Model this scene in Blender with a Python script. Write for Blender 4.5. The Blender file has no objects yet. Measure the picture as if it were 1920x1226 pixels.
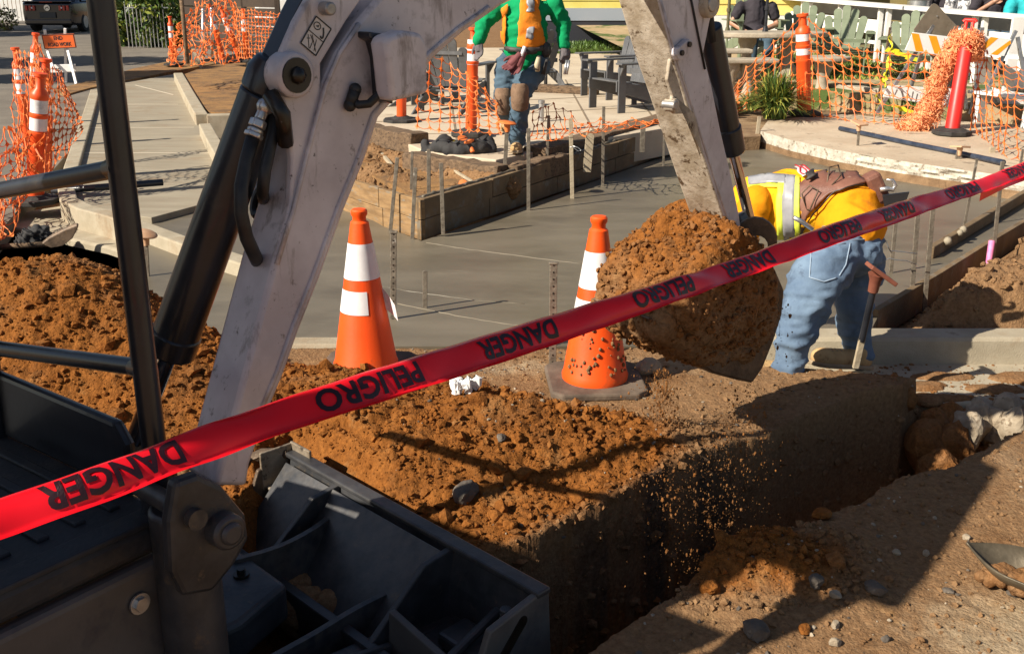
import bpy, bmesh, math, random
import numpy as np
from mathutils import Vector, Matrix
R = math.radians
random.seed(7); RS = np.random.RandomState(7)
S = bpy.context.scene
COL = S.collection

# ------------------------------------------------------------------ camera, sky, sun, exposure
H = 1.80; PITCH = 18.5; FPX = 1950.0
cam_d = bpy.data.cameras.new('camera'); cam = bpy.data.objects.new('camera', cam_d); COL.objects.link(cam)
cam.location = (0, 0, H); cam.rotation_euler = (R(90 - PITCH), 0, 0)
cam_d.sensor_width = 36; cam_d.lens = 36 * FPX / 1920; cam_d.clip_start = .05; cam_d.clip_end = 1000
S.camera = cam
SUN_EL = 36.0
SHX, SHY = .875, .485          # where shadows fall on the ground
w = bpy.data.worlds.new('World'); S.world = w; w.use_nodes = True
nt = w.node_tree; bg = nt.nodes['Background']
sky = nt.nodes.new('ShaderNodeTexSky'); sky.sky_type = 'NISHITA'; sky.sun_disc = False
sky.sun_elevation = R(SUN_EL); sky.sun_rotation = math.atan2(-SHX, -SHY)
nt.links.new(sky.outputs[0], bg.inputs[0]); bg.inputs[1].default_value = .05
sun_d = bpy.data.lights.new('sun', 'SUN'); sun_d.energy = 5.0; sun_d.angle = R(.5); sun_d.color = (1, .92, .78)
sun = bpy.data.objects.new('sun', sun_d); COL.objects.link(sun)
sd = Vector((SHX * math.cos(R(SUN_EL)), SHY * math.cos(R(SUN_EL)), -math.sin(R(SUN_EL))))
sun.rotation_euler = sd.to_track_quat('-Z', 'Y').to_euler(); sun.location = (-8, -5, 9)
S.view_settings.view_transform = 'Standard'; S.view_settings.look = 'None'
S.cycles.diffuse_bounces = 2
S.view_settings.exposure = .62; S.view_settings.gamma = 1.0

# ------------------------------------------------------------------ measuring: photo pixels (1920 wide) to rays and points
cp, sp = math.cos(R(PITCH)), math.sin(R(PITCH))
CAM = Vector((0, 0, H))
def ray(x, y):
    a = (x - 960) / FPX; b = -(y - 613) / FPX
    return Vector((a, b * sp + cp, b * cp - sp))
def gp(x, y, z=0.0):                       # point at height z
    d = ray(x, y); k = (z - H) / d.z
    return CAM + d * k
def yp(x, y, Y):                           # point at ground distance Y
    d = ray(x, y); return CAM + d * (Y / d.y)
def plp(x, y, P, N):                       # point on the plane through P with normal N
    d = ray(x, y); return CAM + d * ((P - CAM).dot(N) / d.dot(N))

# ------------------------------------------------------------------ objects
OFF = {}
def rootoff(o):
    while o is not None:
        if o.name in OFF: return OFF[o.name]
        o = o.parent
    return Vector((0, 0, 0))
def tag(o, label=None, cat=None, group=None, kind=None):
    if label: o['label'] = label
    if cat: o['category'] = cat
    if group: o['group'] = group
    if kind: o['kind'] = kind
    return o
def thing(name, label, cat, loc=(0, 0, 0), group=None, rz=0.0):
    o = bpy.data.objects.new(name, None); COL.objects.link(o)
    o.location = loc; o.rotation_euler = (0, 0, rz); o.empty_display_size = .1
    OFF[o.name] = Vector(loc)
    return tag(o, label, cat, group)
def copy_tree(o, parent=None):
    c = o.copy(); COL.objects.link(c)
    if parent: c.parent = parent
    for ch in list(o.children): copy_tree(ch, c)
    return c
def place(o, loc, rz=0, sc=None):
    o.location = loc; o.rotation_euler = (0, 0, rz)
    if sc: o.scale = (sc, sc, sc) if not hasattr(sc, '__len__') else sc
    return o

class MB:
    def __init__(s): s.v = []; s.f = []; s.m = []; s.mi = 0
    def add(s, vs, fs):
        n = len(s.v); s.v += [Vector(q) for q in vs]
        for q in fs: s.f.append([i + n for i in q]); s.m.append(s.mi)
        return s
    def box(s, c, size, M=None, taper=None):
        c = Vector(c); hx, hy, hz = (q / 2 for q in size); vs = []
        for dz in (-1, 1):
            t = 1 if (taper is None or dz < 0) else taper
            for dx, dy in ((-1, -1), (1, -1), (1, 1), (-1, 1)):
                p = Vector((dx * hx * t, dy * hy * t, dz * hz))
                vs.append(c + (M @ p if M else p))
        return s.add(vs, [(3, 2, 1, 0), (4, 5, 6, 7), (0, 1, 5, 4), (1, 2, 6, 5), (2, 3, 7, 6), (3, 0, 4, 7)])
    def bar(s, p, q, a, b, up=(0, 0, 1), a2=None, b2=None):      # a across, b along 'up'
        p, q = Vector(p), Vector(q); d = (q - p).normalized(); up = Vector(up)
        sd_ = d.cross(up)
        if sd_.length < 1e-4: sd_ = d.cross(Vector((1, 0, 0)))
        sd_.normalize(); u = sd_.cross(d).normalized()
        a2 = a if a2 is None else a2; b2 = b if b2 is None else b2; vs = []
        for o, aa, bb in ((p, a, b), (q, a2, b2)):
            for i, j in ((-1, -1), (1, -1), (1, 1), (-1, 1)): vs.append(o + sd_ * (i * aa / 2) + u * (j * bb / 2))
        return s.add(vs, [(0, 1, 2, 3), (7, 6, 5, 4), (4, 5, 1, 0), (5, 6, 2, 1), (6, 7, 3, 2), (7, 4, 0, 3)])
    def tube(s, pts, r, seg=10, caps=True):
        pts = [Vector(p) for p in pts]; n = len(pts); rs = r if hasattr(r, '__len__') else [r] * n
        ref = None; base = len(s.v); vs = []
        for i, p in enumerate(pts):
            d = (pts[min(i + 1, n - 1)] - pts[max(i - 1, 0)])
            d = d.normalized() if d.length > 1e-9 else Vector((0, 0, 1))
            if ref is None:
                ref = d.cross(Vector((0, 0, 1)))
                if ref.length < 1e-3: ref = d.cross(Vector((1, 0, 0)))
            ref = (ref - d * ref.dot(d)).normalized(); e = d.cross(ref)
            for k in range(seg):
                t = 2 * math.pi * k / seg; vs.append(p + (ref * math.cos(t) + e * math.sin(t)) * rs[i])
        fs = []
        for i in range(n - 1):
            for k in range(seg):
                k2 = (k + 1) % seg
                fs.append((i * seg + k, i * seg + k2, (i + 1) * seg + k2, (i + 1) * seg + k))
        if caps: fs.append(tuple(range(seg))[::-1]); fs.append(tuple((n - 1) * seg + k for k in range(seg)))
        return s.add(vs, fs)
    def lathe(s, prof, c=(0, 0, 0), seg=24, M=None, caps=True):   # prof: (r, z)
        c = Vector(c); vs = []; fs = []
        for r, z in prof:
            for k in range(seg):
                t = 2 * math.pi * k / seg; p = Vector((r * math.cos(t), r * math.sin(t), z))
                vs.append(c + (M @ p if M else p))
        n = len(prof)
        for i in range(n - 1):
            for k in range(seg):
                k2 = (k + 1) % seg
                fs.append((i * seg + k, i * seg + k2, (i + 1) * seg + k2, (i + 1) * seg + k))
        if caps: fs.append(tuple(range(seg))[::-1]); fs.append(tuple((n - 1) * seg + k for k in range(seg)))
        return s.add(vs, fs)
    def prism(s, pts, off):                    # planar polygon pts (3d) swept by vector off
        pts = [Vector(p) for p in pts]; off = Vector(off); n = len(pts)
        fs = [tuple(range(n))[::-1], tuple(range(n, 2 * n))]
        for i in range(n): fs.append((i, (i + 1) % n, n + (i + 1) % n, n + i))
        return s.add(pts + [p + off for p in pts], fs)
    def ball(s, c, r, seg=12, M=None, jit=0):
        c = Vector(c); rr = r if hasattr(r, '__len__') else (r, r, r); n = seg // 2; vs = []; fs = []
        for i in range(n + 1):
            a = math.pi * i / n
            for k in range(seg):
                t = 2 * math.pi * k / seg; j = 1 + random.uniform(-jit, jit)
                p = Vector((rr[0] * math.sin(a) * math.cos(t), rr[1] * math.sin(a) * math.sin(t), -rr[2] * math.cos(a))) * j
                vs.append(c + (M @ p if M else p))
        for i in range(n):
            for k in range(seg):
                k2 = (k + 1) % seg; fs.append((i * seg + k, i * seg + k2, (i + 1) * seg + k2, (i + 1) * seg + k))
        return s.add(vs, fs)
    def build(s, name, mat, parent=None, world=True, bevel=0, smooth=False, kind=None, seg=2, solid=0, sub=0):
        off = rootoff(parent) if (parent is not None and world) else Vector((0, 0, 0))
        me = bpy.data.meshes.new(name); me.from_pydata([tuple(p - off) for p in s.v], [], s.f)
        mats = mat if isinstance(mat, (list, tuple)) else [mat]
        for m_ in mats: me.materials.append(m_)
        if len(mats) > 1: me.polygons.foreach_set('material_index', s.m)
        me.update()
        bm = bmesh.new(); bm.from_mesh(me); bmesh.ops.recalc_face_normals(bm, faces=bm.faces); bm.to_mesh(me); bm.free()
        if smooth is True: me.polygons.foreach_set('use_smooth', [True] * len(me.polygons))
        o = bpy.data.objects.new(name, me); COL.objects.link(o)
        if parent is not None: o.parent = parent
        if solid:
            md = o.modifiers.new('s', 'SOLIDIFY'); md.thickness = solid; md.offset = 0
        if bevel:
            md = o.modifiers.new('b', 'BEVEL'); md.width = bevel; md.segments = seg; md.limit_method = 'ANGLE'; md.angle_limit = R(40)
        if sub:
            md = o.modifiers.new('u', 'SUBSURF'); md.levels = sub; md.render_levels = sub
        if isinstance(smooth, (int, float)) and smooth is not True and smooth:
            me.polygons.foreach_set('use_smooth', [True] * len(me.polygons)); me.set_sharp_from_angle(angle=R(smooth))
        if kind: o['kind'] = kind
        return o
def fastmesh(name, V, F, mat, parent=None, smooth=True, kind=None, fm=None):      # numpy verts (n,3), faces (m,k)
    me = bpy.data.meshes.new(name); V = np.asarray(V, dtype=np.float32); F = np.asarray(F, dtype=np.int32)
    m, k = F.shape
    me.vertices.add(len(V)); me.vertices.foreach_set('co', V.ravel())
    me.loops.add(m * k); me.loops.foreach_set('vertex_index', F.ravel())
    me.polygons.add(m); me.polygons.foreach_set('loop_start', np.arange(0, m * k, k, dtype=np.int32))
    me.polygons.foreach_set('loop_total', np.full(m, k, dtype=np.int32))
    me.polygons.foreach_set('use_smooth', np.full(m, smooth))
    for q in (mat if isinstance(mat, (list, tuple)) else [mat]): me.materials.append(q)
    if fm is not None: me.polygons.foreach_set('material_index', np.asarray(fm, dtype=np.int32))
    me.update(calc_edges=True); me.validate()
    o = bpy.data.objects.new(name, me); COL.objects.link(o)
    if parent is not None: o.parent = parent
    if kind: o['kind'] = kind
    return o

# ------------------------------------------------------------------ numpy noise
def _h(ix, iy, s): 
    n = (ix.astype(np.int64) * 374761393 + iy.astype(np.int64) * 668265263 + s * 974634533) & 0x7fffffff
    n = ((n ^ (n >> 13)) * 1274126177) & 0x7fffffff
    return ((n ^ (n >> 16)) & 0xffff) / 65535.0
def vnoise(x, y, s=0):
    ix = np.floor(x); iy = np.floor(y); fx = x - ix; fy = y - iy
    fx = fx * fx * (3 - 2 * fx); fy = fy * fy * (3 - 2 * fy)
    a = _h(ix, iy, s); b = _h(ix + 1, iy, s); c = _h(ix, iy + 1, s); d = _h(ix + 1, iy + 1, s)
    return (a + (b - a) * fx) * (1 - fy) + (c + (d - c) * fx) * fy
def fbm(x, y, s=0, oct=4):
    r = 0; a = .5; 
    for i in range(oct): r = r + a * (vnoise(x, y, s + i * 17) - .5); x = x * 2.03 + 3.1; y = y * 2.03 + 1.7; a *= .55
    return r
def clumps(x, y, s=0):                        # round lumps, 0..1
    best = np.full_like(x, 9.0); ix = np.floor(x); iy = np.floor(y); hh = np.zeros_like(x)
    for dx in (-1, 0, 1):
        for dy in (-1, 0, 1):
            cx = ix + dx; cy = iy + dy; px_ = cx + _h(cx, cy, s); py_ = cy + _h(cx, cy, s + 5); rr = .35 + .65 * _h(cx, cy, s + 9)
            d = np.hypot(x - px_, y - py_) / rr
            hh = np.where(d < best, rr, hh); best = np.minimum(best, d)
    return np.sqrt(np.clip(1 - best ** 2, 0, 1)) * hh
def sdf(X, Y, poly):                          # signed distance, negative inside
    d = np.full_like(X, 1e9); ins = np.zeros(X.shape, bool); n = len(poly)
    for i in range(n):
        ax, ay = poly[i][0], poly[i][1]; bx, by = poly[(i + 1) % n][0], poly[(i + 1) % n][1]
        ex, ey = bx - ax, by - ay; t = np.clip(((X - ax) * ex + (Y - ay) * ey) / (ex * ex + ey * ey + 1e-12), 0, 1)
        d = np.minimum(d, np.hypot(X - ax - t * ex, Y - ay - t * ey))
        c = ((ay > Y) != (by > Y)); xi = (bx - ax) * (Y - ay) / ((by - ay) if by != ay else 1e-12) + ax
        ins ^= c & (X < xi)
    return np.where(ins, -d, d)
def sst(a, b, x):
    t = np.clip((x - a) / (b - a), 0, 1); return t * t * (3 - 2 * t)

# ------------------------------------------------------------------ materials
def nmat(name):
    m = bpy.data.materials.new(name); m.use_nodes = True; t = m.node_tree
    return m, t, t.nodes['Principled BSDF']
def pmat(name, c1, c2=None, scale=6, rough=.6, metal=0, bump=0, bscale=60, c3=None, s3=30, t3=.62, w3=.06, coat=0, det=6, spec=.5, stretch=None, cont=(.35, .65), coord='Object'):
    m, t, b = nmat(name); N = t.nodes; L = t.links
    b.inputs['Roughness'].default_value = rough; b.inputs['Metallic'].default_value = metal
    b.inputs['Coat Weight'].default_value = coat; b.inputs['Specular IOR Level'].default_value = spec
    b.inputs['Base Color'].default_value = (*c1, 1)
    tc = N.new('ShaderNodeTexCoord'); src = tc.outputs[coord]
    if stretch:
        mp = N.new('ShaderNodeMapping'); mp.inputs['Scale'].default_value = stretch; L.new(src, mp.inputs[0]); src = mp.outputs[0]
    col = None
    if c2:
        n = N.new('ShaderNodeTexNoise'); n.inputs['Scale'].default_value = scale; n.inputs['Detail'].default_value = det; n.inputs['Roughness'].default_value = .62
        L.new(src, n.inputs['Vector'])
        r = N.new('ShaderNodeValToRGB'); r.color_ramp.elements[0].position = cont[0]; r.color_ramp.elements[1].position = cont[1]
        r.color_ramp.elements[0].color = (*c1, 1); r.color_ramp.elements[1].color = (*c2, 1)
        L.new(n.outputs[0], r.inputs[0]); col = r.outputs[0]
        mr = N.new('ShaderNodeMapRange'); mr.inputs[3].default_value = max(.05, rough - .12); mr.inputs[4].default_value = min(1, rough + .12)
        L.new(n.outputs[0], mr.inputs[0]); L.new(mr.outputs[0], b.inputs['Roughness'])
    if c3:
        n3 = N.new('ShaderNodeTexNoise'); n3.inputs['Scale'].default_value = s3; n3.inputs['Detail'].default_value = 5; n3.inputs['Roughness'].default_value = .7
        L.new(src, n3.inputs['Vector'])
        r3 = N.new('ShaderNodeValToRGB'); r3.color_ramp.elements[0].position = t3; r3.color_ramp.elements[1].position = t3 + w3
        L.new(n3.outputs[0], r3.inputs[0])
        mx = N.new('ShaderNodeMixRGB'); mx.inputs[1].default_value = (*c1, 1); mx.inputs[2].default_value = (*c3, 1)
        if col: L.new(col, mx.inputs[1])
        L.new(r3.outputs[0], mx.inputs[0]); col = mx.outputs[0]
    if col: L.new(col, b.inputs['Base Color'])
    if bump:
        nb = N.new('ShaderNodeTexNoise'); nb.inputs['Scale'].default_value = bscale; nb.inputs['Detail'].default_value = 6; L.new(src, nb.inputs['Vector'])
        bp = N.new('ShaderNodeBump'); bp.inputs['Strength'].default_value = bump; bp.inputs['Distance'].default_value = .01
        L.new(nb.outputs[0], bp.inputs['Height']); L.new(bp.outputs[0], b.inputs['Normal'])
    return m

def add_layer(m, color, scale, t, w, fac=1.0, stretch=None, detail=6):
    """stains with a shape of their own on top of a material's colour"""
    T = m.node_tree; N = T.nodes; L = T.links; b = N['Principled BSDF']; inp = b.inputs['Base Color']
    tc = N.new('ShaderNodeTexCoord'); src = tc.outputs['Object']
    if stretch: mp = N.new('ShaderNodeMapping'); mp.inputs['Scale'].default_value = stretch; L.new(src, mp.inputs[0]); src = mp.outputs[0]
    n = N.new('ShaderNodeTexNoise'); n.inputs['Scale'].default_value = scale; n.inputs['Detail'].default_value = detail; n.inputs['Roughness'].default_value = .68; L.new(src, n.inputs['Vector'])
    r = N.new('ShaderNodeMapRange'); r.inputs[1].default_value = t; r.inputs[2].default_value = t + w; r.inputs[4].default_value = fac; L.new(n.outputs[0], r.inputs[0])
    x = N.new('ShaderNodeMixRGB'); x.inputs[2].default_value = (*color, 1); L.new(r.outputs[0], x.inputs[0])
    if inp.is_linked: L.new(inp.links[0].from_socket, x.inputs[1])
    else: x.inputs[1].default_value = inp.default_value
    L.new(x.outputs[0], inp); return m

def add_edge(m, color, t0=.52, t1=.60, fac=.6):
    """paint rubbed off along the edges"""
    T = m.node_tree; N = T.nodes; L = T.links; inp = N['Principled BSDF'].inputs['Base Color']
    g = N.new('ShaderNodeNewGeometry'); r = N.new('ShaderNodeMapRange'); r.inputs[1].default_value = t0; r.inputs[2].default_value = t1; r.inputs[4].default_value = fac; L.new(g.outputs['Pointiness'], r.inputs[0])
    tc = N.new('ShaderNodeTexCoord'); n = N.new('ShaderNodeTexNoise'); n.inputs['Scale'].default_value = 30; L.new(tc.outputs['Object'], n.inputs['Vector'])
    q = N.new('ShaderNodeMapRange'); q.inputs[1].default_value = .35; q.inputs[2].default_value = .6; L.new(n.outputs[0], q.inputs[0])
    mu = N.new('ShaderNodeMath'); mu.operation = 'MULTIPLY'; L.new(r.outputs[0], mu.inputs[0]); L.new(q.outputs[0], mu.inputs[1])
    x = N.new('ShaderNodeMixRGB'); x.inputs[2].default_value = (*color, 1); L.new(mu.outputs[0], x.inputs[0])
    if inp.is_linked: L.new(inp.links[0].from_socket, x.inputs[1])
    else: x.inputs[1].default_value = inp.default_value
    L.new(x.outputs[0], inp)
# ================================================================== SETTING: soil, trench, slabs, kerbs, road
M_conc = pmat('concrete_pale', (.27, .225, .16), (.35, .30, .22), 3, .85, 0, .25, 90, c3=(.27, .20, .13), s3=2.2, t3=.56, w3=.2, stretch=(.5, 3.2, 1))
M_kerb = pmat('kerb_concrete', (.34, .285, .20), (.44, .38, .28), 5, .85, 0, .3, 120, c3=(.24, .18, .12), s3=5, t3=.6, w3=.1)
M_wet = pmat('wet_concrete', (.140, .116, .080), (.185, .155, .112), 1.8, .42, 0, .12, 70, c3=(.24, .20, .145), s3=3, t3=.62, w3=.14, stretch=(.6, 1.6, 1))
M_patio = pmat('paving', (.50, .40, .29), (.60, .50, .37), 2, .85, 0, .2, 60, c3=(.42, .32, .22), s3=3, t3=.6, w3=.1)
M_asph = pmat('asphalt', (.15, .125, .098), (.21, .178, .14), 1.2, .9, 0, .3, 150, c3=(.13, .11, .09), s3=.8, t3=.55, w3=.2)
M_lawn = pmat('lawn_soil', (.05, .09, .012), (.09, .14, .02), 8, .9)
M_oldconc = pmat('broken_concrete', (.40, .36, .29), (.60, .55, .46), 12, .9, 0, .9, 40, c3=(.22, .17, .12), s3=14, t3=.55, w3=.08)
M_planter = pmat('planter_soil', (.24, .125, .045), (.34, .18, .06), 4, .95, 0, .9, 60, c3=(.15, .085, .04), s3=3, t3=.47, w3=.15)

add_layer(M_wet, (.095, .075, .05), 1.1, .48, .2, .7, (.7, 1.4, 1)); add_layer(M_wet, (.21, .175, .125), 2.6, .60, .12, .45, (.35, 2.2, 1)); add_layer(M_conc, (.24, .15, .075), 1.6, .56, .12, .5); add_layer(M_kerb, (.26, .16, .08), 2.2, .55, .12, .55)
def soil_material():
    m, t, b = nmat('soil'); N = t.nodes; L = t.links
    b.inputs['Roughness'].default_value = .95; b.inputs['Specular IOR Level'].default_value = .15
    at = N.new('ShaderNodeVertexColor'); at.layer_name = 'soil'; sep = N.new('ShaderNodeSeparateColor'); L.new(at.outputs[0], sep.inputs[0])
    tc = N.new('ShaderNodeTexCoord')
    def noise(s, d=6, ro=.65):
        n = N.new('ShaderNodeTexNoise'); n.inputs['Scale'].default_value = s; n.inputs['Detail'].default_value = d; n.inputs['Roughness'].default_value = ro
        L.new(tc.outputs['Object'], n.inputs['Vector']); return n.outputs[0]
    def ramp(src, p0, p1, c0, c1):
        r = N.new('ShaderNodeValToRGB'); r.color_ramp.elements[0].position = p0; r.color_ramp.elements[1].position = p1
        r.color_ramp.elements[0].color = (*c0, 1); r.color_ramp.elements[1].color = (*c1, 1); L.new(src, r.inputs[0]); return r.outputs[0]
    def mix(f, a, c):
        x = N.new('ShaderNodeMixRGB'); L.new(f, x.inputs[0]); L.new(a, x.inputs[1]); L.new(c, x.inputs[2]); return x.outputs[0]
    n1 = noise(9); n2 = noise(55); n3 = noise(2.4); n4 = noise(160, 3)
    brown = ramp(n2, .3, .72, (.185, .098, .045), (.33, .195, .098))
    orange = ramp(n2, .3, .72, (.155, .058, .013), (.35, .138, .032))
    deep = ramp(n1, .35, .7, (.85, .75, .62), (1.08, 1.04, 1.0))
    x = N.new('ShaderNodeMixRGB'); x.blend_type = 'MULTIPLY'; x.inputs[0].default_value = 1; L.new(orange, x.inputs[1]); L.new(deep, x.inputs[2])
    def wob(ch, amt=.55):                     # attribute + noise, sharpened
        a = N.new('ShaderNodeMath'); a.operation = 'MULTIPLY_ADD'; L.new(n1, a.inputs[0]); a.inputs[1].default_value = amt; L.new(sep.outputs[ch], a.inputs[2])
        s = N.new('ShaderNodeMapRange'); L.new(a.outputs[0], s.inputs[0]); s.inputs[1].default_value = .28 + amt * .5 - .1; s.inputs[2].default_value = .28 + amt * .5 + .35; s.interpolation_type = 'SMOOTHSTEP'
        return s.outputs[0]
    c = mix(wob(0), brown, x.outputs[0])
    damp = ramp(noise(3.1, 8, .7), .52, .66, (0, 0, 0), (1, 1, 1)); dm = N.new('ShaderNodeMath'); dm.operation = 'MULTIPLY'; L.new(damp, dm.inputs[0]); dm.inputs[1].default_value = .55
    c = mix(dm.outputs[0], c, ramp(n2, .3, .7, (.11, .050, .018), (.20, .092, .034)))
    dry = ramp(noise(4.7, 8, .7), .58, .70, (0, 0, 0), (1, 1, 1)); dr = N.new('ShaderNodeMath'); dr.operation = 'MULTIPLY'; L.new(dry, dr.inputs[0]); dr.inputs[1].default_value = .45
    c = mix(dr.outputs[0], c, ramp(n2, .3, .7, (.30, .165, .065), (.46, .27, .115)))
    pale = ramp(n2, .3, .7, (.33, .245, .15), (.47, .36, .235))
    c = mix(wob(2), c, pale)
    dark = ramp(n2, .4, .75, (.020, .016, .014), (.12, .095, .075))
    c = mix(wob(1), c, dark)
    # pale and dark grit flecks
    fl = ramp(n4, .70, .73, (0, 0, 0), (1, 1, 1)); pf = ramp(n3, 0, 1, (.34, .27, .19), (.45, .38, .29))
    fm = N.new('ShaderNodeMath'); fm.operation = 'MULTIPLY'; L.new(fl, fm.inputs[0]); fm.inputs[1].default_value = .55
    c = mix(fm.outputs[0], c, pf)
    L.new(c, b.inputs['Base Color'])
    v = N.new('ShaderNodeTexVoronoi'); v.inputs['Scale'].default_value = 75; L.new(tc.outputs['Object'], v.inputs['Vector'])
    ad = N.new('ShaderNodeMath'); ad.operation = 'MULTIPLY_ADD'; L.new(v.outputs['Distance'], ad.inputs[0]); ad.inputs[1].default_value = -.5; L.new(noise(130), ad.inputs[2])
    bp = N.new('ShaderNodeBump'); bp.inputs['Strength'].default_value = .9; bp.inputs['Distance'].default_value = .008; L.new(ad.outputs[0], bp.inputs['Height']); L.new(bp.outputs[0], b.inputs['Normal'])
    return m
M_soil = soil_material()
ZZ = Vector((0, 0, .35))

def P2(pts, z=0.0): return [tuple(gp(x, y, z)[:2]) for x, y in pts]
TR_far = [(560, 1226), (800, 1085), (905, 1045), (1010, 1008), (1130, 955), (1215, 905), (1290, 868), (1370, 842), (1440, 815), (1510, 780), (1590, 752), (1660, 740), (1694, 736), (1720, 706), (1905, 704), (2010, 706)]
TR_near = [(2010, 784), (1925, 806), (1862, 838), (1778, 881), (1745, 881), (1698, 893), (1651, 920), (1614, 940), (1566, 962), (1487, 1003), (1404, 1033), (1360, 1050), (1313, 1098), (1200, 1165), (1110, 1226), (960, 1330), (600, 1500)]
TRENCH = P2(TR_far) + P2(TR_near)
KY = 5.12                                   # the new kerb line runs across at this distance
ZS = -.02                                   # wet slab level
SLAB = [(-1.95, KY)] + [(1.2, KY), (1.22, KY + .20), (1.93, KY + .20)] + P2([(1648, 590), (1760, 520), (1850, 463), (1940, 410), (1940, 350), (1800, 333), (1700, 312), (1560, 290), (1400, 275), (1290, 265), (1250, 292), (1100, 345), (950, 400), (790, 452), (720, 425), (640, 380), (520, 320), (420, 285)], ZS) + P2([(441, 365), (283, 407)], ZS)
MOUNDS = [  # x, y, rx, ry, h, power
    (-2.55, 4.55, 1.25, .95, .50, 1.5), (-1.75, 4.35, .75, .70, .30, 1.5), (-3.6, 4.5, 1.2, .9, .45, 1.5),
    (-1.05, 4.1, .75, .62, .16, 1.3), (-.35, 3.80, .8, .5, .15, 1.2), (.35, 3.85, .7, .30, .05, 1),
    (1.35, 4.50, .70, .28, .012, 1.2), (1.75, 4.40, .30, .20, .02, 1.2)]
_bk = [gp(x, y, ZS) for x, y in [(1640, 640), (1648, 590), (1760, 520), (1850, 463), (1940, 410), (2040, 350)]]
BKX = [q.x + .03 for q in _bk]; BKY = [q.y for q in _bk]
PAN = [(1.05, KY + .25), (4.3, KY + .25), (3.9, 4.55), (1.98, 4.58), (1.05, 4.80)]
ORZ = P2([(380, 1060), (480, 720), (700, 690), (950, 745), (1180, 800), (1300, 862), (1130, 955), (900, 1048), (700, 1130)])
BLZ = P2([(470, 915), (545, 850), (620, 876), (1010, 1110), (1010, 1400), (300, 1400), (300, 1010), (440, 960)])
def height(X, Y):
    d = sdf(X, Y, TRENCH) + .045 * fbm(X * 5, Y * 5, 3, 3) + .022 * fbm(X * 22, Y * 22, 4, 3)
    z = .03 * fbm(X * 1.1, Y * 1.1, 1, 4)
    rough = np.clip(.35 + .65 * sst(3.4, 3.0, Y) * 0 + .9 * 0, 0, 1)
    m = np.zeros_like(X)
    for mx, my, rx, ry, h, p in MOUNDS:
        q = ((X - mx) / rx) ** 2 + ((Y - my) / ry) ** 2
        m = np.maximum(m, 0) + h * np.clip(1 - q, 0, 1) ** p
    oran = np.clip(m / .07, 0, 1)
    oran = oran * np.clip(.72 + .9 * fbm(X * 2.2, Y * 2.2, 45, 4), .3, 1)
    oran = np.maximum(oran, np.clip(.80 + .8 * fbm(X * 2.5, Y * 2.5, 46, 4), .35, 1) * sst(.12, -.10, sdf(X, Y, ORZ) + .10 * fbm(X * 3, Y * 3, 41, 3)))
    # loose orange spill along the near lip of the trench
    sp_ = np.exp(-(((X - .75) / .35) ** 2 + ((Y - 2.95) / .22) ** 2)); oran = np.maximum(oran, sp_); m = m + .05 * sp_
    lum = clumps(X * 4, Y * 4, 10) * .026 * sst(.4, .6, vnoise(X * 2, Y * 2, 15)) + clumps(X * 11, Y * 11, 11) * .013 + clumps(X * 24, Y * 24, 12) * .014 + clumps(X * 48, Y * 48, 13) * .009 + .03 * fbm(X * 40, Y * 40, 14, 3)
    far_side = sst(0.0, .15, d) * (Y > 3.0)
    amp = .22 + 1.05 * np.clip(oran, 0, 1)
    z = z + m + lum * amp + .010 * fbm(X * 30, Y * 30, 6, 3)
    # bank of soil outside the right hand form
    bank = sst(0, .5, X - np.interp(Y, BKY, BKX)) * sst(5.37, 5.6, Y)
    z = z + bank * (.16 + .10 * fbm(X * 2.3, Y * 2.3, 21, 3) + lum * 1.3) - .16 * sst(5.10, 5.3, Y) * (X > 1.85) * (1 - bank)
    # gutter pan zone and trench end
    pan = sdf(X, Y, PAN); z = np.where(pan < 0, np.minimum(z, -.20), z)
    z = np.where((Y > 5.02) & (X < 1.93) & (X > -1.98), np.minimum(z, -.10), z)   # under the slab
    ds = sdf(X, Y, SLAB); z = np.where(ds < .02, np.minimum(z, -.22), z)
    wall = sst(.0, -.055, d)
    fl = -.92 + .10 * fbm(X * 3, Y * 3, 31, 3) + .05 * clumps(X * 6, Y * 6, 32) + .42 * sst(1.80, 2.10, X)
    ledge = .30 * np.exp(-(((X - .62) / .30) ** 2 + ((Y - 3.32) / .10) ** 2)) + .22 * np.exp(-(((X - .95) / .16) ** 2 + ((Y - 3.4) / .10) ** 2))
    z = np.where(d < 0, z * (1 - wall) + (fl + ledge) * wall + .035 * clumps(X * 14, Y * 14, 33) * wall, z)
    bz = sdf(X, Y, BLZ); z = np.where(bz < .10, np.minimum(z, .10 - .46 * sst(.08, -.20, bz) + .03 * clumps(X * 9, Y * 9, 91)), z)
    # soil kinds: orange, dark crushed base on the lip, pale dust
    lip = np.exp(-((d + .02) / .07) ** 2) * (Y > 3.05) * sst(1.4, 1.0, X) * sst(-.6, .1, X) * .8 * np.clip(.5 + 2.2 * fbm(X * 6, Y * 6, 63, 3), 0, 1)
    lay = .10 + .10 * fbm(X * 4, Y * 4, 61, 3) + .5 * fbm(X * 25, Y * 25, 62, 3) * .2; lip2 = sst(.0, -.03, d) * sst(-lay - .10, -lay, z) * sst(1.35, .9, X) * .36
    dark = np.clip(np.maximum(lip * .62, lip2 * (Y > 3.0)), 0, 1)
    oran = np.where(d < -.03, np.clip((z + .9) * .5 + .35, 0, .8), oran)  # more orange inside the trench, put in to lighten its shade
    oran = np.maximum(oran, bank * .22); oran = oran * (1 - .72 * sst(.55, 1.05, X) * (Y > 3.4))
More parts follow.
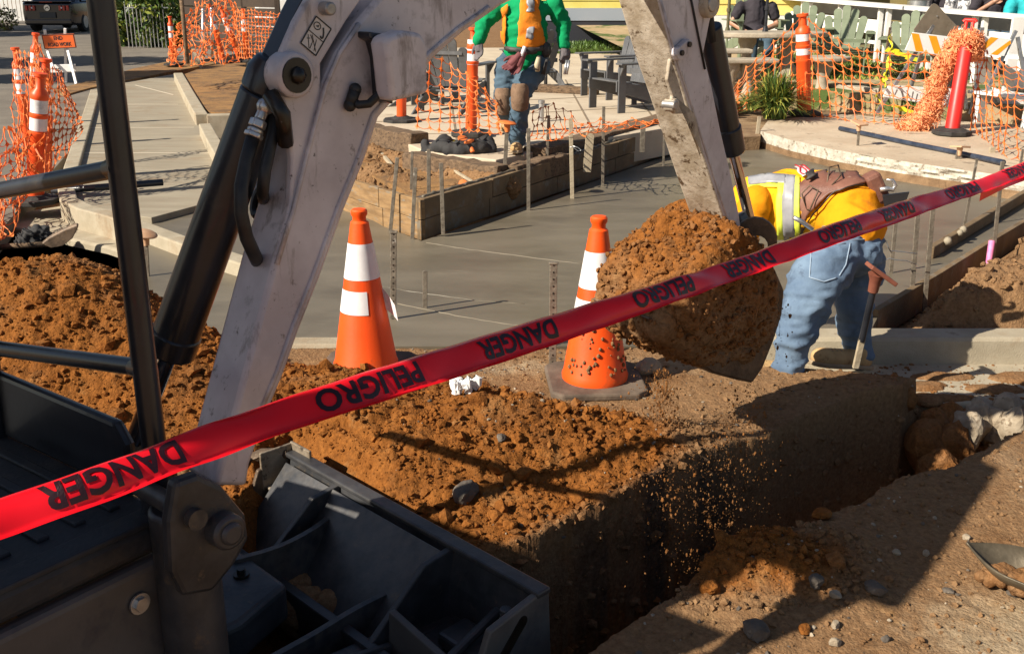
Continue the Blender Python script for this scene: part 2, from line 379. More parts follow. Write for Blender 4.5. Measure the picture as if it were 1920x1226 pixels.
    pale = np.clip(sst(.28, .0, np.abs(Y - 4.75)) * sst(-1.3, -.6, X) * sst(1.5, .9, X) * .42 + sst(3.1, 2.5, Y) * sst(.7, 1.5, X) * .55 * (d > .05) + sst(1.3, 2.0, X) * (Y < 4.4) * (d > .05) * .28, 0, 1)
    pale = pale * (1 - np.clip(oran, 0, 1))
    z = np.where((Y > 7.5) | (Y < 1.2) | (X < -5.5) | (X > 6.5), np.minimum(z, -.02), z)
    z = np.where((Y > 6.3) & (X < 3.5), np.minimum(z, -.16), z)
    return z, oran, dark, pale
def axis(a, b, st, lo, hi, g=1.16):
    v = list(np.arange(a, b, st)); s = st; p = a
    L_ = []
    while p > lo: s *= g; p -= s; L_.append(p)
    s = st; p = v[-1]; R_ = []
    while p < hi: s *= g; p += s; R_.append(p)
    return np.array(L_[::-1] + v + R_)
gx = axis(-3.3, 3.9, .0095, -160, 160); gy = axis(2.25, 5.6, .0095, -60, 260)
GX, GY = np.meshgrid(gx, gy); GZ, GO, GD, GPl = height(GX, GY)
nx, ny = len(gx), len(gy)
V = np.stack([GX.ravel(), GY.ravel(), GZ.ravel()], 1)
ii = (np.arange(ny - 1)[:, None] * nx + np.arange(nx - 1)[None, :]).ravel()
F = np.stack([ii, ii + 1, ii + nx + 1, ii + nx], 1)
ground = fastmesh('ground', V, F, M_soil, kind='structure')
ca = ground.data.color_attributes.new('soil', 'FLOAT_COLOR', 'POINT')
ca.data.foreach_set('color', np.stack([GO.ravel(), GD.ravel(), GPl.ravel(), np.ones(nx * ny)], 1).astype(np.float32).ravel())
def zat(x, y): return float(height(np.array([[x]]), np.array([[y]]))[0][0, 0])

def slab(name, poly, z, th, mat, bevel=.006):
    b = MB(); b.prism([(p[0], p[1], z - th) for p in poly], (0, 0, th)); return b.build(name, mat, bevel=bevel, kind='structure')
# wet slab: a fine sheet with slight trowel waves
slab('wet_concrete', SLAB, ZS, .16, M_wet, 0)
# rounded paste ridges where the two pours meet
def ridge(name, px, z, r, mat):
    b = MB(); pts = []
    for i in range(len(px) - 1):
        p, q = gp(*px[i], z), gp(*px[i + 1], z); n = max(2, int((q - p).length / .05))
        for k in range(n): pts.append(p.lerp(q, k / n) + Vector((random.uniform(-.006, .006), random.uniform(-.006, .006), 0)))
    b.tube(pts, [r * random.uniform(.5, 1.2) for _ in pts], 6); o = b.build(name, mat, kind='structure', smooth=True); return o
M_seam = pmat('seam_paste', (.165, .135, .095), (.21, .175, .125), 9, .6)
ridge('concrete_seam', [(800, 455), (880, 468), (960, 478), (1050, 490), (1110, 497)], ZS, .004, M_seam)
ridge('concrete_seam', [(745, 570), (800, 580), (870, 595), (940, 606), (1000, 613), (1060, 620)], ZS, .004, M_seam)
ridge('concrete_seam', [(660, 527), (760, 545), (880, 562), (1000, 572)], ZS - .001, .004, M_wet)
# kerb along the front (left piece, right piece with gutter pan)
def kerb(name, x0, x1, y, zt, zb, wd, mat=M_kerb):
    b = MB(); pr = [(y - wd * .62, zb), (y - wd * .5, zt - .02), (y - wd * .42, zt), (y + wd * .5, zt), (y + wd * .5, zb)]
    b.prism([(x0, q[0], q[1]) for q in pr], (x1 - x0, 0, 0)); return b.build(name, mat, bevel=.008, kind='structure')
kerb('kerb', -1.95, -.72, KY + .0, .012, -.2, .12)
kerb('kerb', 1.22, 4.2, KY + .16, .0, -.3, .17)
b = MB(); b.prism([(1.10, KY + .08, -.30), (4.2, KY + .08, -.30), (4.2, 4.62, -.30), (2.02, 4.66, -.30), (1.9, 4.8, -.30), (1.10, 4.86, -.30)], (0, 0, .155)); b.build('gutter', M_kerb, bevel=.012, kind='structure')
# left footpath, its kerbs, the low gutter block
ZP = .03
WALK = P2([(284, 408), (441, 366), (415, 300), (392, 262), (372, 225), (352, 180), (333, 138), (300, 144), (228, 157), (178, 172), (165, 230), (140, 290), (124, 345), (118, 376), (150, 384), (205, 398)], ZP)
slab('footpath', WALK, ZP, .25, M_conc)
b = MB()
for y0 in (0,):
    for (xa, ya), (xb, yb) in [((168, 196), (342, 196)), ((150, 240), (372, 239)), ((136, 287), (402, 287)), ((240, 160), (333, 178))]:
        b.bar(gp(xa + 14, ya, ZP + .001), gp(xb - 8, yb, ZP + .001), .018, .004)
b.build('footpath_joint', pmat('joint', (.60, .52, .40)), kind='structure')
def kerbline(name, px, z, wd, ht, mat=M_kerb):
    pts = [gp(x, y, z) for x, y in px]; b = MB()
    L_, R_ = [], []
    for i, p in enumerate(pts):
        d = (pts[min(i + 1, len(pts) - 1)] - pts[max(i - 1, 0)]).normalized(); n = Vector((-d.y, d.x, 0)); L_.append(p + n * wd / 2); R_.append(p - n * wd / 2)
    n = len(pts); vs = L_ + R_ + [p - Vector((0, 0, ht)) for p in L_] + [p - Vector((0, 0, ht)) for p in R_]; fs = []
    for i in range(n - 1):
        fs += [(i, i + 1, n + i + 1, n + i), (2 * n + i, 2 * n + i + 1, i + 1, i), (n + i, n + i + 1, 3 * n + i + 1, 3 * n + i)]
    fs += [(0, n, 3 * n, 2 * n), (n - 1, 2 * n - 1, 4 * n - 1, 3 * n - 1)]
    b.add(vs, fs); return b.build(name, mat, bevel=.012, kind='structure')
kerbline('kerb', [(178, 168), (166, 210), (150, 260), (134, 310), (124, 352), (128, 372), (160, 388), (215, 402), (285, 428), (345, 450), (441, 482), (500, 500)], ZP + .045, .14, .35)
kerbline('kerb', [(334, 137), (352, 170), (372, 205), (378, 214)], ZP + .14, .16, .4)
kerbline('kerb', [(388, 215), (430, 214), (480, 213)], ZP + .14, .16, .4)
kerbline('kerb', [(384, 232), (396, 255), (412, 282), (440, 330)], ZP + .13, .14, .4)
slab('planter_bed', P2([(342, 140), (384, 124), (420, 118), (600, 150), (600, 240), (392, 208), (372, 190)], ZP + .12), ZP + .11, .3, M_planter, 0)
slab('gutter', P2([(20, 425), (35, 398), (120, 385), (215, 410), (345, 460), (460, 500), (460, 540), (330, 505), (200, 462), (130, 447)], -.1), -.10, .2, M_kerb, .02)
slab('gutter', P2([(-200, 470), (-60, 430), (30, 425), (130, 450), (210, 470), (330, 510), (460, 545), (520, 600), (-200, 600)], -.16), -.16, .1, M_kerb, .02)
OLD = P2([(1425, 246), (1480, 262), (1560, 280), (1650, 296), (1730, 308), (1800, 318), (1940, 338), (2100, 360), (2100, 250), (1920, 235), (1700, 222), (1560, 214), (1440, 226)], .16)
def rough_slab(name, poly, z, th, mat, top):
    b = MB(); pts = []
    for i in range(len(poly)):
        a, c = Vector(poly[i] + (0,)), Vector(poly[(i + 1) % len(poly)] + (0,)); n = max(1, int((c - a).length / .022)) if i < 7 else 1
        for k in range(n): pts.append(a.lerp(c, k / n))
    rows = [(0, 0), (.006, -.015), (.002, -.04), (.01, -.065), (-.004, -.09), (.006, -.115), (.05, -.13), (.14, -th)]
    vs = []; ce = sum(pts, Vector()) / len(pts); n = len(pts)
    for j, (o, dz_) in enumerate(rows):
        for p in pts:
            d = Vector((-.25, -.97, 0)) * (1 if p.y < ce.y + .2 else 0); w_ = float(.11 * fbm(np.array([p.x * 4.0 + 50]), np.array([p.y * 4.0 + dz_ * 30]), 71, 4)[0]) * (1 if j else .3) + (random.uniform(-.004, .004) if j else 0); vs.append(p + d * (o + w_) + Vector((0, 0, z + dz_)))
    b.add(vs, [(j * n + i, j * n + (i + 1) % n, (j + 1) * n + (i + 1) % n, (j + 1) * n + i) for j in range(5) for i in range(n)])
    b.mi = 1; b.add(vs[:n], [tuple(range(n))]); b.mi = 2; b.add(vs, [(j * n + i, j * n + (i + 1) % n, (j + 1) * n + (i + 1) % n, (j + 1) * n + i) for j in range(5, len(rows) - 1) for i in range(n)])
    return b.build(name, [mat, top, pmat('edge_soil', (.15, .085, .04), (.27, .165, .085), 6, .95, 0, .9, 50)], kind='structure')
rough_slab('old_footpath', OLD, .16, .22, M_oldconc, pmat('old_paving', (.46, .35, .24), (.58, .47, .34), 2.5, .9, 0, .3, 60, c3=(.30, .22, .15), s3=5, t3=.56, w3=.1))
# road on the left, verge, patio, lawn
slab('road', [(-60, 3.2), (-3.7, 3.2), (-3.75, 7.2)] + P2([(150, 262), (205, 170), (330, 122), (480, 95), (640, 60), (700, 20)], -.02) + [(-3, 70), (-60, 70)], -.015, .2, M_asph, 0)
slab('verge', P2([(120, 180), (170, 166), (330, 134), (420, 118), (320, 116), (250, 130), (190, 148), (100, 170)], 0), .012, .1, M_planter, 0)
M_jt = pmat('paving_joint_fill', (.20, .15, .10), (.28, .21, .14), 5, .95)
ZT = .30                                    # patio level
slab('paved_patio', P2([(640, 215), (760, 268), (800, 285), (930, 300), (1060, 272), (1260, 238), (1290, 205), (1360, 190), (1300, 90), (600, 90)], ZT), ZT, .3, M_patio, .01)
b = MB()
for p_, q_ in (((650, 232), (1290, 196)), ((640, 205), (1320, 172)), ((700, 252), (1180, 250)), ((860, 288), (840, 150)), ((980, 292), (950, 150)), ((1120, 258), (1060, 150)), ((1240, 240), (1170, 150))):
    b = MB(); b.bar(gp(*p_, ZT + .001), gp(*q_, ZT + .001), .022, .006); b.build('paving_joint', M_jt, kind='structure')
slab('dirt_bed', P2([(640, 290), (700, 330), (790, 372), (960, 318), (1240, 238), (1060, 262), (930, 292), (800, 280), (700, 250), (600, 240)], .16), .16, .3, M_planter, 0)
slab('lawn', P2([(1000, 92), (1260, 92), (1300, 96), (1300, 20), (1000, 20)], ZT + .1), ZT + .11, .2, M_lawn, 0)
b = MB(); UT = [(1290, 150, .42), (1560, 172, .38), (1750, 190, .36), (1990, 205, .34)]
fr = [gp(*q) for q in UT]; bk0 = [Vector((fr[0].x - 1.5, 28, .95)), Vector((7, 28, .95)), Vector((12, 28, .95)), Vector((18, 28, .95))]
b.add(fr + bk0 + [p - ZZ for p in fr], [(0, 1, 5, 4), (1, 2, 6, 5), (2, 3, 7, 6), (8, 9, 1, 0), (9, 10, 2, 1), (10, 11, 3, 2)]); b.build('upper_terrace', pmat('terrace_sand', (.34, .24, .13), (.46, .34, .20), 3, .95, 0, .5, 40, c3=(.07, .11, .02), s3=1.1, t3=.50, w3=.08), kind='structure')
slab('sand_path', P2([(1000, 175), (1330, 200), (1400, 186), (1330, 90), (1260, 96), (1000, 96)], ZT), ZT - .005, .3, pmat('sand', (.42, .30, .17), (.54, .39, .23), 2, .95, 0, .5, 40), 0)
slab('soil_bed', P2([(1290, 262), (1425, 256), (1440, 226), (1560, 216), (1700, 224), (1920, 240), (2100, 255), (2100, 190), (1960, 195), (1700, 172), (1500, 158), (1300, 140), (1260, 200)], .13), .13, .3, pmat('bed_soil', (.17, .10, .05), (.30, .19, .10), 5, .95, 0, .9, 40, c3=(.40, .28, .16), s3=3, t3=.55, w3=.12), 0)
# ================================================================== EXCAVATOR
M_white = pmat('worn_white_paint', (.50, .45, .475), (.70, .65, .675), 4, .42, 0, .06, 30, c3=(.10, .075, .06), s3=19, t3=.635, w3=.10)
M_dirtywhite = pmat('dirty_white_paint', (.34, .27, .19), (.58, .50, .40), 14, .7, 0, .25, 60, c3=(.10, .06, .03), s3=20, t3=.56, w3=.08)
M_blackp = pmat('black_paint', (.014, .015, .019), (.030, .032, .040), 5, .33, 0, .04, 60, c3=(.10, .08, .06), s3=34, t3=.70, w3=.06, coat=.15)
M_darkst = pmat('dark_steel', (.030, .032, .037), (.075, .075, .080), 7, .42, .3, .12, 50, c3=(.13, .10, .075), s3=16, t3=.60, w3=.12)
M_greyp = pmat('grey_body_panel', (.085, .075, .068), (.13, .115, .105), 3, .5, 0, .06, 90, c3=(.045, .042, .05), s3=5, t3=.55, w3=.18)
M_mat = pmat('floor_mat', (.018, .020, .024), (.04, .043, .05), 6, .6, 0, .2, 60)
M_grease = pmat('grease', (.006, .005, .004), (.02, .015, .01), 20, .35)
M_chrome = pmat('chrome_rod', (.75, .70, .66), None, rough=.12, metal=1)
M_rubber = pmat('rubber_hose', (.010, .010, .011), (.028, .028, .03), 20, .55)
M_zinc = pmat('zinc_fitting', (.45, .45, .46), (.62, .62, .62), 20, .35, .8)
M_rust = pmat('worn_steel', (.075, .052, .036), (.17, .115, .075), 12, .55, .4, .3, 60, c3=(.24, .14, .07), s3=18, t3=.58, w3=.1)
M_pinm = pmat('pin_steel', (.30, .28, .26), (.48, .45, .42), 20, .45, .7)
add_layer(M_white, (.10, .085, .08), 4.5, .585, .12, .75); add_layer(M_white, (.20, .165, .15), 16, .56, .09, .65, (1, 1, .22)); add_layer(M_white, (.04, .03, .028), 34, .66, .04, .9); add_layer(M_darkst, (.14, .10, .065), 3.2, .58, .18, .45); add_layer(M_greyp, (.16, .125, .09), 4, .56, .2, .4); add_layer(M_blackp, (.06, .05, .045), 9, .6, .1, .5)
add_layer(M_mat, (.10, .075, .05), 4, .56, .16, .5)
for m_ in (M_darkst, M_greyp): add_edge(m_, (.20, .165, .13), .55, .64, .4)
add_edge(M_white, (.22, .17, .13), .53, .62, .5)
ex = thing('mini_excavator', 'white mini excavator with black cab frame, dozer blade down and raised bucket full of soil', 'excavator', (-1.2, 2.0, -.1))
Q = Vector((-.65, 2.25, .53)); U = Vector((.663, .749, 0)).normalized(); NB = Vector((-U.y, U.x, 0)); ZU = Vector((0, 0, 1))
def bp_(x, y, off=0.0): return plp(x, y, Q + NB * off, NB)
def plate(b, px, off, th): b.prism([bp_(x, y, off) for x, y in px], NB * th)
TB = .13                                     # boom width
# boom: near side traced in its own plane, swept by the boom's width
inner = [(464, 912), (470, 870), (505, 770), (534, 701), (563, 618), (602, 520), (646, 398), (686, 300), (712, 222), (740, 190), (780, 150), (820, 105), (870, 62), (930, 20), (1000, -30), (1080, -85), (1190, -150), (1290, -165)]
outer = [(1345, -205), (1340, -265), (1270, -290), (1150, -250), (1030, -190), (900, -140), (800, -85), (720, -15), (668, 45), (632, 100), (606, 160), (588, 225), (568, 300), (544, 398), (514, 496), (475, 642), (441, 770), (420, 850), (404, 912)]
b = MB(); plate(b, inner + outer, -TB / 2, TB); boom = b.build('boom', M_white, ex, bevel=.012, smooth=35)
# weld strip along the inner edge
b = MB(); b.tube([bp_(x - 14, y - 6, -TB / 2 - .001) for x, y in inner[2:14]], .006, 6); b.build('weld_bead', M_white, boom, smooth=True)
b = MB(); b.tube([bp_(x + 5, y, -TB / 2 - .001) for x, y in outer[8:15]], .006, 6); b.build('weld_bead', M_white, boom, smooth=True)
# lug plates that carry the cylinder on the boom's back
lug = [(586, 330), (604, 220), (602, 120), (650, 40), (720, -60), (640, -80), (590, -20), (556, 40), (532, 95), (522, 150), (538, 215), (548, 300), (545, 380), (520, 470)]
for k, o_ in enumerate((-TB / 2 + .006, TB / 2 - .030)):
    b = MB(); plate(b, lug, o_, .024); lg = b.build('cylinder_lug', M_white if k == 0 else M_blackp, boom, bevel=.006, smooth=35)
    b = MB(); c = bp_(558, 142, o_ - .03); b.tube([c, c + NB * .06], .050, 20); b.build('boss', M_white, lg, bevel=.008, smooth=40)
    b = MB(); c = bp_(558, 142, o_ - .034); b.tube([c, c + NB * .03], .038, 18); b.ball(c, (.02, .02, .02), 8); b.build('pin', M_grease, lg, smooth=50)
    if k == 0:
        b = MB(); c = bp_(622, 17, o_ - .03); b.tube([c, c + NB * .04], .015, 12); b.build('bolt', M_pinm, lg, bevel=.004, smooth=40)
# bridge plate between the lugs (dark far lug shows behind)
b = MB(); b.prism([bp_(x, y, -TB / 2 + .03) for x, y in [(560, 20), (520, 110), (512, 150), (530, 190), (600, 60), (640, -40), (600, -60)]], NB * (TB - .06)); b.build('bridge_plate', M_blackp, boom, bevel=.01)
# lifting decal: a white label, black frame, a hook and a small diagram
def lug_uv(u, v, d=0.0): 
    a = Vector((593, 31)); e1 = Vector((28, 24)); e2 = Vector((-29, 50))      # corners in photo pixels on the lug face
    p = a + e1 * u + e2 * v; return bp_(p.x, p.y, -TB / 2 + .006 - .0015 - d)
M_ink = pmat('black_ink', (.012, .012, .014), rough=.5); M_lab = pmat('label_white', (.62, .58, .57), rough=.4)
b = MB()
def stroke(b, pts, wdt, f):
    for p, q in zip(pts[:-1], pts[1:]):
        A, B_ = f(*p, .0008), f(*q, .0008)
        if (B_ - A).length > 1e-5: b.bar(A, B_, wdt, .0006, up=NB)
b.prism([lug_uv(u, v) for u, v in ((0, 0), (1, 0), (1, 1), (0, 1))], NB * .001); dc = b.build('lifting_decal', M_lab, boom)
b = MB(); stroke(b, [(0, 0), (1, 0), (1, 1), (0, 1), (0, 0)], .003, lug_uv); stroke(b, [(0, .5), (1, .5)], .002, lug_uv)
stroke(b, [(.30 + .2 * math.cos(t * .5236), .22 + .11 * math.sin(t * .5236)) for t in range(13)], .002, lug_uv)
stroke(b, [(.25, .25), (.36, .19)], .002, lug_uv); stroke(b, [(.36, .17), (.36, .25)], .002, lug_uv)
stroke(b, [(.62, .14), (.72, .22), (.80, .30), (.86, .40), (.78, .45), (.70, .40)], .004, lug_uv)
for q in ([(.1, .62), (.5, .95)], [(.22, .58), (.5, .70), (.55, .95)], [(.3, .55), (.9, .9)], [(.62, .58), (.8, .92)], [(.15, .75), (.3, .68)]): stroke(b, q, .0015, lug_uv)
b.build('decal_print', M_ink, dc)
# work light on the boom's side: bracket, housing, hood
wl = MB(); 
hp = [(724, 84), (728, 70), (760, 58), (790, 62), (800, 78), (804, 100), (804, 176), (736, 192), (728, 110)]
wl.prism([bp_(x, y, -TB / 2 - .10) for x, y in hp], NB * .06); lightp = wl.build('work_light', M_white, boom, bevel=.012, smooth=40, seg=3)
b = MB(); b.prism([bp_(x, y, -TB / 2 - .045) for x, y in [(694, 60), (722, 64), (730, 90), (738, 196), (722, 190), (716, 110), (708, 80), (694, 72)]], NB * .045); b.build('bracket', M_blackp, lightp, bevel=.004)
b = MB(); c = bp_(712, 112, -TB / 2 - .03); b.box(c, (.028, .03, .05)); c = bp_(714, 130, -TB / 2 - .04); b.ball(c, .016, 8); b.build('lamp_connector', M_blackp, lightp, bevel=.006)
b = MB(); pts = [bp_(*q) for q in [(714, 136, -TB / 2 - .04), (716, 158, -TB / 2 - .045), (708, 180, -TB / 2 - .045), (692, 195, -TB / 2 - .04), (672, 197, -TB / 2 - .03), (660, 188, -TB / 2 + .0)]]; b.tube(pts, .010, 8); b.build('cable', M_rubber, lightp, smooth=True)
b = MB(); b.tube([bp_(656, 198, -TB / 2 - .012), bp_(666, 168, -TB / 2 - .012)], .014, 10); b.ball(bp_(656, 198, -TB / 2 - .012), .015); b.ball(bp_(666, 168, -TB / 2 - .012), .015); b.build('grommet', M_rubber, boom, smooth=True)
# hose ports on the boom's back
backN = (bp_(475, 642) - bp_(544, 398)).normalized()
def back_pt(x, y, lift=.0):                  # point on the boom's back face below pixel (x,y)
    e = (bp_(475, 642) - bp_(544, 398)); nrm = e.cross(NB).normalized()
    p = plp(x, y, bp_(514, 496), nrm); d = nrm if nrm.x < 0 else -nrm
    return p + d * lift
for (x, y) in ((490, 378), (487, 498)):
    b = MB(); e = backN; c = back_pt(x, y, .002); t = [c + e * (.035 * math.cos(a)) + NB * (.022 * math.sin(a)) for a in np.linspace(0, 2 * math.pi, 15)[:-1]]
    b.tube(t + [t[0]], .011, 8); b.add(t, [tuple(range(14))]); b.build('hose_port', M_rubber, boom, smooth=40)
# boom cylinder behind the boom: dark barrel on top, chrome rod below
# barrel ends found on the boom's middle plane
A = bp_(508, 135, 0.0); Bc = yp(318, 660, 2.42); Cc = yp(262, 790, 2.50)
b = MB(); d = (Bc - A).normalized(); b.tube([A - d * .03, A, A + d * .05], [.040, .053, .053], 20); b.tube([A + d * .05, Bc - d * .05], [.052, .058], 24); b.tube([Bc - d * .06, Bc], [.062, .062], 24); cyl = b.build('boom_cylinder', M_blackp, ex, bevel=.006, smooth=40)
b = MB(); b.tube([Bc - d * .02, Cc + d * .14], .024, 16); b.build('rod', M_chrome, cyl, smooth=40)
b = MB(); b.tube([Cc + d * .10 - NB * .05, Cc + d * .10 + NB * .05], .05, 16); b.build('rod_eye', M_darkst, cyl, smooth=40, bevel=.004)
# hydraulic fitting and hoses running beside the barrel
b = MB(); p0 = bp_(497, 200, -TB / 2 + .03); p1 = bp_(486, 225, -TB / 2 + .03); p2 = bp_(474, 258, -TB / 2 + .03)
b.ball(p0, .020, 10); b.tube([p0, p1], .013, 8); b.tube([p1, p1.lerp(p2, .45)], .020, 6); b.tube([p1.lerp(p2, .5), p1.lerp(p2, .75)], .018, 12); b.tube([p1.lerp(p2, .72), p2], .022, 6)
b.build('hose_fitting', M_zinc, cyl, smooth=40, bevel=.003)
b = MB(); b.tube([p2, bp_(462, 300, -TB / 2 + .03), bp_(452, 350, -TB / 2 + .0), bp_(452, 400, -TB / 2 - .01), bp_(462, 445, -TB / 2), bp_(478, 480, -TB / 2 + .03), back_pt(487, 500, .0)], .0155, 12); b.build('hydraulic_hose', M_rubber, cyl, smooth=True)
b = MB(); b.tube([bp_(520, 195, -.03), bp_(512, 250, -.03), bp_(497, 320, -.06), bp_(492, 360, -.06), back_pt(490, 380, -.01)], .014, 10); b.build('hydraulic_hose', M_rubber, cyl, smooth=True)
b = MB(); b.tube([bp_(505, 175, -.06), bp_(530, 215, -.09), bp_(536, 270, -.06)], .018, 8); b.build('manifold', M_grease, cyl, smooth=True)

# stick: back (machine side) face dirty, right face white; bucket cylinder in front
SK = .0
def sp_(x, y, off=0.0): return plp(x, y, Q + NB * off, NB)
TS = .15
near_edge_l = [(1216, -225), (1225, -60), (1232, 0), (1262, 110), (1285, 180), (1310, 260), (1338, 350), (1358, 410), (1372, 436)]
near_edge_r = [(1390, 426), (1386, 400), (1372, 330), (1352, 245), (1335, 160), (1320, 100), (1332, 40), (1345, 0), (1352, -70), (1362, -225)]
b = MB(); plate(b, near_edge_l + near_edge_r, -TS / 2, TS); stick = b.build('stick', [M_white, M_dirtywhite], ex, bevel=.008, smooth=35)
uv = (sp_(1310, 260) - sp_(1262, 110)).normalized(); bn = uv.cross(NB).normalized(); bn = bn if bn.x < 0 else -bn
for pl in stick.data.polygons:
    if pl.normal.dot(bn) > .8: pl.material_index = 1
# raised seam on the white side, bolted clamp, bosses for the linkage
b = MB(); b.tube([sp_(x + 6, y, -TS / 2 - .001) for x, y in near_edge_l[2:]], .005, 6); b.build('weld_bead', M_white, stick, smooth=True)
b = MB(); b.tube([sp_(x, y, -TS / 2 - .004) for x, y in [(1290, -30), (1304, 40), (1322, 130)]], .004, 6); b.build('grease_line', M_rubber, stick, smooth=True)
b = MB(); b.prism([sp_(x, y, -TS / 2 - .022) for x, y in [(1268, 104), (1270, 92), (1292, 73), (1300, 78), (1300, 88), (1282, 112), (1274, 114)]], NB * .022); cl = b.build('hose_clamp', M_white, stick, bevel=.004)
b = MB()
for x, y in ((1281, 100), (1295, 84)): c = sp_(x, y, -TS / 2 - .03); b = MB(); b.tube([c, c + NB * .01], .009, 8); b.build('bolt', M_grease, cl, smooth=40)
for o_, px in ((-TS / 2 - .012, [(1252, 150), (1262, 180), (1258, 208), (1266, 214), (1300, 214), (1306, 235), (1316, 282), (1290, 215), (1272, 150), (1258, 110)]), (TS / 2, [(1252, 150), (1262, 180), (1258, 208), (1266, 214), (1300, 214), (1306, 235), (1290, 215), (1272, 150), (1258, 110)])):
    b = MB(); b.prism([sp_(x, y, o_) for x, y in px], NB * .014); e_ = b.build('linkage_ear', M_dirtywhite, stick, bevel=.004)
    c = sp_(1268, 198, o_ - .012); b = MB(); b.tube([c, c + NB * .04], .022, 18); b.build('boss', M_dirtywhite, e_, bevel=.004, smooth=40)
    b = MB(); c = sp_(1268, 198, o_ - .018); b.tube([c, c + NB * .05], .015, 12); b.build('pin', M_pinm, e_, bevel=.003, smooth=40)
b = MB(); c = sp_(1338, 8, -TS / 2 - .03); b.tube([c, c + NB * (TS + .06)], .045, 22); pv = b.build('pivot_boss', M_dirtywhite, stick, bevel=.008, smooth=40)
b = MB(); c = sp_(1338, 8, -TS / 2 - .036); b.tube([c, c + NB * .03], .026, 18); b.build('pin', M_pinm, pv, bevel=.004, smooth=40)
c1 = sp_(1330, 50, 0); c2 = sp_(1374, 285, 0); c3 = sp_(1408, 420, 0); d = (c2 - c1).normalized()
b = MB(); b.tube([c1, c2 - d * .1], .043, 22); b.tube([c2 - d * .11, c2], .048, 22); bcy = b.build('bucket_cylinder', M_blackp, ex, bevel=.006, smooth=40)
b = MB(); b.tube([c2 - d * .02, c3], .021, 16); b.build('rod', M_chrome, bcy, smooth=40)
b = MB(); b.tube([sp_(1352, -70, -.04), sp_(1330, 30, -.02), sp_(1335, 80, -.03)], .016, 8); b.build('hydraulic_hose', M_rubber, bcy, smooth=True)

# bucket: rounded shell, side cheeks, bent ears; tilted back and brim full
BW = .36                                     # bucket width
BC = sp_(1390, 436); NK = Vector((-.6, .8, 0))                # the bucket's own side normal
def bk(x, y, off=0): return plp(x, y, BC - NK * (BW / 2), NK) + NK * (BW / 2 + off)      # pixel on the near cheek, then moved across
side = [(1395, 448), (1420, 470), (1455, 510), (1470, 545), (1466, 590), (1450, 640), (1430, 690), (1412, 716), (1385, 710), (1340, 698), (1290, 668), (1248, 625), (1256, 598), (1300, 540), (1350, 480)]
b = MB(); b.prism([bk(x, y, -BW / 2) for x, y in side], NK * .016); bucket = b.build('bucket', M_rust, ex, bevel=.004)
b = MB(); b.prism([bk(x, y, BW / 2 - .016) for x, y in side], NK * .016); b.build('cheek_plate', M_rust, bucket, bevel=.004)
shell = side[:12]; n = len(shell); vs = [bk(x, y, -BW / 2 + .01) for x, y in shell] + [bk(x, y, BW / 2 - .01) for x, y in shell]
b = MB(); b.add(vs, [(i, i + 1, n + i + 1, n + i) for i in range(n - 1)]); b.build('shell', M_rust, bucket, solid=.014)
for k in range(4):
    o_ = -BW / 2 + .05 + k * (BW - .1) / 3; p = bk(1250, 622, o_); q = bk(1228, 600, o_); b = MB(); b.bar(p, q, .05, .03, up=(0, 0, 1), a2=.04, b2=.008); b.build('tooth', M_rust, bucket, bevel=.003)
# quick hitch ear, a C shaped plate facing the camera side
NV = Vector((BC.x, BC.y, 0)).normalized()
def ek(x, y, off=0): return plp(x, y, BC + NV * off, NV)
ring = []
for a in range(-30, 211, 20): ring.append((1416 + 42 * math.cos(R(a)), 452 - 44 * math.sin(R(a))))
for a in range(205, -26, -23): ring.append((1419 + 21 * math.cos(R(a)), 462 - 20 * math.sin(R(a))))
for o_ in (-.10, .07):
    b = MB(); b.prism([ek(x, y, o_) for x, y in ring], NV * .028); b.build('hitch_ear', M_rust, bucket, bevel=.004)
b = MB(); c = ek(1385, 440, -.10); b.tube([c, c + NV * .20], .03, 16); b.build('pin', M_darkst, bucket, smooth=40)
b = MB(); b.bar(ek(1372, 405, 0), ek(1400, 470, 0), .10, .07, up=U); b.build('tip_link', M_darkst, bucket, bevel=.01)
